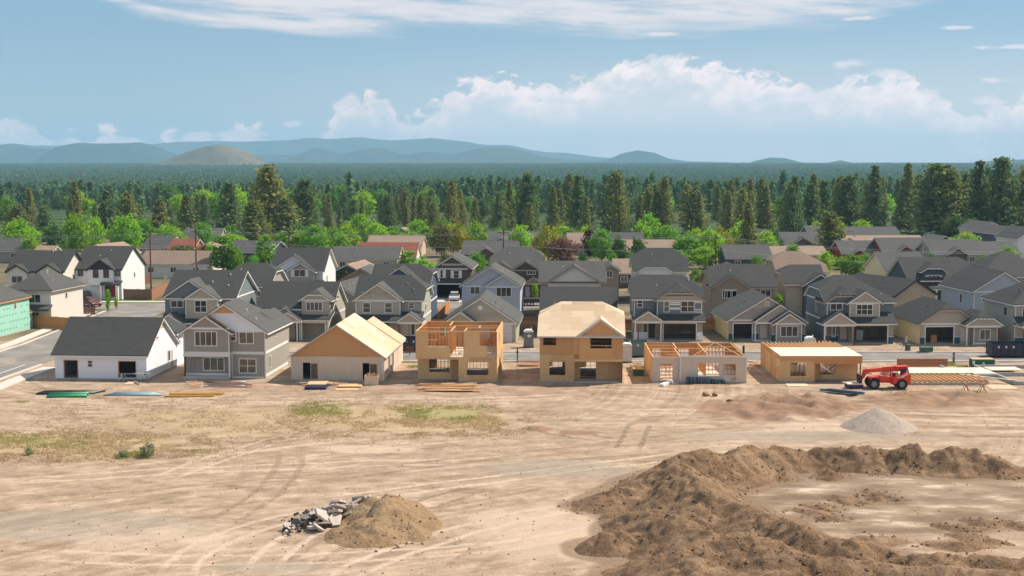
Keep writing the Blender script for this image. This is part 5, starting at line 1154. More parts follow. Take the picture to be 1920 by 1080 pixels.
def A8():
    h = House('house', 'blue-grey two-storey house with a taupe gabled bay and teal stone base, open double garage', 1548, 642, 2.2, G2)
    u1 = h.at(1674, 642)[0]; ze = h.at(1560, 567)[1]; D = 10.5; p = .56
    h.block(0, u1, 0, D, ze, p, 'u', c=(.5, .9), m=S_BLUE, rm=SH_D, oh=.35, gx=.35, z0=2.72); h.shell(0, h.at(1597, 630, -1.9)[0] - .01, .002, D, 0, 2.715, .3, 'u', m=S_BLUE, flat=True)
    b = h.at(1624, 590, -.3)[0]
    h.block(-.02, b, -.25, 4.5, ze, .66, 'v', c=(.52, 0), m=S_BLUE, rm=SH_D, oh=.4, gx=.35, z0=2.8, trim=TRIM_T); h.brackets(1.4, b - 1.2, ze + 1.15, -.25, 4); h.band_m(0, b, ze - .03, -.25)
    a0, a1 = h.at(1592.5, 590, -1.1)[0], h.at(1649.5, 590, -1.1)[0]; za = h.at(1622, 568, -1.1)[1]
    h.block(a0, a1, -1.1, 4, za, .66, 'v', m=S_TAUPE, rm=SH_D, oh=.4, gx=.35, z0=2.9); h.band_m(a0, a1, za - .03, -1.1); h.window(1605, 570, 1637, 591, -1.1, 2, 1); h.window(1556, 568, 1580, 582, -.25, 1); h.corner(a0 + .06, 2.9, za, -1.1); h.corner(a1 - .06, 2.9, za, -1.1); h.corner(.06, 2.9, ze, -.25)
    hole = h.rect(1600, 611, 1664, 643, -1.9); g0 = h.at(1597, 630, -1.9)[0]; g1 = h.at(1675, 630, -1.9)[0]
    h.shell(g0, g1, -1.9, 4.5, 0, 2.7, .3, 'u', m=S_GREY, holes=[hole], flat=True); h.shed(g0 - .3, g1 + .4, -2.5, .2, 2.7, 4.0, SH_D)
    mb = MB().box(hole[0] - .13, hole[0], -1.94, -1.903, 0, hole[3] + .14).box(hole[1], hole[1] + .13, -1.94, -1.903, 0, hole[3] + .14).box(hole[0], hole[1], -1.94, -1.903, hole[3], hole[3] + .14); h.part('garage_frame', mb, TRIM)
    wainscot(h, hole[1] + .14, g1, -1.9)
    c0, c1 = h.at(1545, 612, -2.6)[0], h.at(1604, 612, -2.6)[0]; h.gable_porch(c0, c1, -2.6, .3, 2.7, .66, S_TAUPE, SH_D)
    for u, mm in ((c0 + .15, TRIM), (c0 + .6, POST), (c1 - .15, POST)): h.post(u, -2.45, 0, 2.45, .16, mm)
    h.window(1559, 611, 1567, 632, -.02, 0); wainscot(h, .02, h.at(1571, 630)[0], 0); h.door(1575, 611, 1588, 636, -.02); wainscot(h, h.at(1590, 630)[0], g0, -.02); h.box('porch_slab', CONC_L, 0, g0, -2.6, -.03, -.1, .14)
    h.box('water_heater', m_plain('appliance_white', (.6, .6, .6)), hole[0] + 1.3, hole[0] + 2.2, 1.2, 2.0, .1, 1.5)
    h.side_window(0, 4.5, 5.4, 3.5, 4.9, False); h.box('band_board', TRIM, -.04, -.002, 0, D, 2.75, 3.0); h.box('band_board', TRIM, -.04, -.002, 0, D, ze - .1, ze + .12); h.corner(.06, 0, 2.7, 0)
    h.vents([(3.6, 3.6, ze + 1.9), (5.9, 3.4, ze + 1.8), (7.6, 1.2, ze + .8)])
A8()
def A9():
    h = House('house', 'single-storey taupe house with clipped bracketed gables and a yellow primed side wall', 1725, 646, 3.4, G2)
    u1 = h.at(1832, 646)[0]; ze = h.at(1740, 607)[1]; D = 12.5; hole = h.rect(1735, 613, 1788, 645)
    h.block(0, u1, 0, D, ze, .64, 'v', c=(.30, .8), m=S_TAUPE, rm=SH_D, oh=.4, gx=.4, holes=[hole], side_l=S_PRIMER, trim=TRIM_T)
    h.brackets(u1 / 2 - 1.0, u1 / 2 + 1.3, ze + 1.72, 0, 6); h.band_m(0, u1, ze - .04, 0)
    mb = MB().box(hole[0] - .13, hole[0], -.04, -.003, 0, hole[3] + .14).box(hole[1], hole[1] + .13, -.04, -.003, 0, hole[3] + .14).box(hole[0], hole[1], -.04, -.003, hole[3], hole[3] + .14); h.part('garage_frame', mb, TRIM)
    wainscot(h, 0, hole[0] - .15, 0); wainscot(h, hole[1] + .15, hole[1] + .85, 0)
    c0, c1 = h.at(1812, 620, -1.4)[0], h.at(1878, 620, -1.4)[0]; 
    h.block(u1 - .2, c1, 0, 9, 2.6, .5, 'v', m=S_GREY, rm=SH_D, oh=.3)
    h.gable_porch(c0, c1, -1.4, 3, 2.62, .64, S_TAUPE, SH_D, c=(.45, 0)); h.brackets(c0 + 1.2, c1 - 1.2, 3.55, -1.4, 4)
    w0 = h.at(1825, 630, -.9)[0]; h.box('bay_wall', S_GREY, w0, c1 - .3, -.9, -.005, 0, 2.5); h.window(1836, 617, 1857.5, 638, -.9, 1); h.corner(w0 + .06, 0, 2.4, -.9); h.corner(c1 - .36, 0, 2.4, -.9); h.band_m(w0, c1 - .3, .2, -.9)
    h.post(c1 - .1, -1.3, 0, 2.4); h.post(c0 + .1, -1.3, 0, 2.4, .16, TRIM); h.door(1800, 613, 1811, 640, -.02); h.box('packing_crate', FENCE_N, hole[0] + 1.1, hole[0] + 1.9, 1.0, 1.6, .085, 1.1); h.vents([(2.4, 4, ze + 1.8)], TRIM_D)
A9()
def A10():
    h = House('house', 'sage two-storey house with teal stone base cut off by the right edge', 1901, 647, 3.4, G2)
    ze = h.at(1905, 571)[1]; D = 10
    h.block(0, 9, 0, D, ze, .58, 'v', c=(1, 1), m=S_SAGE, rm=SH_D, oh=.4)
    h.window(1916, 577, 1940, 595, 0, 1); h.shed(-.2, 9.2, -1.6, .1, 2.6, 3.7, SH_D); h.gable_porch(.2, 3.6, -2.2, .2, 2.65, .62, S_TAUPE, SH_D); h.post(.4, -2.1, 0, 2.4); h.post(1.6, -2.1, 0, 2.4); wainscot(h, .05, 3, 0); h.side_window(0, 2.2, 3.6, 3.5, 4.8, False); h.corner(.06, 0, ze, 0); h.vents([(1.6, 2.6, ze + 1.6)], TRIM_D)
A10()

# ================================================================ left block and third row
def L1():
    o = W(0, 632); h = House('house', 'house sheathed in mint green boards at the left edge', 0, 632, -6.5, G1)
    h.block(-9, 0, -7, 8.9, 4.75, .58, 'v', c=(1, 1), m=GREENWRAP, rm=SH_G, oh=.35, trim=STUD)
    for r in range(4):
        for k in range(18): 
            if random.random() < .8: h.box('fastener_strip', m_plain('green_print', (.13, .40, .32)), .002, .008, -6.6 + k * .86, -6.6 + k * .86 + .42, .7 + r * .95, .92 + r * .95)
    h.side_window(0, 4.2, 5.0, 3.3, 4.3); h.box('foundation', CONC, -9.02, .03, -7.03, 8.93, -.15, .14); h.block(-7, -.3, 8.8, 10.4, 2.4, .4, 'v', m=GREENWRAP, rm=SH_G, oh=.3, trim=STUD)
L1()
def L2():
    h = House('house', 'cream hip-roofed two-storey house behind the cedar fence on the left', 58, 613, -7.5, G2)
    u1 = h.at(92, 613)[0] + .4; ze = 5.4; h.block(-3.4, u1, 0, 10.5, ze, .6, 'v', c=(1, 1), m=S_CREAM, rm=SH_G, oh=.45, trim=TRIM_T); h.window_m(u1 - 3.4, u1 - 1.5, 3.5, 4.8, 0, 1); h.window_m(u1 - 3.6, u1 - 1.8, .9, 2.2, 0, 2); h.shed(-3.4, u1 + .2, -1.2, .1, 2.6, 3.2, SH_G, TRIM_D); h.side_window(u1, 4.6, 5.3, 3.7, 4.7)
    h.vents([(u1 / 2 - 1, 4.4, ze + 2.4), (u1 - 1.4, 3.6, ze + 1.0)])
L2()
def L3():
    h = House('house', 'cream two-storey house with twin small gables, behind the hip-roofed one at far left', 17, 566, -4, G2)
    u1 = h.at(120, 566)[0]; h.block(0, u1, 0, 10, 5.3, .6, 'u', m=S_CREAM, rm=SH_D, oh=.4, trim=TRIM_D); h.block(.2, 3.6, -.8, 4, 5.2, .62, 'v', m=S_CREAM, rm=SH_D, oh=.35, trim=TRIM_D, z0=0); h.block(u1 - 4.2, u1 - .4, -.8, 4, 5.2, .62, 'v', m=S_CREAM, rm=SH_D, oh=.35, trim=TRIM_D); h.window_m(.9, 2.9, 3.3, 4.6, -.8, 1); h.side_window(u1, 4, 5, 3.4, 4.5); h.vents([(u1 - 3.5, 4.5, 8.4)])
L3()
def L4():
    h = House('house', 'bright white two-storey house with black trim and red front door by the corner', 142, 561, -3.5, G2)
    u1 = h.at(228.5, 561)[0]; ze = 5.25; D = 12.4; h.block(0, u1, 0, D, ze, .56, 'u', m=S_WHITE, rm=SH_D, oh=.35, gx=.3, trim=TRIM_D)
    a, b = h.at(166, 540, -.7)[0], h.at(213, 540, -.7)[0]; h.block(a, b, -.7, 4, ze, .7, 'v', m=S_WHITE, rm=SH_D, oh=.35, trim=TRIM_D, z0=2.6, gable=m_plain('gable_charcoal', (.035, .035, .037)))
    h.window(174.5, 506, 184.5, 521, -.7, 0, 1, TRIM_D); h.window(194, 506, 204, 521, -.7, 0, 1, TRIM_D); h.window(146, 507, 156, 518, 0, 0, 1, TRIM_D); h.window(215.5, 506, 225, 518, 0, 0, 0, TRIM_D)
    g = h.box('garage_door', m_plain('garage_white2', (.66, .66, .68)), *[h.rect(151, 541, 192, 561)[k] for k in (0, 1)], -.06, -.003, 0, 2.2); h.shed(h.at(193, 530)[0], u1 + .2, -1.6, .1, 2.7, 3.2, SH_D, TRIM_D); h.band(150, 193, 539.5, 0, .12, TRIM_D)
    h.door(208, 536, 218, 557, 0, m_plain('door_red', (.30, .03, .03))); h.window(200, 535, 206, 545, 0, 0, 0, TRIM_D); h.box('stone_base', m_plain('stone_dark', (.07, .065, .06), var=.4, scale=5), h.at(197, 550)[0], h.at(207.5, 550)[0], -.03, -.003, 0, 2.4); h.post(u1 - .3, -1.4, 0, 2.6, .45, TRIM); h.post(h.at(195, 550)[0], -1.4, 0, 2.6, .3, TRIM)
    h.side_window(u1, 6.5, 7.2, 3.3, 4.3); h.box('driveway', CONC_L, .6, 5.2, -7.0, -.07, -.05, .07); h.vents([(4.8, 4.8, ze + 2.9), (3.4, 3.2, ze + 2.0)])
L4()

def far_house(label, x0, x1, yb, st=2, axis='u', rot=-3, wall=S_TAN, roof=SH_S, D=10.5, p=.56, c=(0, 0), gables=(), trim=None, wins=(), porch=False, group='houses in the older streets behind', name='house', vents=1):
    """house with its front foot on pixel row yb; gables: (x0, x1, proud, wall, clip); wins: (x0,y0,x1,y1,v,mullions)"""
    h = House(name, label, x0, yb, rot, group); u1 = h.at(x1, yb)[0]; ze = 5.3 if st == 2 else (2.8 if st == 1 else st)
    h.block(0, u1, 0, D, ze, p, axis, c=c, m=wall, rm=roof, oh=.4, trim=trim)
    for g in gables:
        a, b = h.at(g[0], yb)[0], h.at(g[1], yb)[0]; h.block(a, b, -g[2], 4.0, ze - .06 if len(g) < 6 else g[5], .62, 'v', c=(g[4] if len(g) > 4 else 0, 0), m=g[3] or wall, rm=roof, oh=.35, trim=trim)
        zc = (ze if len(g) < 6 else g[5]) - .3; w = min(1.9, (b - a) * .45)
        if g[2] > .3: h.window_m((a + b) / 2 - w / 2, (a + b) / 2 + w / 2, zc - 1.3, zc - .1, -g[2], 1)
    for w in wins: h.window(w[0], w[1], w[2], w[3], w[4] if len(w) > 4 else 0, w[5] if len(w) > 5 else 1, 0, None if len(w) < 7 else w[6], shutters=w[7] if len(w) > 7 else None)
    if not wins and axis == 'u':
        n = max(1, int(u1 / 4)); 
        for k in range(n): c0 = u1 * (k + .5) / n; h.window_m(c0 - .7, c0 + .7, ze - 1.7, ze - .5, 0, 1)
    if porch: h.shed(-.2, u1 + .2, -1.6, .1, 2.6, 3.6, roof, trim)
    for k in range(vents): h.vents([(u1 * (.35 + .3 * k), D * .33, ze + p * D * .33 + .25)] if axis == 'u' else [(u1 * .68, 3 + 2 * k, ze + p * u1 * .32 + .25)])
    return h, u1, ze
B3 = 'houses of the third row'
far_house('dark hip-roofed grey house with a white-trimmed clipped gable behind the slate-blue house', 408, 505, 602, 2, 'u', -4, S_GREY, SH_D, 11, .52, (.6, .35), wins=((475, 543, 489, 556),), group=B3)
h, u1, ze = far_house('two-storey house with a white main gable and grey shuttered bay, left of centre', 512, 606, 565, 2, 'u', -4, S_WHITE, SH_D, 11, .62, gables=((510, 592, .3, S_WHITE),), wins=(), group=B3)
a, b = h.at(539, 540, -1.2)[0], h.at(589, 540, -1.2)[0]; h.block(a, b, -1.2, 3, 5.2, .62, 'v', m=S_GREY, rm=SH_D, oh=.35, z0=2.4); h.window(551, 505, 573, 519, -1.2, 1, 0, None, shutters=TRIM); h.shed(-.4, u1 + .2, -2.2, .2, 2.5, 3.6, SH_D); h.side_window(u1, 3, 3.8, 3.0, 4.3)
far_house('grey-roofed house wedged between the bracketed dormer house and the bracketed gable house', 596, 668, 604, 3.9, 'v', -10, S_GREY, SH_G, 13, .6, group=B3, vents=2)
far_house('brown gabled house with tan bands behind the left gable of the porch house', 641, 712, 582, 4.9, 'v', -4, S_BROWN, SH_G, 11, .56, (0, .7), group=B3, trim=TRIM_T)
h, u1, ze = far_house('navy two-storey house with white raked gables behind the bracketed gable house', 697, 803, 602, 2, 'u', -4.2, S_NAVY, SH_D, 10.5, .52, (0, .4), gables=((697, 803, .3, S_NAVY),), wins=((788, 552, 800, 565, -.3, 0),), group=B3)
h.side_window(u1, 3, 4, 3.4, 4.6); h.box('band_board', TRIM, u1 + .002, u1 + .04, 0, 10.5, 2.7, 2.95); h.block(u1 - 4.5, u1 - .1, -1.0, 2, 4.4, .45, 'v', m=S_NAVY, rm=SH_D, oh=.3)
def B6():
    h = House('house', 'dark brown two-storey house with white shutters and a car in its open garage', 814, 560, -3.2, B3)
    u1 = h.at(882, 560)[0]; hole = h.rect(817, 534, 866, 560); ze = 5.35
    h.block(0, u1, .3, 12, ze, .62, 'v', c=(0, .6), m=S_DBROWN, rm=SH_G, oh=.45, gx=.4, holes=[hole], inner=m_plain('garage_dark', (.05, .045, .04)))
    zr = ze + .62 * u1 / 2; h.box('gable_band', TRIM_T, u1 / 2 - 1.9, u1 / 2 + 1.9, .24, .297, zr - 1.5, zr - 1.15); h.band_m(0, u1 - .5, ze - .1, .3)
    h.window(825, 506, 831, 521, .3, 0, 1, None, None, TRIM); h.window(850, 507, 861, 522, .3, 0, 1, None, None, TRIM); h.shed(-.2, u1 + .1, -1.2, .3, 2.75, 3.5, SH_D); h.side_window(u1, 4, 5, 3.4, 4.5); h.box('driveway', CONC_L, .2, u1 - .8, -6.5, .28, -.05, .06); h.post(u1 - .1, -1.0, 0, 2.7, .2, TRIM_D)
B6()
h, u1, ze = far_house('lavender-grey two-storey house with two overlapping white-trimmed gables, centre', 866, 975, 602, 2, 'v', -3.2, S_LAV, SH_G, 11, .63, (0, .6), wins=((881, 537, 900, 552, 0, 1), (930, 537, 959, 556.5, -.6, 2)), group=B3)
a, b = h.at(910, 560, -.6)[0], h.at(975, 560, -.6)[0]; h.block(a, b, -.6, 3, ze - .02, .62, 'v', m=S_LAV, rm=SH_G, oh=.35, gx=.3); h.band_m(.05, a, ze - .04, 0); h.band_m(a, b, ze - .06, -.6)
h, u1, ze = far_house('two-tone brown two-storey house with a pale door behind the lavender-grey house', 921, 1014, 562, 2, 'u', -2.5, S_DBROWN, SH_S, 11, .62, (.5, .4), gables=((920, 962, .8, S_BROWN), (962, 1010, .2, S_DBROWN)), wins=((988, 505, 1004, 515, -.25, 2),), group=B3, trim=TRIM_T)
h.gable_porch(h.at(984, 560, -1.5)[0], h.at(1014, 560, -1.5)[0], -1.5, .2, 3.0, .62, S_BROWN, SH_S, TRIM_T); h.door(985, 537, 993, 557, -.22, m_plain('door_pale', (.42, .45, .5)))
h, u1, ze = far_house('cream-gabled house under a wide charcoal roof behind the plywood-roofed house', 1014, 1132, 594, 2, 'u', -2, S_BROWN, SH_S, 11, .50, gables=((1027, 1126, .2, S_CREAM),), wins=((1150, 560, 1151, 561),), group=B3, trim=TRIM_T)
far_house('brown house wing with a tall window right of the cream gable', 1131, 1160, 566, 2, 'v', -2, S_BROWN, SH_S, 10, .62, wins=((1137, 507, 1149, 521, 0, 1),), group=B3, trim=TRIM_T)
h, u1, ze = far_house('charcoal-roofed house with a clipped white gable behind the blue-grey banded house', 1189, 1287, 566, 2, 'u', -2, S_WHITE, SH_D, 11, .62, (.45, .45), gables=((1196, 1258, .8, S_WHITE, .55),), group=B3)
h, u1, ze = far_house('brown two-storey house with a curtained gable window right of the banded house', 1333, 1452, 605, 2, 'u', 0, S_BROWN, SH_D, 10.5, .54, (.4, .3), gables=((1334, 1403, .5, S_BROWN),), wins=((1354, 543, 1382, 560, -.5, 2), (1425, 543, 1446, 556, 0, 1)), group=B3, trim=TRIM_T)
h.block(1.2, 7.8, 6, 15.5, ze + .5, .62, 'v', c=(1, .3), m=S_BROWN, rm=SH_G, oh=.4, trim=TRIM_T); h.shell(u1 - 1.6, u1 - .02, -.9, 0, 0, 3.6, .3, 'u', m=S_RUST, flat=True)
far_house('house with a brown shingled roof and clipped grey gable, right of centre', 1458, 1548, 570, 2, 'u', 1, S_BROWN, SH_B, 11, .55, (.4, .6), gables=((1500, 1530, 1.0, S_BLGREY, .3),), group=B3)
h, u1, ze = far_house('charcoal-roofed house with a white-raked navy gable behind the three-gabled house', 1507, 1566, 600, 2, 'v', 2, S_NAVY, SH_D, 11, .62, wins=((1512, 543, 1521, 556, 0, 0), (1517, 572, 1522, 588, 0, 0)), group=B3)
h.block(-2.6, u1 - 1.5, 1.0, 9, ze + .1, .6, 'u', c=(.4, 0), m=S_TAUPE, rm=SH_D, oh=.4)
far_house('house with a broad charcoal roof and plain pinkish-tan gable end turned to the right', 1676, 1752, 596, 3.3, 'v', 26, S_TAN, SH_D, 16, .55, (0, .7), group=B3, trim=TRIM_D, vents=0)
h, u1, ze = far_house('teal house with a white-trimmed clipped dormer and shutters at right', 1706, 1838, 570, 4.0, 'u', 4, S_TEAL, SH_D, 11, .6, (0, .4), wins=((1000, 100, 1001, 101),), group=B3)
a, b = h.at(1729, 530, .4)[0], h.at(1772, 530, .4)[0]; h.block(a, b, .4, 4.5, 5.4, .62, 'v', c=(.55, 0), m=S_TEAL, rm=SH_D, oh=.35, z0=2.6); h.window(1739, 515.5, 1763, 528.5, .4, 2, 0, None, shutters=m_plain('shutter_grey', (.35, .38, .42))); h.shed(-.2, u1, -1.6, .2, 2.6, 3.5, SH_D); h.post(4, -1.4, 0, 2.6, .3, TRIM)
h, u1, ze = far_house('blue-grey two-storey gable house near the right edge', 1824, 1934, 615, 2, 'v', 4.5, S_BLGREY, SH_D, 12, .60, wins=((1841, 551, 1862, 566, 0, 1),), group=B3)
h.band_m(0, u1, ze - .05, 0); h.side_window(0, 4, 5, 3.2, 4.6, False); h.corner(.06, 0, ze, 0)
far_house('dark-roofed house with skylights at the far right of the third row', 1862, 1960, 575, 5.0, 'u', 5, S_GREY, SH_D, 13, .55, (.8, .8), group=B3, vents=0)

C3 = 'houses in the older streets behind'
for spec in (
    ('tan-roofed ranch house with a cream end wall behind the corner utility poles', 262, 389, 521, 1, 'u', -4, S_CREAM, SH_B, 11, .42),
    ('grey gabled house behind the bright white house', 114, 168, 516, 1, 'v', -3, S_GREY, SH_S, 12, .5),
    ('pale tan-roofed house behind the grey gable at upper left', 150, 212, 500, 1, 'v', -14, S_TAN, SH_T, 12, .5),
    ('slate-roofed house half hidden by trees at the left edge', -30, 44, 492, 1, 'u', -3, S_GREY, SH_S, 10, .5),
    ('small tan house between two green trees at far left', 60, 92, 505, 1, 'u', -3, S_TAN, SH_T, 9, .45),
    ('slate-roofed bungalow left of the first utility pole', 266, 312, 486, 1, 'u', -14, S_GREY, SH_S, 10, .5),
    ('red-roofed bungalow between the two utility poles', 316, 362, 490, 1, 'u', -6, S_RUST, SH_R, 9, .5),
    ('slate-roofed house behind the red-roofed bungalow', 342, 410, 466, 1, 'u', -3, S_GREY, SH_S, 10, .5),
    ('brown gabled house right of the second utility pole', 372, 412, 488, 1, 'v', -8, S_RUST, SH_T, 10, .5),
    ('dark-roofed house shaded by the tallest pines', 424, 506, 494, 1, 'u', -18, S_DGREEN, SH_S, 10, .45),
    ('long slate-roofed house left of the red roof', 622, 745, 510, 1, 'u', -3, S_TAN, SH_S, 11, .42),
    ('dark green gabled house with a pale tan roof', 622, 682, 540, 1, 'v', -9, S_DGREEN, SH_T, 12, .5),
    ('red-roofed house with a pale gable end', 672, 778, 505, 1, 'u', -3, S_CREAM, SH_R, 10, .55),
    ('tan-roofed house just behind the red roof', 690, 790, 480, 1, 'u', -3, S_TAN, SH_T, 10, .4),
    ('blue gabled house beyond the tan and red roofs', 726, 778, 460, 1, 'v', -12, S_STEEL, SH_T, 12, .5),
    ('slate-roofed house with a green gable left of the red-brown pole', 868, 968, 498, 1, 'u', -3, S_DGREEN, SH_S, 11, .45),
    ('bright blue gabled house beside the red-brown pole', 917, 960, 478, 1, 'v', -2, S_STEEL, SH_S, 12, .5),
    ('brown house half hidden behind the green maple right of the red-brown pole', 915, 1008, 470, 1, 'u', -2, S_RUST, SH_S, 10, .4),
    ('tan house at the end of a pale driveway behind the yellow tree', 1066, 1108, 478, 1, 'u', 0, S_GREY, SH_T, 10, .5),
    ('slate-roofed house with a grey gable among the dark trees', 1112, 1206, 480, 1, 'u', 0, S_GREY, SH_S, 11, .5),
    ('broad pinkish-tan roofed house left of the maple grove', 1172, 1272, 496, 1, 'u', 0, S_BROWN, SH_T, 12, .42),
    ('tan-roofed cottage peeping out beside the clipped white gable', 1154, 1186, 540, 1, 'u', 0, S_DBROWN, SH_T, 9, .5),
    ('dark green house behind the leaning brown pine', 1362, 1446, 508, 1, 'u', 2, S_DGREEN, SH_S, 10, .5),
    ('long pinkish-tan roofed house right of the dark green house', 1436, 1550, 502, 1, 'u', 2, S_TAN, SH_T, 10, .32),
    ('cream house with a small brown gable behind the pinkish roof', 1470, 1548, 474, 1, 'u', 3, S_CREAM, SH_S, 10, .45),
    ('small teal house under the pine belt at right', 1516, 1546, 456, 1, 'u', 3, S_TEAL, SH_S, 9, .45),
    ('dark slate-roofed house under the pine belt at right', 1592, 1688, 463, 1, 'u', 3, S_GREY, SH_S, 11, .45),
    ('long tan-roofed house behind the barn-red house', 1572, 1732, 474, 1, 'u', 3, S_TAN, SH_T, 9, .3),
    ('dark-roofed house with a red porch gable left of the barn-red house', 1580, 1646, 498, 1, 'u', 3, S_RED, SH_S, 11, .45),
    ('barn-red house with a dark front gable', 1656, 1746, 500, 3.4, 'u', 4, S_RED, SH_S, 11, .5),
    ('grey house with a dark brown front gable right of the barn-red house', 1750, 1846, 505, 3.4, 'u', 4, S_GREY, SH_S, 11, .5),
    ('cream-sided slate-roofed house in front of the barn-red house', 1662, 1742, 545, 3.6, 'u', 5, S_PRIMER, SH_S, 12, .5),
    ('small blue-roofed house below the street lamp', 1752, 1792, 474, 1, 'v', 4, S_TEAL, SH_S, 12, .5),
    ('tan two-storey gable house at the edge of the pines at upper right', 1838, 1884, 467, 2, 'v', 6, S_TAN, SH_S, 14, .55),
    ('navy two-storey gable house at the right edge under the pines', 1866, 1909, 476, 2, 'v', 6, S_NAVY, SH_S, 14, .55),
    ('white gabled house cut off by the right edge under the pines', 1908, 1960, 488, 2, 'v', 6, S_WHITE, SH_S, 12, .7),
    ('slate-roofed house behind the dark hip-roofed grey house', 1850, 1912, 500, 1, 'u', 5, S_GREY, SH_S, 11, .45),
    ('slate-roofed house with a steep navy gable by the leaning pine', 1418, 1480, 470, 1, 'v', 10, S_NAVY, SH_S, 12, .5)):
    hh = far_house(spec[0], *spec[1:11], group=C3, vents=1 if spec[4] == 1 else 0)
    if 'red-roofed house with a pale' in spec[0] or 'barn-red house with' in spec[0] or 'dark brown front gable' in spec[0] or 'red porch' in spec[0] or 'small brown gable' in spec[0] or 'green gable left' in spec[0]:
        H_, U_, Z_ = hh; wl = {'red-roofed': S_CREAM}.get(spec[0][:10], spec[7]); H_.block(U_ * .25, U_ * .62, -1.0, 4, Z_ - .05, .62, 'v', m=S_DBROWN if 'brown' in spec[0] else (S_DGREEN if 'green gable' in spec[0] else wl), rm=SH_S if 'red-roofed' not in spec[0] else SH_R, oh=.35)
# white-roofed sheds and a hall far out among the trees
for lab, x0, x1, yb, dist, z1, ml in (('long white-roofed hall far off at left among the trees', 36, 64, 356, 1500, 6, WRAP), ('pinkish flat-roofed building beside the far white hall', 58, 92, 363, 1350, 6, S_TAN), ('far dark-roofed house among trees left of the tall pines', 262, 305, 372, 1150, 7, S_NAVY), ('far white gabled house among trees at left', 205, 224, 372, 1100, 7, S_WHITE), ('far slate house row left of the tallest pine', 338, 380, 372, 1150, 7, S_GREY), ('far white house right of the big pine cluster', 633, 646, 372, 1200, 8, S_WHITE), ('far grey house beside the big pine', 430, 458, 375, 1050, 7, S_BLGREY)):
    P = WY(x0, yb, dist); Q = WY(x1, yb, dist); zt = terr1(dist); w = Q.x - P.x
    r = empty('house' if 'house' in lab else 'building', (P.x, dist, zt), 0); tag(r, lab, 'house' if 'house' in lab else 'building', 'far buildings among the trees'); zz = max(4, P.z - zt)
    MB().box(0, w, 0, 14, 0, zz).build('wall', ml, r); f, lp, _ = roof_geo(-.5, w + .5, -.5, 14.5, zz, .35, 'u', 0, 0); m_ = MB(); slab(m_, f, lp, .3, .02); m_.build('roof', WRAP if 'white-roofed' in lab else (SH_T if 'pinkish' in lab else SH_S), r)
# ================================================================ trees
def leaf_mesh(name, cen, size, tint, mt, flat=.55, up=.25):
    """leaf-sized quads at the given centres"""
    n = len(cen); cen = np.asarray(cen)
    d = rng.normal(size=(n, 3)); d[:, 2] = d[:, 2] * flat + up; d /= np.linalg.norm(d, axis=1, keepdims=True)
    r = rng.normal(size=(n, 3)); a = np.cross(d, r); a /= np.linalg.norm(a, axis=1, keepdims=True); b = np.cross(d, a)
    s = (size * (.6 + .8 * rng.random(n)))[:, None]
    k = .45 + .4 * rng.random((n, 1))
    V = np.stack([cen - a * s - b * s * k * .6, cen + a * s * .9 - b * s * k, cen + a * s * .7 + b * s * k, cen - a * s * .8 + b * s * k * .8], 1).reshape(-1, 3)
    F = np.arange(n * 4).reshape(n, 4)
    me = bpy.data.meshes.new(name); me.vertices.add(n * 4); me.vertices.foreach_set('co', V.ravel()); me.loops.add(n * 4); me.loops.foreach_set('vertex_index', F.ravel()); me.polygons.add(n); me.polygons.foreach_set('loop_start', np.arange(0, n * 4, 4)); me.update()
    at = me.attributes.new('tint', 'FLOAT', 'POINT'); at.data.foreach_set('value', np.repeat(np.clip(tint, 0, 1), 4).astype(np.float32)); me.materials.append(mt)
    return me
def conifer_crown(name, H, Rm, shape, nb, nl, ls, mt, base=.10):
    C, T = [], []
    lean = rng.normal(size=2) * .02 * H; ph = rng.random(4) * 6.28
    for k in range(nb):
        t = base + (1 - base) * (k + rng.random()) / nb; q = (t - base) / (1 - base)
        prof = ((1 - q) ** .92 if shape == 'fir' else ((1 - q) ** .70 * (.62 + .38 * min(1, q / .22)))) + .05
        an = 2.4 * k + rng.normal() * .5; lob = 1 + .26 * math.sin(2 * an + ph[0] + 6 * q) + .22 * math.sin(3 * an + ph[1] - 11 * q) + .14 * math.sin(17 * q + ph[2])
        rr = Rm * prof * lob * (.78 + .3 * rng.random()); tt = rng.random()
        m = max(3, int(nl * (.55 + .6 * prof)))
        for j in range(m):
            f = rng.random() ** .45; w = (.22 + .24 * f) * Rm * (.4 + .6 * prof)
            p = np.array([math.cos(an) * rr * f + lean[0] * q, math.sin(an) * rr * f + lean[1] * q, t * H - .10 * rr * f]) + rng.normal(size=3) * np.array([w, w, w * .55]) * .75
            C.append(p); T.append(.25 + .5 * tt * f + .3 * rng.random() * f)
    return leaf_mesh(name, np.array(C), np.full(len(C), ls), np.array(T), mt)
def leafy_crown(name, H, Rm, nb, nl, ls, mt, base=.16, col=1.0):
    C, T = [], []; ph = rng.random(4) * 6.28
    for k in range(nb):
        z = rng.random() * 2 - 1; an = rng.random() * 6.28; s = math.sqrt(max(0, 1 - z * z))
        lob = 1 + .16 * math.sin(3 * an + ph[0] + 2 * z) + .12 * math.sin(5 * z + ph[1])
        f = rng.random() ** .28; tt = rng.random()
        tap = 1 - .35 * max(0, z) ** 1.5
        c = np.array([math.cos(an) * s * Rm * lob * f * tap, math.sin(an) * s * Rm * lob * f * tap, H * (base + (1 - base) * (.5 + .5 * z * min(1.06, lob) * (.6 + .4 * f)))])
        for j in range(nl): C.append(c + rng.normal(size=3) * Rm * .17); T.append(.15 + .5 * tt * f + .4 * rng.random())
    return leaf_mesh(name, np.array(C), np.full(len(C), ls), np.array(T), mt, .8, .3)
BARK = m_wood('pine_bark', (.11, .065, .042)); BARK2 = m_wood('grey_bark', (.12, .10, .08))
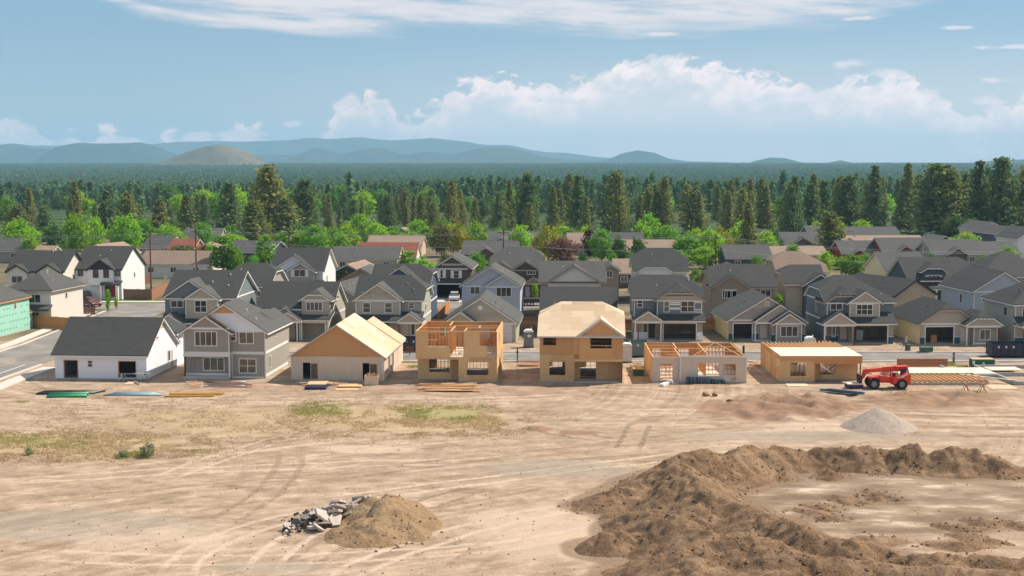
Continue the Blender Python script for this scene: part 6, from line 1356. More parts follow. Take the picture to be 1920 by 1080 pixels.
def trunk_mesh(name, H, r, top=.8, mt=None, limbs=5):
    mb = MB(); n = 5
    for k in range(n):
        z0, z1 = H * top * k / n, H * top * (k + 1) / n; mb.tube((0.02 * H * math.sin(k) * .2, 0, z0 - (.3 if k == 0 else 0)), (.02 * H * math.sin(k + 1) * .2, 0, z1), r * (1 - .8 * k / n), r * (1 - .8 * (k + 1) / n), 7)
    for k in range(limbs):
        a = 2.4 * k; z = H * (.28 + .45 * k / max(1, limbs)); mb.tube((0, 0, z), (math.cos(a) * H * .13, math.sin(a) * H * .13, z + H * .07), r * .35, r * .1, 5)
    me = mb.mesh(name); me.materials.append(mt or BARK); return me
PINE = m_foliage('pine_needles', (.10, .13, .04), (.34, .37, .10), .40, (.34, .26, .09)); PINE_B = m_foliage('pine_needles_blue', (.075, .125, .052), (.215, .30, .10), .38)
FARP = m_foliage('far_pine_needles', (.075, .145, .07), (.19, .31, .125), .35)
LEAF = {'bright': m_foliage('leaves_bright', (.14, .30, .015), (.38, .62, .045), .5), 'mid': m_foliage('leaves_mid', (.08, .20, .02), (.25, .46, .05), .48), 'dark': m_foliage('leaves_dark', (.05, .115, .035), (.14, .25, .065), .4),
        'yellow': m_foliage('leaves_yellow', (.14, .17, .012), (.40, .36, .03), .4), 'purple': m_foliage('leaves_purple', (.03, .010, .014), (.10, .025, .032), .3), 'pink': m_foliage('leaves_pinkish', (.12, .06, .045), (.28, .15, .11), .35), 'olive': m_foliage('leaves_olive', (.085, .095, .022), (.23, .22, .06), .35)}
pines = []
for k in range(6):
    sh = 'fir' if k in (1, 4) else 'pine'; H, Rm = 18.0, (3.0, 2.7, 3.5, 3.2, 3.0, 3.8)[k]
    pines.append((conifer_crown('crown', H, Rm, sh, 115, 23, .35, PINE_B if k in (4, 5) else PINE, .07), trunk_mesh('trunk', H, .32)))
low = []
for k in range(4):
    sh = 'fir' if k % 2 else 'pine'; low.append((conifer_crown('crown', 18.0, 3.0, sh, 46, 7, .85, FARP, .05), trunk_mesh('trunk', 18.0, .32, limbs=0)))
leafs = {}
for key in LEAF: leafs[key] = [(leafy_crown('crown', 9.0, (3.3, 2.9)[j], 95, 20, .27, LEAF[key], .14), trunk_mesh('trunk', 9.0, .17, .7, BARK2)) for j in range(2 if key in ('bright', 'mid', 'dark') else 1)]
narrow = {k: (leafy_crown('crown', 9.0, 1.7, 70, 20, .24, LEAF[k], .12), trunk_mesh('trunk', 9.0, .13, .7, BARK2)) for k in ('bright', 'mid')}
def plant(name, meshes, loc, sc, rz, label, cat, group):
    e = empty(name, loc, rz); e.scale = sc; tag(e, label, cat, group)
    obj('trunk', meshes[1], None, e); c = obj('crown', meshes[0], None, e); return c
def conifer(px, Y, ytop, width, label, group, var=None, lod=False):
    P = WY(px, 400, Y); z0 = terr1(Y); h = WY(px, ytop, Y).z - z0; k = (h / 18.0); v = random.randrange(6) if var is None else var
    m = low[v % 4] if lod else pines[v]; ww = (width / 2 * Y / FPX) / 3.2 if width else k * random.uniform(.85, 1.2)
    return plant('pine_tree', m, (P.x, Y, z0), (ww, ww, k), random.uniform(0, 6.28), label, 'tree', group)
GP = 'conifers of the pine belt'
for px, Y, yt, w, var, lab in (
    (506, 425, 311, 74, 2, 'tallest broad dark pine left of centre, above all its neighbours'), (568, 440, 338, 58, 5, 'tall round-topped pine just right of the tallest pine'), (430, 445, 342, 54, 4, 'tall dark pine left of the tallest pine'),
    (478, 395, 378, 66, 0, 'olive pine in front of the tallest pine'), (540, 420, 372, 60, 3, 'olive pine at the foot of the tallest pine'), (200, 440, 358, 46, 4, 'dark spire pine behind the bright maples at left'), (143, 470, 340, 36, 1, 'slim pine behind the lamp mast at left'),
    (238, 450, 362, 50, 3, 'brownish pine behind the bright left maple'), (298, 455, 374, 40, 0, 'olive pine right of the bright left maple'), (350, 460, 366, 44, 1, 'pointed brown-green pine left of the second utility pole'), (30, 470, 385, 46, 3, 'olive pine at the left edge'), (82, 455, 388, 40, 4, 'dark pine behind the left-edge maple'),
    (1150, 470, 322, 50, 5, 'tall dark pine just right of centre'), (1084, 480, 330, 46, 4, 'tall dark pine left of its twin near centre'), (1050, 500, 355, 36, 1, 'slender brownish pine near centre'), (1228, 480, 345, 44, 5, 'dark pine above the round bright maple'), (1300, 470, 352, 48, 3, 'olive pine above the maple grove'),
    (1405, 352, 378, 42, 1, 'gaunt leaning brown pine standing among the roofs'), (1562, 330, 398, 60, 3, 'scruffy brown-green pine in front of the long tan roof'), (1640, 470, 312, 46, 4, 'tall spire pine left of the big dark cluster'), (1590, 475, 330, 50, 5, 'dark pine in the right-hand belt with a rounded top'), (1700, 470, 308, 44, 1, 'tall pointed pine beside the big dark cluster'),
    (1752, 430, 309, 92, 5, 'huge dark twin-topped pine in the right-hand belt'), (1782, 425, 318, 70, 2, 'broad dark pine right of the twin-topped giant'), (1834, 430, 304, 56, 4, 'tall dark pine with a thin top near the right edge'), (1880, 425, 297, 66, 5, 'tallest pine of the right edge'), (1925, 430, 312, 70, 2, 'dark pine cut off by the right edge'),
    (1480, 480, 352, 50, 0, 'olive pine right of the gaunt leaning one'), (1520, 470, 345, 46, 4, 'dark pine above the scruffy brown-green one'), (940, 480, 362, 40, 3, 'brownish pine above the red-brown pole')):
    conifer(px, Y, yt, w, lab, GP, var)
zones = ((0, 430, 'left of the tallest pine'), (430, 900, 'in the middle left of the belt'), (900, 1350, 'in the middle right of the belt'), (1350, 1960, 'in the right-hand end of the belt'))
nP = 0
while nP < 262:
    px = random.uniform(-20, 1945); f = random.random(); Y = 455 + 420 * f ** 1.5
    dens = .55 if px < 430 else (.75 if px < 900 else 1.0)
    if random.random() > dens: continue
    if px < 430 and Y > 640 and random.random() < .6: continue
    base_top = np.interp(px, [0, 400, 700, 1000, 1350, 1600, 1920], [386, 382, 376, 366, 360, 340, 330])
    h = max(8.0, (WY(px, base_top, 470).z) + random.gauss(0, 2.9)) * (1.0 if Y < 620 else 1.05)
    h = min(max(h, 7.5), 22); z0 = terr1(Y); P = WY(px, 400, Y); v = random.randrange(6); k = h / 18.0; ww = k * random.uniform(.8, 1.2)
    zn = next(z for z in zones if px < z[1]); lod = Y > 600
    row = 'front' if Y < 530 else ('middle' if Y < 660 else 'back')
    plant('pine_tree', low[v % 4] if lod else pines[v], (P.x, Y, z0), (ww, ww, k), random.uniform(0, 6.28), f'{"tall" if h > 15 else ("short" if h < 12 else "middling")} {"dark blue-green" if v in (4, 5) and not lod else "olive-green"} {"pointed" if v in (1, 4) else "round-topped"} conifer, {row} rows {zn[2]}', 'tree', GP); nP += 1
# ---- broadleaf trees in the town
GD = 'garden and street trees'
def leafy(px, yb, yt, w, key, label, nar=False):
    P = W(px, yb); Y = P.y; h = max(1.2, WY(px, yt, Y).z); rw = w / 2 * Y / FPX
    m = narrow.get(key, narrow['mid']) if nar else random.choice(leafs[key]); b = 1.7 if nar else 3.1
    plant('leafy_tree', m, (P.x, Y, 0), (rw / b, rw / b, h / 9.0), random.uniform(0, 6.28), label, 'tree', GD)
for a in (
    (38, 487, 413, 48, 'bright', 'bright green maple at the left edge'), (60, 492, 440, 34, 'bright', 'smaller bright tree at the foot of the left-edge maple'), (103, 486, 424, 46, 'dark', 'dark green tree between the two bright left maples'), (143, 478, 404, 50, 'bright', 'large bright maple behind the white corner house'), (178, 470, 408, 32, 'bright', 'bright tree right of the large maple at left'),
    (238, 480, 405, 54, 'bright', 'broad bright maple above the tan ranch roof'), (272, 470, 411, 42, 'mid', 'green tree right of the broad maple at left'), (322, 462, 424, 34, 'mid', 'small green tree near the first utility pole'), (382, 470, 418, 30, 'mid', 'green tree behind the second utility pole'), (345, 498, 462, 70, 'olive', 'olive shrubbery behind the tan ranch roof'), (300, 500, 470, 50, 'olive', 'low olive bush by the first utility pole'),
    (420, 520, 445, 42, 'mid', 'green garden tree left of the hip-roofed grey house', True), (440, 520, 463, 30, 'mid', 'shorter green tree beside the garden tree near the second pole'), (498, 505, 443, 34, 'mid', 'upright green tree left of the white-gabled house', True), (396, 512, 454, 20, 'bright', 'slim bright tree right of the second utility pole', True),
    (562, 490, 432, 42, 'bright', 'bright tree above the white-gabled house'), (590, 492, 424, 48, 'mid', 'green tree right of the white-gabled house'), (622, 488, 428, 56, 'mid', 'broad green tree left of the purple bush'), (648, 484, 422, 50, 'bright', 'bright green tree above the purple bush'), (652, 478, 452, 38, 'purple', 'dark red-purple bush beside the long slate roof'), (676, 452, 402, 40, 'bright', 'vivid round maple standing above the red roof'),
    (706, 466, 418, 36, 'bright', 'upright bright tree right of the vivid maple'), (738, 460, 425, 34, 'mid', 'green tree by the blue gabled house'), (768, 470, 431, 30, 'mid', 'small green tree in front of the blue gabled house'), (800, 462, 428, 36, 'mid', 'green tree right of the blue gabled house'), (828, 482, 424, 40, 'olive', 'olive tree right of the red roof'), (858, 480, 420, 42, 'yellow', 'yellow-green tree behind the dark brown house'),
    (893, 478, 419, 38, 'bright', 'tall bright green tree left of the red-brown pole'), (935, 466, 430, 26, 'bright', 'small bright tree left beside the red-brown pole'), (976, 478, 424, 38, 'bright', 'bright green tree right of the red-brown pole'), (893, 534, 476, 40, 'mid', 'round green tree beside the dark brown house'), (765, 512, 472, 34, 'mid', 'small dark shrub tree at the end of the red roof', True), (790, 520, 485, 46, 'bright', 'low bright bush left of the dark brown house'),
    (1028, 494, 424, 44, 'yellow', 'golden yellow tree right of centre'), (1056, 450, 424, 34, 'bright', 'bright tree behind the golden yellow tree'), (1056, 505, 446, 50, 'pink', 'pinkish brown flowering tree beside the golden tree'), (1106, 484, 432, 30, 'purple', 'dark purple tree behind the light green garden tree'), (1128, 492, 432, 40, 'mid', 'light green garden tree in front of the purple tree'), (1160, 512, 448, 38, 'dark', 'dark garden tree left of the clipped white gable'), (1196, 512, 452, 40, 'dark', 'dark tree behind the clipped white gable'), (1185, 530, 475, 30, 'mid', 'green tree beside the clipped white gable'),
    (1214, 446, 402, 40, 'bright', 'vivid round maple right of centre under the pines'), (1258, 480, 428, 46, 'mid', 'green maple at the left of the maple grove'), (1290, 496, 440, 54, 'mid', 'dark green maple in the middle of the grove'), (1302, 474, 430, 44, 'bright', 'bright maple at the back of the grove'), (1330, 492, 432, 50, 'bright', 'bright maple by the pole in the grove'), (1352, 478, 428, 38, 'yellow', 'yellow-green maple at the right of the grove'), (1322, 504, 462, 46, 'bright', 'low bright maple at the front of the grove'), (1270, 506, 470, 44, 'mid', 'low green maple at the front left of the grove'),
    (1390, 470, 418, 46, 'bright', 'bright tree behind the dark green house'), (1436, 476, 434, 36, 'bright', 'bright tree left of the navy gable by the leaning pine'), (1452, 474, 436, 26, 'dark', 'dark green tree beside the navy gable'), (1574, 446, 416, 30, 'bright', 'bright tree behind the scruffy pine'), (1616, 446, 414, 40, 'bright', 'round pale green tree under the right pine belt'), (1660, 470, 442, 16, 'mid', 'small ball-shaped tree left of its pair on the long tan roof line'), (1683, 470, 439, 18, 'mid', 'small ball-shaped tree right of its pair on the long tan roof line'),
    (1812, 486, 438, 56, 'bright', 'big bright willow-like tree at upper right'), (1786, 478, 446, 34, 'bright', 'bright tree left of the willow-like tree'), (1596, 520, 478, 40, 'mid', 'green bush behind the broad charcoal roof'), (1645, 525, 484, 20, 'bright', 'slim bright tree beside the cream-sided house', True), (1580, 505, 482, 40, 'mid', 'green shrubs below the scruffy pine'),
    (203, 590, 540, 8, 'bright', 'staked sapling on the corner lawn', True), (218, 582, 556, 6, 'bright', 'smaller sapling on the corner lawn', True), (777, 566, 541, 8, 'bright', 'sapling left of the silver car', True), (806, 566, 546, 9, 'olive', 'olive sapling right of the silver car', True), (1003, 566, 530, 12, 'bright', 'sapling in front of the pale door', True), (1460, 600, 548, 16, 'bright', 'slim bright tree behind the three-gabled house', True), (1852, 506, 484, 16, 'bright', 'little bright tree among the far right roofs', True), (650, 540, 507, 40, 'olive', 'brownish garden bush beside the dark green gable'), (1697, 545, 505, 16, 'olive', 'small olive tree beside the teal house', True)):
    leafy(*a)
for px, yb, h, w, key, lab in ((1488, 500, 42, 30, 'mid', 'green tree behind the brown shingled roof'), (1548, 512, 40, 28, 'bright', 'bright tree between the brown roof and the broad charcoal roof'), (1622, 512, 36, 34, 'mid', 'green tree left of the cream-sided house'), (1748, 520, 40, 26, 'dark', 'dark tree between the barn-red house and the teal dormer house'), (1846, 522, 42, 30, 'mid', 'green tree behind the blue-grey gable house'), (1092, 522, 44, 26, 'dark', 'dark tree behind the cream gable'), (1012, 512, 40, 24, 'mid', 'green tree behind the two-tone brown house'), (1305, 545, 40, 24, 'mid', 'green tree between the clipped white gable and the brown gable house'), (836, 512, 34, 30, 'olive', 'olive tree behind the dark brown house'), (690, 530, 36, 26, 'mid', 'green tree behind the navy house'), (612, 545, 40, 22, 'mid', 'green tree right of the white gable end'), (475, 520, 40, 26, 'mid', 'green tree behind the dark hip-roofed house'), (1150, 520, 46, 22, 'mid', 'slim green tree right of the cream gable'), (1700, 500, 34, 22, 'bright', 'bright tree behind the barn-red house'), (1420, 520, 40, 26, 'mid', 'green tree behind the curtained gable house'), (1890, 500, 36, 30, 'mid', 'green tree under the navy gable at the right edge')):
    leafy(px, yb, yb - h, w, key, lab)
# garden trees filling the gaps between the back gardens and the pine belt
rg = random.Random(5)
for k in range(46):
    px = (rg.uniform(0, 900) if k < 34 else rg.uniform(900, 1900)); yb = rg.uniform(452, 472); h = rg.uniform(26, 46); w = rg.uniform(28, 48); key = rg.choice(('bright', 'bright', 'mid', 'mid', 'dark'))
    zn = next(z for z in zones if px < z[1]); wd = {'bright': 'bright green', 'mid': 'mid green', 'dark': 'dark green'}[key]
    leafy(px, yb, yb - h, w, key, f'{wd} back-garden tree below the pines {zn[2]}')
# broadleaf rows behind the first belt, left half
nD = 0
while nD < 80:
    px = random.uniform(-10, 1000) if nD < 66 else random.uniform(1000, 1900); Y = random.uniform(520, 1000); P = WY(px, 400, Y); k = random.uniform(.8, 1.5)
    kd = random.choice(('bright', 'mid', 'mid', 'dark')); m = random.choice(leafs[kd]); zn = next(z for z in zones if px < z[1])
    plant('leafy_tree', m, (P.x, Y, terr1(Y)), (k * 1.15, k * 1.15, k), random.uniform(0, 6.28), f'distant {kd} green broadleaf tree among the conifers {zn[2]}', 'tree', 'distant broadleaf trees'); nD += 1
# ---- the far forest: one mass
def forest():
    src = [o for o in bpy.data.objects if o.name.startswith('crown')]
    pick = []
    for m in low: pick.append(next(o for o in src if o.data == m[0]))
    pts = []
    def scatter(n, y0, y1, hmin, hmax, wid, cond=None):
        y = np.sqrt(rng.random(n) * (y1 * y1 - y0 * y0) + y0 * y0); x = (rng.random(n) - .5) * 2 * .42 * y
        if cond is not None: k = cond(x, y); x, y = x[k], y[k]
        h = hmin + (hmax - hmin) * rng.random(len(x)); h = h * (.8 + .4 * fbm(x / 90, y / 90, 3, 7)); pts.append(np.stack([x, y, terr(y), h / 18.0, wid * (h / 18.0) * (.85 + .4 * rng.random(len(x)))], 1))
    clear = lambda x, y: (fbm(x / 140 + 5, y / 140, 3, 77) > .40) & ~((x / y < -.12) & (y < 1300) & (rng.random(len(x)) < .72))
    scatter(7000, 700, 1250, 10, 17, 1.15, clear); scatter(22000, 1250, 2600, 11, 18, 1.25, lambda x, y: fbm(x / 170, y / 260, 3, 78) > .33); scatter(60000, 2600, 7600, 11, 18, 1.7); scatter(30000, 7600, 11500, 12, 18, 2.6)
    A = np.concatenate(pts); n = len(A)
    me = bpy.data.meshes.new('pine_forest'); me.vertices.add(n); me.vertices.foreach_set('co', A[:, :3].ravel())
    sc = np.stack([A[:, 4], A[:, 4], A[:, 3]], 1).astype(np.float32)
    a = me.attributes.new('tree_scale', 'FLOAT_VECTOR', 'POINT'); a.data.foreach_set('vector', sc.ravel())
    a = me.attributes.new('tree_kind', 'INT', 'POINT'); a.data.foreach_set('value', rng.integers(0, 4, n).astype(np.int32))
    a = me.attributes.new('tree_rot', 'FLOAT_VECTOR', 'POINT'); rr = np.zeros((n, 3), np.float32); rr[:, 2] = rng.random(n) * 6.28; a.data.foreach_set('vector', rr.ravel())
    o = obj('pine_forest', me); o['kind'] = 'stuff'; o['label'] = 'dense far pine forest stretching to the hills'
    ng = bpy.data.node_groups.new('forest_scatter', 'GeometryNodeTree'); ng.interface.new_socket('Geometry', in_out='INPUT', socket_type='NodeSocketGeometry'); ng.interface.new_socket('Geometry', in_out='OUTPUT', socket_type='NodeSocketGeometry')
    N, L = ng.nodes, ng.links; gi = N.new('NodeGroupInput'); go = N.new('NodeGroupOutput'); jn = N.new('GeometryNodeJoinGeometry')
    def attr(nm, ty): q = N.new('GeometryNodeInputNamedAttribute'); q.data_type = ty; q.inputs['Name'].default_value = nm; return q.outputs['Attribute']
    for k, src_o in enumerate(pick):
        oi = N.new('GeometryNodeObjectInfo'); oi.transform_space = 'ORIGINAL'; oi.inputs['Object'].default_value = src_o
        cm = N.new('FunctionNodeCompare'); cm.data_type = 'INT'; cm.operation = 'EQUAL'; L.new(attr('tree_kind', 'INT'), cm.inputs[2]); cm.inputs[3].default_value = k
        ip = N.new('GeometryNodeInstanceOnPoints'); L.new(gi.outputs[0], ip.inputs['Points']); L.new(cm.outputs[0], ip.inputs['Selection']); L.new(oi.outputs['Geometry'], ip.inputs['Instance']); L.new(attr('tree_scale', 'FLOAT_VECTOR'), ip.inputs['Scale'])
        er = N.new('FunctionNodeEulerToRotation'); L.new(attr('tree_rot', 'FLOAT_VECTOR'), er.inputs[0]); L.new(er.outputs[0], ip.inputs['Rotation']); L.new(ip.outputs[0], jn.inputs[0])
    L.new(jn.outputs[0], go.inputs[0]); md = o.modifiers.new('forest', 'NODES'); md.node_group = ng
forest()
# ================================================================ things on the building site
def gz(x, y): return float(dirt_floor(np.array([x]), np.array([y]))[0])
def onground(px, py):
    p = W(px, py); p.z = gz(p.x, p.y); return p
def lay(name, px0, py0, px1, py1, w, h, m, label, cat, group=None, z=0.0, round_=False, parent=None):
    """straight length lying on the ground between two pixels"""
    a, b = onground(px0, py0), onground(px1, py1); c = (a + b) / 2; d = b - a; L = d.length
    me = (MB().tube((-L / 2, 0, 0), (L / 2, 0, 0), w / 2, None, 12) if round_ else MB().box(-L / 2, L / 2, -w / 2, w / 2, -h / 2, h / 2)).mesh(name, round_)
    o = obj(name, me, m); o.location = (c.x, c.y, max(a.z, b.z) + z + h / 2); o.rotation_euler = (0, 0, math.atan2(d.y, d.x))
    return tag(o, label, cat, group)
PG = m_paint('pipe_green', (.02, .30, .12), .35); PK = m_paint('pipe_black', (.02, .022, .024), .4); PB = m_paint('pipe_blue', (.20, .36, .42), .4); WY_ = m_wood('lumber_yellow', (.60, .33, .08), axis=0); LUM = m_wood('lumber_fresh', (.66, .42, .22), axis=0); LUM_D = m_wood('lumber_red', (.42, .19, .09), axis=0)
for k, (a, b2) in enumerate((((88, 745.5), (163, 744.5)), ((92, 742), (166, 741)))): lay('pipe', *a, *b2, .30, .30, PG, ('front' if k == 0 else 'rear') + ' of the two bright green pipes on the dirt lot', 'pipe', 'pipes on the lot', round_=True)
for k in range(6): lay('pipe', 68 + 3 * k, 740 - k * .9, 178 + 4 * k, 738.6 - k * .9, .2, .2, PK, 'black pipe in the bundle behind the green pipes', 'pipe', 'black pipes behind the green ones', round_=True)
for k in range(4): lay('pipe', 194 + 6 * k, 742 - k * 1.2, 303 - 3 * k, 741.4 - k * 1.2, .16, .16, PB, 'pale blue pipe in the middle of the row of pipes', 'pipe', 'pale blue pipes', round_=True)
for k, (a, b2) in enumerate((((308, 743.5), (402, 743)), ((318, 739), (421, 738.4)), ((320, 740.5), (418, 740)))): lay('beam', *a, *b2, .2, .16, WY_, ('front', 'rear', 'middle')[k] + ' of the yellow beams at the right end of the pipe row', 'beam', 'yellow beams on the lot')
def board_pile(n, px0, px1, py0, py1, label, group, m=None, w=.28, seed=0, L=(.5, .9), stack=.06):
    r = random.Random(seed)
    for k in range(n):
        f = r.random(); ll = (px1 - px0) * r.uniform(*L); s = px0 + (px1 - px0 - ll) * r.random(); y = py0 + (py1 - py0) * f
        lay('lumber_board', s, y + r.uniform(-.6, .6), s + ll, y + r.uniform(-.9, .9), w * r.uniform(.6, 1.2), .05, m or (LUM if r.random() < .75 else LUM_D), label, 'lumber', group, z=stack * (k % 5))
board_pile(18, 770, 905, 722, 735, 'loose lumber board in the pile before the open-framed house', 'lumber before the framed house', seed=3)
board_pile(10, 556, 660, 717, 727, 'loose board on the ground before the tan gable house', 'boards before the tan house', seed=4, L=(.25, .5))
board_pile(7, 1405, 1438, 681, 690, 'board stacked between the roofless house and the joist-topped house', 'boards between the right-hand houses', seed=5, w=.4, L=(.7, 1))
board_pile(6, 968, 1012, 680, 689, 'board stacked left of the plywood-roofed two-storey house', 'boards by the street post', LUM_D, seed=6, w=.4, L=(.7, 1))
board_pile(8, 1690, 1712, 684, 688, 'short board behind the red telehandler', 'boards behind the telehandler', seed=8, L=(.5, 1))
board_pile(8, 1180, 1206, 681, 690, 'scrap board beside the white portable toilet', 'scrap by the toilet', seed=9, L=(.4, .9))
board_pile(9, 348, 385, 716, 728, 'scrap board before the grey house porch', 'scrap before the grey house', seed=12, L=(.2, .6), w=.2)
for k in range(5): lay('beam', 1682, 687 - k * .35, 1776, 687 - k * .35, .35, .3, LUM_D, 'long red-brown beam in the stack beside the street', 'beam', 'beam stack by the street', z=.3 * (k % 3))
RB = m_paint('rusty_rebar', (.20, .055, .045), .6)
for k in range(18): lay('steel_bar', 388 + random.uniform(-8, 8), 716 + k * .6, 470 + random.uniform(-14, 6), 717 + k * .6, .06, .06, RB if k % 3 else METAL, 'steel bar in the bundle before the grey house', 'steel bar', 'steel bars before the grey house', z=.05 * (k % 4), round_=True)
BLM = m_paint('blue_steel', (.03, .11, .19), .45)
for k in range(4): lay('steel_beam', 1538 + 6 * k, 734 + k * 1.2, 1608 + 4 * k, 741 + k * 1.3, .3, .2, BLM, 'dark blue steel beam before the joist-topped house', 'beam', 'blue steel beams', z=.05)
def sheet(px0, py0, px1, py1, m, label, z=.02, t=.03, name='plywood_sheet', n=1, group=None):
    a, b = onground(px0, py1), onground(px1, py0); c = (a + b) / 2
    for k in range(n):
        o = MB().box(-(b.x - a.x) / 2, (b.x - a.x) / 2, -(b.y - a.y) / 2, (b.y - a.y) / 2, 0, t).build(name, m); o.location = (c.x + random.uniform(-.06, .06) * (n > 1), c.y, c.z + z + k * (t + .004)); o.rotation_euler = (0, 0, random.uniform(-.06, .06)); tag(o, label, 'plywood' if 'ply' in name else 'panel', group)
sheet(590, 717, 626, 722, LUM, 'pale plywood sheet in the rear stack before the tan house', n=5, group='rear plywood stack')
TARP = m_plain('navy_tarp', (.02, .025, .07), .5)
sheet(572, 724, 616, 731, TARP, 'navy tarp-wrapped sheet pack under the front plywood', .0, .26, 'wrapped_pack'); sheet(575, 720, 616, 727, LUM, 'pale plywood sheet on the navy wrapped pack', .27, .03, n=3, group='plywood on the navy pack')
sheet(634, 722, 680, 727, LUM, 'pale plywood sheet in the right stack before the tan house', n=4, group='right plywood stack'); sheet(628, 729, 672, 732, LUM, 'thin plywood strip lying nearest the lot before the tan house')
sheet(1863, 722, 1893, 730, OSB_R, 'plywood sheet on the dirt beside the right-edge foundation'); sheet(1478, 719, 1510, 725, OSB_R, 'plywood sheet on the dirt before the joist-topped house'); sheet(232, 716, 256, 721, OSB_R, 'plywood scrap before the white bungalow'); sheet(1720, 715, 1742, 719, LUM, 'scrap plywood on the dirt right of the telehandler')
def crate(px, py, w, d, hh, m, label, lidm=None):
    e = empty('wooden_crate', onground(px, py), random.uniform(-.1, .1)); tag(e, label, 'crate')
    t = .04
    for nm, a in (('front_panel', (-w / 2, w / 2, -d / 2, -d / 2 + t, 0, hh)), ('back_panel', (-w / 2, w / 2, d / 2 - t, d / 2, 0, hh * 1.05)), ('side_panel', (-w / 2, -w / 2 + t, -d / 2 + t + .002, d / 2 - t - .002, 0, hh)), ('side_panel', (w / 2 - t, w / 2, -d / 2 + t + .002, d / 2 - t - .002, 0, hh)), ('bottom_panel', (-w / 2 + t, w / 2 - t, -d / 2 + t, d / 2 - t, .01, .05))): MB().box(*a).build(nm, m, e)
    return e
e = crate(697, 721, 1.45, 1.2, 1.0, OSB_R, 'open plywood scrap crate at the right corner of the tan house')
for k in range(7): tag(MB().beam((0, 0, .06), (random.uniform(-.4, .4), random.uniform(-.3, .3), 1.25), .1, .05).build('wood_offcut', LUM), 'wood offcut sticking out of the plywood scrap crate', 'lumber', 'offcuts in the scrap crate').location = Vector(e.location) + Vector((random.uniform(-.4, .4), random.uniform(-.3, .3), 0))
def sawhorse_table(px0, px1, py, label, m, ply=True):
    a, b = onground(px0, py), onground(px1, py); n0 = len(bpy.data.objects)
    for k, c in enumerate((a.lerp(b, .18), a.lerp(b, .82))):
        e = empty('sawhorse', c, random.uniform(-.3, .3)); tag(e, f'{"left" if k == 0 else "right"} sawhorse of the pair {label}', 'sawhorse'); MB().box(-.05, .05, -.55, .55, .72, .82).build('top_bar', m, e)
        for sx in (-1, 1):
            for sy in (-1, 1): MB().beam((sx * .3, sy * .5, 0), (sx * .04, sy * .42, .74), .06).build('leg', m, e)
    if ply:
        o = MB().box(-(b.x - a.x) / 2, (b.x - a.x) / 2, -.25, .25, 0, .05).build('work_board', METAL); c = (a + b) / 2; o.location = (c.x, c.y, c.z + .825); tag(o, f'grey board on the sawhorses {label}', 'board')
sawhorse_table(220, 282, 715, 'before the white bungalow', METAL); sawhorse_table(1802, 1850, 734, 'right of the telehandler', LUM_D, False)
lay('lumber_board', 234, 706, 262, 722, .15, .05, METAL, 'pale board leaning by the sawhorses before the white bungalow', 'lumber', z=.1)
# ---- portable toilets
def toilet(px, py, label, body, roofm, rot=0.0):
    e = empty('portable_toilet', W(px, py), R(rot)); tag(e, label, 'portable toilet', 'portable toilets'); w = .58
    MB().box(-w, w, -w, w, .12, 2.02).build('body', body, e); MB().box(-w - .05, w + .05, -w - .05, w + .05, 0, .118).build('skid', BLACK, e)
    r = MB().prism([(-w - .04, 2.022), (w + .04, 2.022), (w - .02, 2.16), (.3, 2.32), (-.3, 2.32), (-w + .02, 2.16)], 'y', -w - .04, w + .04).build('roof', roofm, e)
    d = MB().box(-w + .1, w - .1, -w - .035, -w - .002, .2, 1.95).build('door', body, e); MB().box(w - .2, w - .14, -w - .07, -w - .036, 1.0, 1.16).build('handle', METAL, d); MB().box(-.2, .2, -w - .042, -w - .036, 1.4, 1.7).build('notice', TRIM, d); MB().tube((w - .15, w - .15, 2.1), (w - .15, w - .15, 2.5), .05).build('vent_pipe', roofm, e)
TGR = m_paint('toilet_grey', (.16, .17, .175), .5); TWH = m_paint('toilet_white', (.62, .63, .66), .5); RWH = m_paint('toilet_roof_white', (.78, .78, .76), .5)
toilet(991, 651, 'dark grey portable toilet with white roof beside the white garage door', TGR, RWH, 6); toilet(1175, 679, 'white portable toilet at the right side of the plywood-roofed house', TWH, RWH); toilet(1518, 666, 'white portable toilet behind the joist-topped house', TWH, RWH)
# ---- dumpsters
def dumpster(px0, px1, py, hgt, label, m, depth=2.3):
    a, b = W(px0, py), W(px1, py); L = b.x - a.x; e = empty('dumpster', a, 0); tag(e, label, 'dumpster', 'waste dumpsters'); t = .06
    for nm, q in (('side_panel', (0, L, 0, t, .18, hgt)), ('side_panel', (0, L, depth - t, depth, .18, hgt)), ('end_panel', (0, t, t + .002, depth - t - .002, .18, hgt)), ('end_panel', (L - t, L, t + .002, depth - t - .002, .18, hgt)), ('floor_plate', (t, L - t, t, depth - t, .18, .25))): MB().box(*q).build(nm, m, e)
    n = max(3, int(L / .9))
    for k in range(n + 1): u = .08 + (L - .16) * k / n; MB().box(u - .05, u + .05, -.08, -.002, .2, hgt - .1).build('rib', m, e)
    MB().box(-.05, L + .05, -.1, -.082, hgt - .12, hgt + .03).build('top_rail', m, e)
    for u in (.5, L - .5): MB().lathe([(0, -.05), (.14, -.05), (.14, .05), (0, .05)], (u, .3, .1), 'y', 12).build('wheel', BLACK, e)
    for k, u in enumerate((.7, 1.6, 2.5)): 
        if u < L - .3: MB().box(u, u + .22, -.006, -.002, hgt - .55, hgt - .3).build('sticker', TRIM, e)
NAVY = m_paint('dumpster_navy', (.012, .018, .045), .4)
dumpster(1860, 1936, 671, 1.75, 'long navy dumpster by the street at the right edge', NAVY); dumpster(750, 785, 661, 1.8, 'navy dumpster in the street behind the open-framed house', NAVY); dumpster(1170, 1216, 670, 1.9, 'grey-green dumpster behind the white portable toilet', m_paint('dumpster_greygreen', (.15, .19, .17), .5))
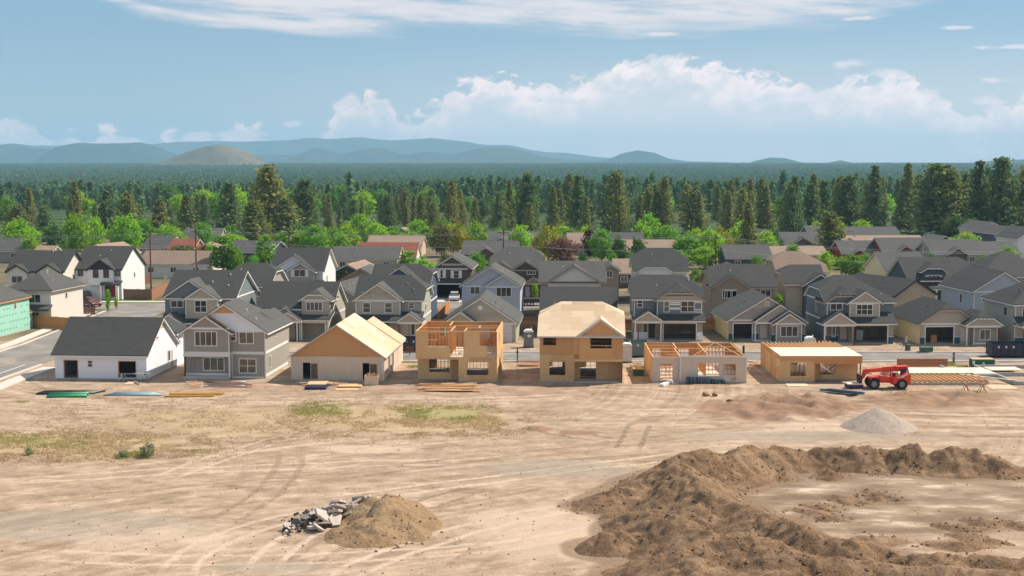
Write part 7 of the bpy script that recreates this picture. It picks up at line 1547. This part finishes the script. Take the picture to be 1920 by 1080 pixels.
# ---- wrapped lumber packs
PKG = m_paint('wrap_green', (.008, .09, .03), .5)
def pack(px0, px1, py, hgt, label, logo):
    a, b = W(px0, py), W(px1, py); L = b.x - a.x; e = empty('lumber_pack', a); tag(e, label, 'lumber pack'); MB().box(0, L, 0, 1.2, .1, hgt).build('wrap', PKG, e); MB().box(.03, L - .03, .03, 1.17, hgt + .002, hgt + .09).build('top_boards', LUM, e)
    for u in (.2, L - .35): MB().box(u, u + .12, .02, 1.18, 0, .098).build('bearer', LUM_D, e)
    if logo:
        c = L * .5; MB().prism([(c - .26, .28), (c + .26, .28), (c, .74)], 'y', -.012, -.004).build('logo_triangle', TRIM, e); MB().prism([(c - .1, .34), (c + .1, .34), (c, .52)], 'y', -.018, -.0125).build('logo_centre', PKG, e); MB().box(0, .3, -.01, -.003, .4, .85).build('end_label', TRIM, e)
pack(1823, 1865, 690, .95, 'green-wrapped lumber pack with a white triangle mark by the street at right', True); pack(1187, 1208, 705, .72, 'green-wrapped pack between the plywood-roofed and the roofless house', False)
# ---- blue trays along the roofless house
for k in range(11):
    p = W(1290 + 6.6 * k, 719.5); e = empty('blue_frame', p, random.uniform(-.3, .3)); tag(e, 'blue plastic bracket frame in the row along the roofless house wall', 'bracket', 'blue frames along the wall'); hh = .75 if k < 7 else .5
    MB().box(-.15, -.11, -.2, .2, 0, hh).build('upright', BLM, e); MB().box(.11, .15, -.2, .2, 0, hh).build('upright', BLM, e); MB().box(-.11, .11, -.2, .2, hh - .06, hh - .01).build('cross_bar', BLM, e); MB().beam((-.13, -.19, .05), (.13, -.19, hh - .1), .04).build('brace', BLM, e)
lay('lumber_board', 1240, 725, 1258, 718, .5, .25, TRIM, 'white board lump lying before the roofless house', 'board', z=.02); lay('lumber_board', 1300, 722, 1362, 722.5, .2, .06, LUM, 'long board before the blue frames', 'lumber'); lay('lumber_board', 1846, 724, 1866, 732, .2, .05, LUM, 'board beside the plywood sheet at far right', 'lumber')
# ---- strapped pallet before the telehandler
a = onground(1601, 728); e = empty('pallet_stack', a, .05); tag(e, 'white-topped purple-strapped pallet stack at the telehandler forks', 'pallet')
for k in range(3): MB().box(-.8 + .6 * k, -.7 + .6 * k, -.6, .6, 0, .12).build('bearer', LUM_D, e)
MB().box(-.85, .85, -.6, .6, .122, .45).build('wrapped_load', m_plain('purple_wrap', (.06, .02, .10)), e); MB().box(-.82, .82, -.58, .58, .452, .56).build('top_sheet', DECKW, e)
# ---- telehandler
def telehandler():
    o = W(1609, 730.5); k = 213.0; y0 = 850.0
    e = empty('telehandler', o, R(-2)); tag(e, 'red telehandler with its boom lowered to the left beside the joist-topped house', 'telehandler')
    RED = m_paint('machine_red', (.72, .045, .018), .3); DK = m_plain('machine_dark', (.03, .03, .03), .5); RIM = m_plain('rim_grey', (.26, .25, .25), .4, .5, .4)
    T = lambda pts: [((x - 105) / k, (y0 - y) / k) for x, y in pts]
    S = lambda nm, pts, a, b, m, par=None: MB().prism(T(pts), 'y', a, b).build(nm, m, par or e)
    S('chassis', [(395, 600), (640, 560), (900, 600), (1180, 600), (1180, 690), (890, 720), (600, 705), (480, 660), (395, 650)], .55, 1.75, RED)
    b = S('engine_pod', [(895, 575), (1040, 560), (1150, 495), (1255, 490), (1272, 520), (1272, 735), (1190, 735), (1165, 640), (1090, 610), (990, 640), (950, 720), (890, 722)], .12, .75, RED)
    S('decal_stripe', [(930, 572), (1050, 560), (1120, 520), (1180, 500), (1240, 498), (1150, 540), (1100, 572), (1000, 582)], .108, .117, TRIM, b); S('rear_weight', [(1150, 500), (1262, 495), (1268, 700), (1160, 690)], .752, 2.2, RED)
    S('fuel_tank', [(610, 545), (690, 540), (705, 700), (640, 705), (600, 640)], .2, .6, RED)
    c = S('cab_floor', [(850, 560), (980, 560), (980, 720), (850, 720)], .25, .95, RED)
    for pts in ([(855, 380), (875, 380), (880, 720), (855, 720)], [(985, 350), (1005, 350), (985, 560), (965, 560)]):
        S('cab_post', pts, .25, .32, RED); S('cab_post', pts, .9, .97, RED)
    S('cab_roof', [(960, 335), (1205, 322), (1210, 340), (960, 352)], .22, .98, RED); S('seat', [(900, 480), (940, 480), (945, 560), (890, 560)], .45, .8, DK)
    S('rear_cage', [(1185, 335), (1205, 330), (1245, 480), (1225, 490)], .3, .36, DK); S('rear_cage', [(1185, 335), (1205, 330), (1245, 480), (1225, 490)], .9, .96, DK); S('mesh_screen', [(1060, 420), (1170, 400), (1205, 480), (1140, 492), (1060, 545)], .6, .64, DK)
    bm = S('boom', [(330, 425), (470, 408), (700, 390), (1215, 355), (1225, 440), (850, 465), (500, 492), (330, 505)], 1.02, 1.32, RED)
    S('boom_section', [(690, 372), (1215, 338), (1232, 452), (850, 478), (690, 486)], .99, 1.35, RED, bm)
    S('boom_head', [(255, 440), (330, 410), (345, 510), (290, 600), (215, 690), (190, 670), (240, 560)], .98, 1.36, RED); S('tilt_cylinder', [(330, 505), (450, 520), (450, 545), (330, 535)], 1.1, 1.24, METAL)
    S('fork_carriage', [(150, 540), (195, 545), (215, 690), (200, 790), (160, 780), (145, 640)], .5, 1.85, DK)
    for v in (.62, 1.55): S('fork', [(-70, 770), (185, 775), (185, 800), (-70, 790)], v, v + .14, DK)
    S('lift_cylinder', [(640, 500), (860, 620), (850, 645), (630, 525)], 1.1, 1.25, METAL); S('fender', [(395, 640), (420, 585), (540, 585), (590, 625), (590, 605), (545, 570), (415, 570), (385, 630)], .1, .5, RED)
    for u, r, wide in ((470, 122, .42), (1085, 118, .42)):
        for side in (.08, 1.85):
            x = (u - 105) / k; z = (y0 - 727) / k if u == 470 else (y0 - 733) / k; rr = r / k
            w = MB().lathe([(rr * .58, 0), (rr * .9, 0), (rr, .06), (rr, wide - .06), (rr * .9, wide), (rr * .58, wide)], (x, side - .02, rr), 'y', 28).build('wheel', BLACK, e)
            MB().lathe([(0, .05), (rr * .2, .02), (rr * .22, .07), (rr * .52, .10), (rr * .585, .02), (rr * .585, wide - .02), (0, wide - .06)], (x, side - .02, rr), 'y', 20).build('rim', RIM, w)
            for q in range(18):
                t = 2 * math.pi * q / 18; MB().box(-.035, .035, .03, wide - .03, -.02, .035).build('tread_lug', BLACK, w).matrix_local = Matrix.Translation((x + math.cos(t) * rr, side - .02, rr + math.sin(t) * rr)) @ Matrix.Rotation(math.pi / 2 - t, 4, 'Y')
    for u in (470, 1085): MB().tube(((u - 105) / k, .3, .57), ((u - 105) / k, 2.0, .57), .09).build('axle', DK, e)
    MB().box((820 - 105) / k, (1000 - 105) / k, .2, .3, .55, .62).build('step', RED, e)
telehandler()
# ---- posts and utility boxes by the street
def post(px, py, h, w, m, label, cat='post', name='wooden_post', extra=None):
    e = empty(name, W(px, py)); tag(e, label, cat); MB().box(-w / 2, w / 2, -w / 2, w / 2, -.2, h).build('upright', m, e)
    if extra: extra(e)
post(970, 679, 1.75, .16, POST, 'red-brown wooden post by the street left of the plywood-roofed house', extra=lambda e: MB().box(-.2, .2, -.1, -.082, 1.15, 1.3).build('tag_plate', TRIM_D, e)); post(1788, 681, 1.3, .2, FENCE_O, 'weathered post in the weeds by the street at right', extra=lambda e: MB().box(-.13, .13, -.13, .13, .75, 1.0).build('meter_box', METAL, e))
post(768, 668, 1.2, .08, POST, 'low red sign post by the street behind the tan house', 'sign', 'lot_sign', lambda e: MB().box(-.5, .5, -.07, -.042, .55, 1.25).build('board', POST, e)); post(1394, 664, 1.1, .25, TRIM_D, 'short dark post behind the roofless house', name='bollard', cat='bollard', extra=lambda e: MB().box(-.14, .14, -.14, .14, 1.0, 1.06).build('cap', METAL, e))
post(1698, 658, 1.9, .12, POST, 'electric meter post before the yellow primed side wall', 'meter post', 'meter_post', lambda e: (MB().box(-.16, .16, -.2, -.062, 1.1, 1.85).build('meter_box', METAL, e), MB().lathe([(.42, -.03), (.47, 0), (.42, .03), (.40, 0)], (-.85, 0, .55), 'y', 24).build('cable_coil', TRIM, e)))
def ubox(px, py, w, d, h, label):
    e = empty('utility_box', W(px, py)); tag(e, label, 'utility box'); g = m_paint('utility_green', (.05, .12, .07), .5); MB().box(-w / 2, w / 2, -d / 2, d / 2, .08, h).build('cabinet', g, e); MB().box(-w / 2 - .08, w / 2 + .08, -d / 2 - .08, d / 2 + .08, 0, .078).build('plinth', CONC_L, e); MB().prism([(-d / 2 - .03, h + .001), (d / 2 + .03, h + .001), (d / 2, h + .08), (-d / 2, h + .06)], 'x', -w / 2 - .03, w / 2 + .03).build('lid', g, e)
ubox(1703, 658, .45, .4, .75, 'small green utility box beside the meter post'); ubox(1733, 661, 1.0, 1.0, .65, 'low green transformer box before the taupe clipped-gable house'); ubox(1742, 660, .7, .9, .6, 'second low green box right of the transformer')
# ---- fences, each board a piece
def fence(pts, h, m, label, board=.16, posts=2.4, horiz=False, group='wooden fences'):
    P = [W(*p) for p in pts]; e = empty('fence', P[0]); tag(e, label, 'fence', group); O = P[0]
    bm = MB().box(-board / 2 + .006, board / 2 - .006, -.012, .012, .04, h).mesh('board'); bm.materials.append(m); hm_ = None
    for a, b in zip(P[:-1], P[1:]):
        d = b - a; L = d.length; an = math.atan2(d.y, d.x)
        if not horiz:
            n = int(L / board)
            for k in range(n):
                o = bpy.data.objects.new('board', bm); COL.objects.link(o); o.parent = e; c = a - O + d * ((k + .5) / n); o.location = (c.x, c.y, random.uniform(-.02, .02)); o.rotation_euler = (0, 0, an)
        else:
            nr = max(4, int(h / .2)); hm_ = MB().box(.03, L - .03, -.012, .012, .008, h / nr - .008).mesh('board'); hm_.materials.append(m)
            for k in range(nr): o = bpy.data.objects.new('board', hm_); COL.objects.link(o); o.parent = e; c = a - O; o.location = (c.x, c.y, .03 + k * h / nr); o.rotation_euler = (0, 0, an)
        npst = max(1, round(L / posts))
        for k in range(npst + 1): c = a - O + d * (k / npst); o = MB().box(-.06, .06, -.03, .08, -.2, h + .08).build('post', m, e); o.location = (c.x - .03 * math.sin(an), c.y + .05, 0); o.rotation_euler = (0, 0, an)
        for z in (.35, h - .35): o = MB().box(0, L, .014, .06, z - .05, z + .05).build('rail', m, e); o.location = (a - O); o.rotation_euler = (0, 0, an)
fence([(60, 614), (128, 619)], 1.8, FENCE_N, 'new orange cedar fence between the green house and the white bungalow'); fence([(232, 562), (284, 563)], 1.9, FENCE_O, 'dark weathered fence beside the bright white house'); fence([(284, 563), (316, 548)], 1.9, m_wood('cedar_mid', (.34, .16, .085)), 'brown fence running back from the corner beside the sidewalk'); fence([(205, 545), (284, 530)], 1.6, FENCE_O, 'reddish fence below the utility poles', group='wooden fences')
fence([(140, 591), (178, 589)], 1.2, FENCE_O, 'short dark fence behind the bungalow roof', horiz=True)
fence([(806, 622), (840, 622)], 1.7, FENCE_N, 'orange cedar fence left of the low sage-grey house', horiz=True); fence([(822, 600), (843, 582)], 1.7, FENCE_N, 'cedar fence running back beside the navy house', horiz=True); fence([(975, 618), (1010, 618)], 1.8, FENCE_N, 'orange cedar fence right of the low sage-grey house', horiz=True); fence([(1318, 619), (1346, 619)], 1.7, FENCE_N, 'orange cedar fence between the banded house and the three-gabled house', horiz=True); fence([(1508, 624), (1524, 624)], 1.7, FENCE_N, 'orange cedar fence right of the three-gabled house', horiz=True)
fence([(1172, 620), (1188, 620)], 1.6, FENCE_N, 'orange cedar fence left of the banded house', horiz=True); fence([(630, 613), (668, 613)], 1.7, FENCE_N, 'orange cedar fence left of the bracketed gable house', horiz=True); fence([(462, 535), (500, 533)], 1.5, FENCE_O, 'old brown fence below the upright green tree')
# ---- utility poles with lines
POLEM = m_wood('pole_wood', (.16, .06, .035)); tops = []
for px, Yp, yt, lab in ((280, 258, 433, 'left utility pole behind the bright white house'), (366, 262, 428, 'second utility pole, with a pale conduit, above the slate-blue house'), (541, 266, 430, 'third utility pole, behind the white-gabled house'), (944, 270, 430, 'red-brown utility pole above the lavender-grey house'), (1343, 275, 440, 'utility pole standing in the maple grove')):
    p = WY(px, 400, Yp); h = WY(px, yt, Yp).z; e = empty('utility_pole', (p.x, Yp, 0)); tag(e, lab, 'utility pole', 'utility poles'); MB().tube((0, 0, -.3), (0, 0, h), .16, .11, 10).build('shaft', POLEM, e)
    MB().box(-1.1, 1.1, -.06, .06, h - .75, h - .6).build('crossarm', POLEM if px > 300 else TRIM_T, e)
    for u in (-1, -.45, .45, 1): MB().tube((u, 0, h - .6), (u, 0, h - .42), .05).build('insulator', TRIM, e)
    if px in (366, 541): MB().tube((-.2, -.05, 0), (-.2, -.05, h * .62), .07).build('conduit', TRIM, e); MB().tube((.28, 0, h - 2.2), (.28, 0, h - 1.5), .2).build('transformer', METAL, e)
    if px == 541: MB().beam((0, 0, h - 3.0), (-1.5, 0, h - 2.6), .07).build('lamp_arm', METAL, e); MB().box(-2.0, -1.4, -.12, .12, h - 2.7, h - 2.55).build('lamp_head', METAL, e)
    tops.append(Vector((p.x, Yp, h)))
ends = [WY(-260, 425, 255)] + tops + [WY(2150, 455, 285)]; WIRE = m_plain('wire_grey', (.30, .31, .31), .5)
for j, dz in enumerate((-.38, -.72, -3.0)):
    mb = MB()
    for a, b in zip(ends[:-1], ends[1:]):
        L = (b - a).length; sag = L * L / 4200 + .25; prev = None
        for k in range(13):
            t = k / 12; q = a.lerp(b, t) + Vector((0, 0, dz - sag * 4 * t * (1 - t)))
            if prev is not None: mb.tube(prev, q, .022, None, 4)
            prev = q
    tag(mb.build('power_line', WIRE), ('upper', 'middle', 'lowest')[j] + ' thin power line strung between the utility poles', 'power line', 'power lines')
# ---- lamp mast, street lamp, stop sign
def lamp(px, Yp, yt, yb, label, arm):
    p = WY(px, 400, Yp); z0 = terr1(Yp); h = WY(px, yt, Yp).z - z0; e = empty('street_lamp' if arm else 'lamp_mast', (p.x, Yp, z0)); tag(e, label, 'street lamp' if arm else 'light mast'); MB().tube((0, 0, 0), (0, 0, h), .10 if arm else .45, .07 if arm else .3, 8).build('mast', METAL, e)
    if arm: MB().beam((0, 0, h), (2.0, 0, h + .5), .09).build('arm', METAL, e); MB().box(1.7, 2.5, -.12, .12, h + .42, h + .56).build('lamp_head', METAL, e)
    else: MB().box(-3.2, 3.2, -.5, .5, h - .6, h + 1.4).build('lamp_rack', METAL, e)
lamp(1733, 300, 439, 460, 'pale street lamp with a curved arm above the barn-red house', True); lamp(151, 950, 327, 372, 'tall sports-field light mast far off at left', False); lamp(1785, 330, 450, 460, 'street lamp left of the bright willow-like tree', True)
e = empty('stop_sign', W(311, 545)); tag(e, 'traffic sign seen from behind at the fence corner', 'sign'); MB().tube((0, 0, 0), (0, 0, 2.9), .04).build('post', METAL, e); MB().lathe([(0, -.01), (.42, -.01), (.42, .01), (0, .01)], (0, -.06, 2.6), 'y', 8).build('plate', METAL, e)
# ---- cars
def car(px, py, rot, m, label, L=4.5):
    e = empty('car', W(px, py), R(rot)); tag(e, label, 'car', 'parked cars'); w = .88; s = L / 4.5
    low_ = [(-2.2, .35), (2.2, .35), (2.25, .62), (2.1, .78), (.95, .92), (-1.6, .95), (-2.2, .86), (-2.28, .6)]
    MB().prism([(a * s, b) for a, b in low_], 'y', -w, w).build('body', m, e)
    mb = MB(); base = [(-1.75, .93), (1.0, .91), (.3, 1.42), (-1.2, 1.45)]; i = 0
    bl = [(a * s, -w + .04, z) for a, z in base[:2]] ; 
    pts = [(base[0][0] * s, -w + .05, .93), (base[1][0] * s, -w + .05, .91), (base[2][0] * s, -w + .24, 1.42), (base[3][0] * s, -w + .24, 1.45), (base[0][0] * s, w - .05, .93), (base[1][0] * s, w - .05, .91), (base[2][0] * s, w - .24, 1.42), (base[3][0] * s, w - .24, 1.45)]
    mb.v = pts; mb.f = [(0, 1, 2, 3), (5, 4, 7, 6), (1, 5, 6, 2), (4, 0, 3, 7), (3, 2, 6, 7)]; mb.build('cabin_glass', GLASS, e)
    MB().prism([(-1.22 * s, 1.452), (.32 * s, 1.425), (.22 * s, 1.47), (-1.1 * s, 1.50)], 'y', -w + .23, w - .23).build('roof', m, e)
    for x in (-1.4, 1.4):
        for y in (-w - .02, w - .2): t = MB().lathe([(0, 0), (.24, 0), (.33, .02), (.33, .2), (0, .2)], (x * s, y, .33), 'y', 16).build('wheel', BLACK, e); MB().lathe([(0, -.012), (.2, -.012), (.21, .0)], (x * s, y, .33), 'y', 12).build('rim', METAL, t)
    for y in (-.6, .6): MB().box(2.18 * s, 2.262 * s, y - .18, y + .18, .6, .74).build('headlight', TRIM, e); MB().box(-2.262 * s, -2.2 * s, y - .15, y + .15, .68, .8).build('tail_light', m_plain('tail_red', (.35, .02, .02)), e)
car(172, 574, -50, m_paint('car_red', (.16, .008, .014), .25), 'dark red car on the driveway of the bright white house'); car(852, 563.5, -90, m_paint('car_silver', (.45, .45, .46), .25), 'silver car in front of the dark brown house garage', 4.6); car(161, 562, -80, m_paint('car_black', (.02, .02, .025), .25), 'black car behind the dark red car')
def trailer(px, py):
    e = empty('trailer', W(px, py), 0); tag(e, 'dark dual-axle trailer parked before the brown house with the pale door', 'trailer'); MB().box(-2, 2.2, -.9, .9, .55, 1.25).build('bed', TRIM_D, e); MB().beam((-2, 0, .6), (-3.2, 0, .55), .12).build('hitch', METAL, e)
    for x in (-.5, .45):
        for y in (-1.1, .9): w = MB().lathe([(0, 0), (.26, 0), (.36, .03), (.36, .22), (0, .22)], (x, y, .36), 'y', 16).build('wheel', BLACK, e); MB().lathe([(0, -.012), (.2, -.012), (.21, .0)], (x, y, .36), 'y', 12).build('rim', TRIM, w)
trailer(992, 573)
# ---- broken concrete
RUB = m_plain('broken_concrete', (.48, .40, .34), .9, var=.3, scale=2.5); RUBD = m_plain('broken_asphalt', (.05, .05, .052), .9, var=.3, scale=2.5)
def chunk(px, py, s, t, rx, ry, rz, m, lift, name='concrete_slab', lab='broken concrete slab in the rubble heap beside the sandy fill pile'):
    n = random.randint(5, 7); a0 = random.random(); pts = []
    for k in range(n): a = a0 + 2 * math.pi * k / n + random.uniform(-.25, .25); r = s * random.uniform(.65, 1.1); pts.append((math.cos(a) * r * 1.35, math.sin(a) * r))
    o = MB().prism(pts, 'z', -t / 2, t / 2).build(name, m); p = onground(px, py); o.location = (p.x, p.y, p.z + lift); o.rotation_euler = (rx, ry, rz); tag(o, lab, 'concrete' if name == 'concrete_slab' else 'rubble', 'broken concrete rubble heap' if name == 'concrete_slab' else 'small rubble in the heap')
for (px, py, s, l) in ((545, 990, .5, .2), (560, 978, .35, .25), (577, 972, .6, .5), (590, 968, .75, .55), (604, 985, .6, .35), (612, 975, .8, .6), (622, 968, .75, .7), (630, 978, .6, .45), (598, 993, .55, .25), (585, 992, .4, .2), (640, 960, .6, .7), (652, 956, .7, .8), (664, 950, .75, .85), (676, 946, .8, .95), (662, 962, .6, .6), (685, 944, .6, 1.0), (648, 970, .5, .5), (633, 950, .7, .75), (617, 955, .6, .65)):
    chunk(px, py + l * 18, s * .82, random.uniform(.1, .18), random.uniform(-.7, .7), random.uniform(-.6, .6), random.uniform(0, 6.28), RUB, l)
for k in range(110):
    t = random.random(); px = 535 + 150 * t + random.gauss(0, 6); py = 996 - 45 * t + random.gauss(0, 7); chunk(px, py, random.uniform(.08, .24), random.uniform(.08, .2), random.uniform(-1, 1), random.uniform(-1, 1), random.uniform(0, 6.28), RUB if random.random() < .6 else RUBD, .1 + .5 * math.sin(math.pi * min(1, t + .15)) * random.random(), 'rubble_chunk', 'small broken chunk in the rubble heap beside the sandy fill pile')
for k, (px, py) in enumerate(((1325, 742), (1340, 742), (1367, 752))): chunk(px, py, .35, .3, .3, .4, k, SOIL, .12, 'dirt_clod', f'{("left", "middle", "right")[k]} dark clod on the lot before the roofless house'); 
# ---- weeds and dry grass: uncountable
def grass(name, label, zones_, n, hmin, hmax, mt, seed, thr=.47, nb=5, bw=.03):
    r = np.random.default_rng(seed); P = []
    for (cx, cy, rx, ry, wgt) in zones_:
        m = int(n * wgt); a = r.random(m) * 6.28; q = np.sqrt(r.random(m)); q = np.where(r.random(m) < .85, q, q * 1.35); x = cx + rx * q * np.cos(a); y = cy + ry * q * np.sin(a)
        dz = -FPX * ST + (540 - y) * CT; k = -HC / dz; P.append(np.stack([(x - 960) * k, (FPX * CT + (540 - y) * ST) * k], 1))
    P = np.concatenate(P); P = P[fbm(P[:, 0] * .45, P[:, 1] * .45, 3, seed) > thr]; z = dirt_floor(P[:, 0], P[:, 1]) - .03; h = r.uniform(hmin, hmax, len(P)); tt = r.random(len(P))
    P = np.repeat(P, nb, 0); z = np.repeat(z, nb); h = np.repeat(h, nb) * r.uniform(.5, 1, len(P)); tt = np.repeat(tt, nb); m = len(P); an = r.random(m) * 6.28; w = bw * (1 + r.random(m)); dx, dy = np.cos(an), np.sin(an); ox = r.normal(0, .13, (m, 2)); P = P + ox; le = r.uniform(.1, .5, m) * h
    V = np.stack([np.stack([P[:, 0] - dy * w, P[:, 1] + dx * w, z], 1), np.stack([P[:, 0] + dy * w, P[:, 1] - dx * w, z], 1), np.stack([P[:, 0] + dx * le, P[:, 1] + dy * le, z + h], 1)], 1).reshape(-1, 3)
    me = bpy.data.meshes.new(name); me.vertices.add(3 * m); me.vertices.foreach_set('co', V.ravel()); me.loops.add(3 * m); me.loops.foreach_set('vertex_index', np.arange(3 * m)); me.polygons.add(m); me.polygons.foreach_set('loop_start', np.arange(0, 3 * m, 3)); me.update()
    at = me.attributes.new('tint', 'FLOAT', 'POINT'); at.data.foreach_set('value', np.repeat(tt * .7 + .3 * r.random(m), 3).astype(np.float32)); o = obj(name, me, mt); o['kind'] = 'stuff'; o['label'] = label
def stones(name, label, xy, smin, smax, mt, seed, zf):
    r = np.random.default_rng(seed); n = len(xy); b = np.array([(1, 0, .1), (-1, .1, 0), (.1, 1, .1), (0, -1, 0), (.1, .1, .75), (0, 0, -.6)]); F0 = np.array([(0, 2, 4), (2, 1, 4), (1, 3, 4), (3, 0, 4), (2, 0, 5), (1, 2, 5), (3, 1, 5), (0, 3, 5)])
    s = (smin + (smax - smin) * r.random(n) ** 3)[:, None, None]; V = b[None] * (.7 + .6 * r.random((n, 6, 1))) * s; a = r.random(n) * 6.28; c, sn = np.cos(a)[:, None], np.sin(a)[:, None]; X = V[:, :, 0] * c - V[:, :, 1] * sn; Y = V[:, :, 0] * sn + V[:, :, 1] * c
    V = np.stack([X + xy[:, None, 0], Y + xy[:, None, 1], V[:, :, 2] + zf(xy)[:, None]], 2).reshape(-1, 3); F = (F0[None] + 6 * np.arange(n)[:, None, None]).reshape(-1, 3)
    me = bpy.data.meshes.new(name); me.from_pydata(V.tolist(), [], F.tolist()); me.update(); o = obj(name, me, mt); o['kind'] = 'stuff'; o['label'] = label
_r = np.random.default_rng(77)
pxy = np.array([tuple(W(a, b))[:2] for a, b in zip(_r.uniform(-20, 1940, 2600), 735 + 345 * _r.random(2600) ** 1.3)])
stones('pebbles', 'pebbles and dirt crumbs strewn over the graded lot', pxy, .02, .11, SAND, 5, lambda q: dirt_floor(q[:, 0], q[:, 1]))
# crumbs of soil rolling off the berm and the piles: dense near their feet
cl = []
for line, w0 in ((far_berm, 1.25), (near_berm, 1.2), (apron, 1.1), (front, .9), *[(l, 1.3) for l in lumps], ([(1138, 988, 1.35, 2.1), (1160, 990, 1.2, 2.0)], 1.1), ([(700, 925, 1.75, 3.1), (735, 950, 1.6, 3.6), (690, 975, 1.2, 3.0), (790, 985, .7, 1.7)], 1.05)):
    for (x0, y0, h0, ww0), (x1, y1, h1, ww1) in zip(line[:-1], line[1:]):
        A_, B_ = W(x0, y0, h0), W(x1, y1, h1); m = int(20 * (A_ - B_).length)
        for k in range(m): t = _r.random(); a = _r.random() * 6.28; d = (ww0 + (ww1 - ww0) * t) * w0 * (.15 + .95 * _r.random() ** .5); c = A_.lerp(B_, t); cl.append((c.x + math.cos(a) * d, c.y + math.sin(a) * d))
cl = np.array(cl)
dgm = [o for o in bpy.data.objects if o.name.startswith(('dirt_berm', 'dirt_pile'))]; bpy.context.view_layer.update()
def mound_z(q):
    out = dirt_floor(q[:, 0], q[:, 1])
    for i, (x, y) in enumerate(q):
        for o in dgm:
            ok, loc, nn, ii = o.ray_cast((x, y, 9), (0, 0, -1))
            if ok: out[i] = max(out[i], loc.z)
    return out
stones('soil_clods', 'loose soil clods on and around the dirt berm and piles', cl, .03, .17, SOIL, 9, mound_z)
STRAW = m_foliage('dry_straw', (.42, .31, .16), (.66, .52, .28), .5); WEED = m_foliage('green_weeds', (.20, .23, .05), (.42, .45, .12), .5)
grass('dry_grass', 'dry straw-coloured grass on the left of the dirt lot', ((760, 788, 240, 36, 1.2), (120, 838, 300, 30, 1.6), (420, 785, 380, 46, 1.3), (860, 800, 150, 20, .4)), 5200, .07, .22, STRAW, 3, .42, 5, .022)
grass('green_weeds', 'green weeds scattered over the dirt lot and along the street', ((610, 768, 70, 15, .4), (840, 772, 100, 17, .6), (60, 825, 130, 16, .35), (230, 853, 18, 7, .1), (275, 851, 24, 9, .16), (350, 842, 40, 8, .06), (1790, 686, 26, 6, .35), (960, 681, 24, 5, .2), (770, 684, 22, 6, .14), (1745, 652, 14, 4, .1), (1690, 738, 60, 8, .05), (1740, 736, 14, 4, .06), (1820, 740, 30, 8, .05), (40, 752, 14, 4, .03), (320, 790, 60, 25, .06), (1380, 640, 10, 8, .1)), 2600, .08, .30, WEED, 5, .50, 5, .022)
for k, (px, py, s, lab) in enumerate(((278, 856, .55, 'round grey-green sagebrush at the foot of the straw patch'), (232, 857, .4, 'smaller green bush left of the round sagebrush'), (55, 856, .3, 'low bush at the left edge of the dirt lot'))):
    me = leafy_crown('foliage', 1.0, .75, 40, 12, .09, m_foliage('sage_leaves', (.22, .26, .15), (.40, .44, .26), .4), .0); o = obj('shrub', me); o.location = onground(px, py); o.scale = (s * 1.5, s * 1.5, s * 1.7); tag(o, lab, 'shrub')
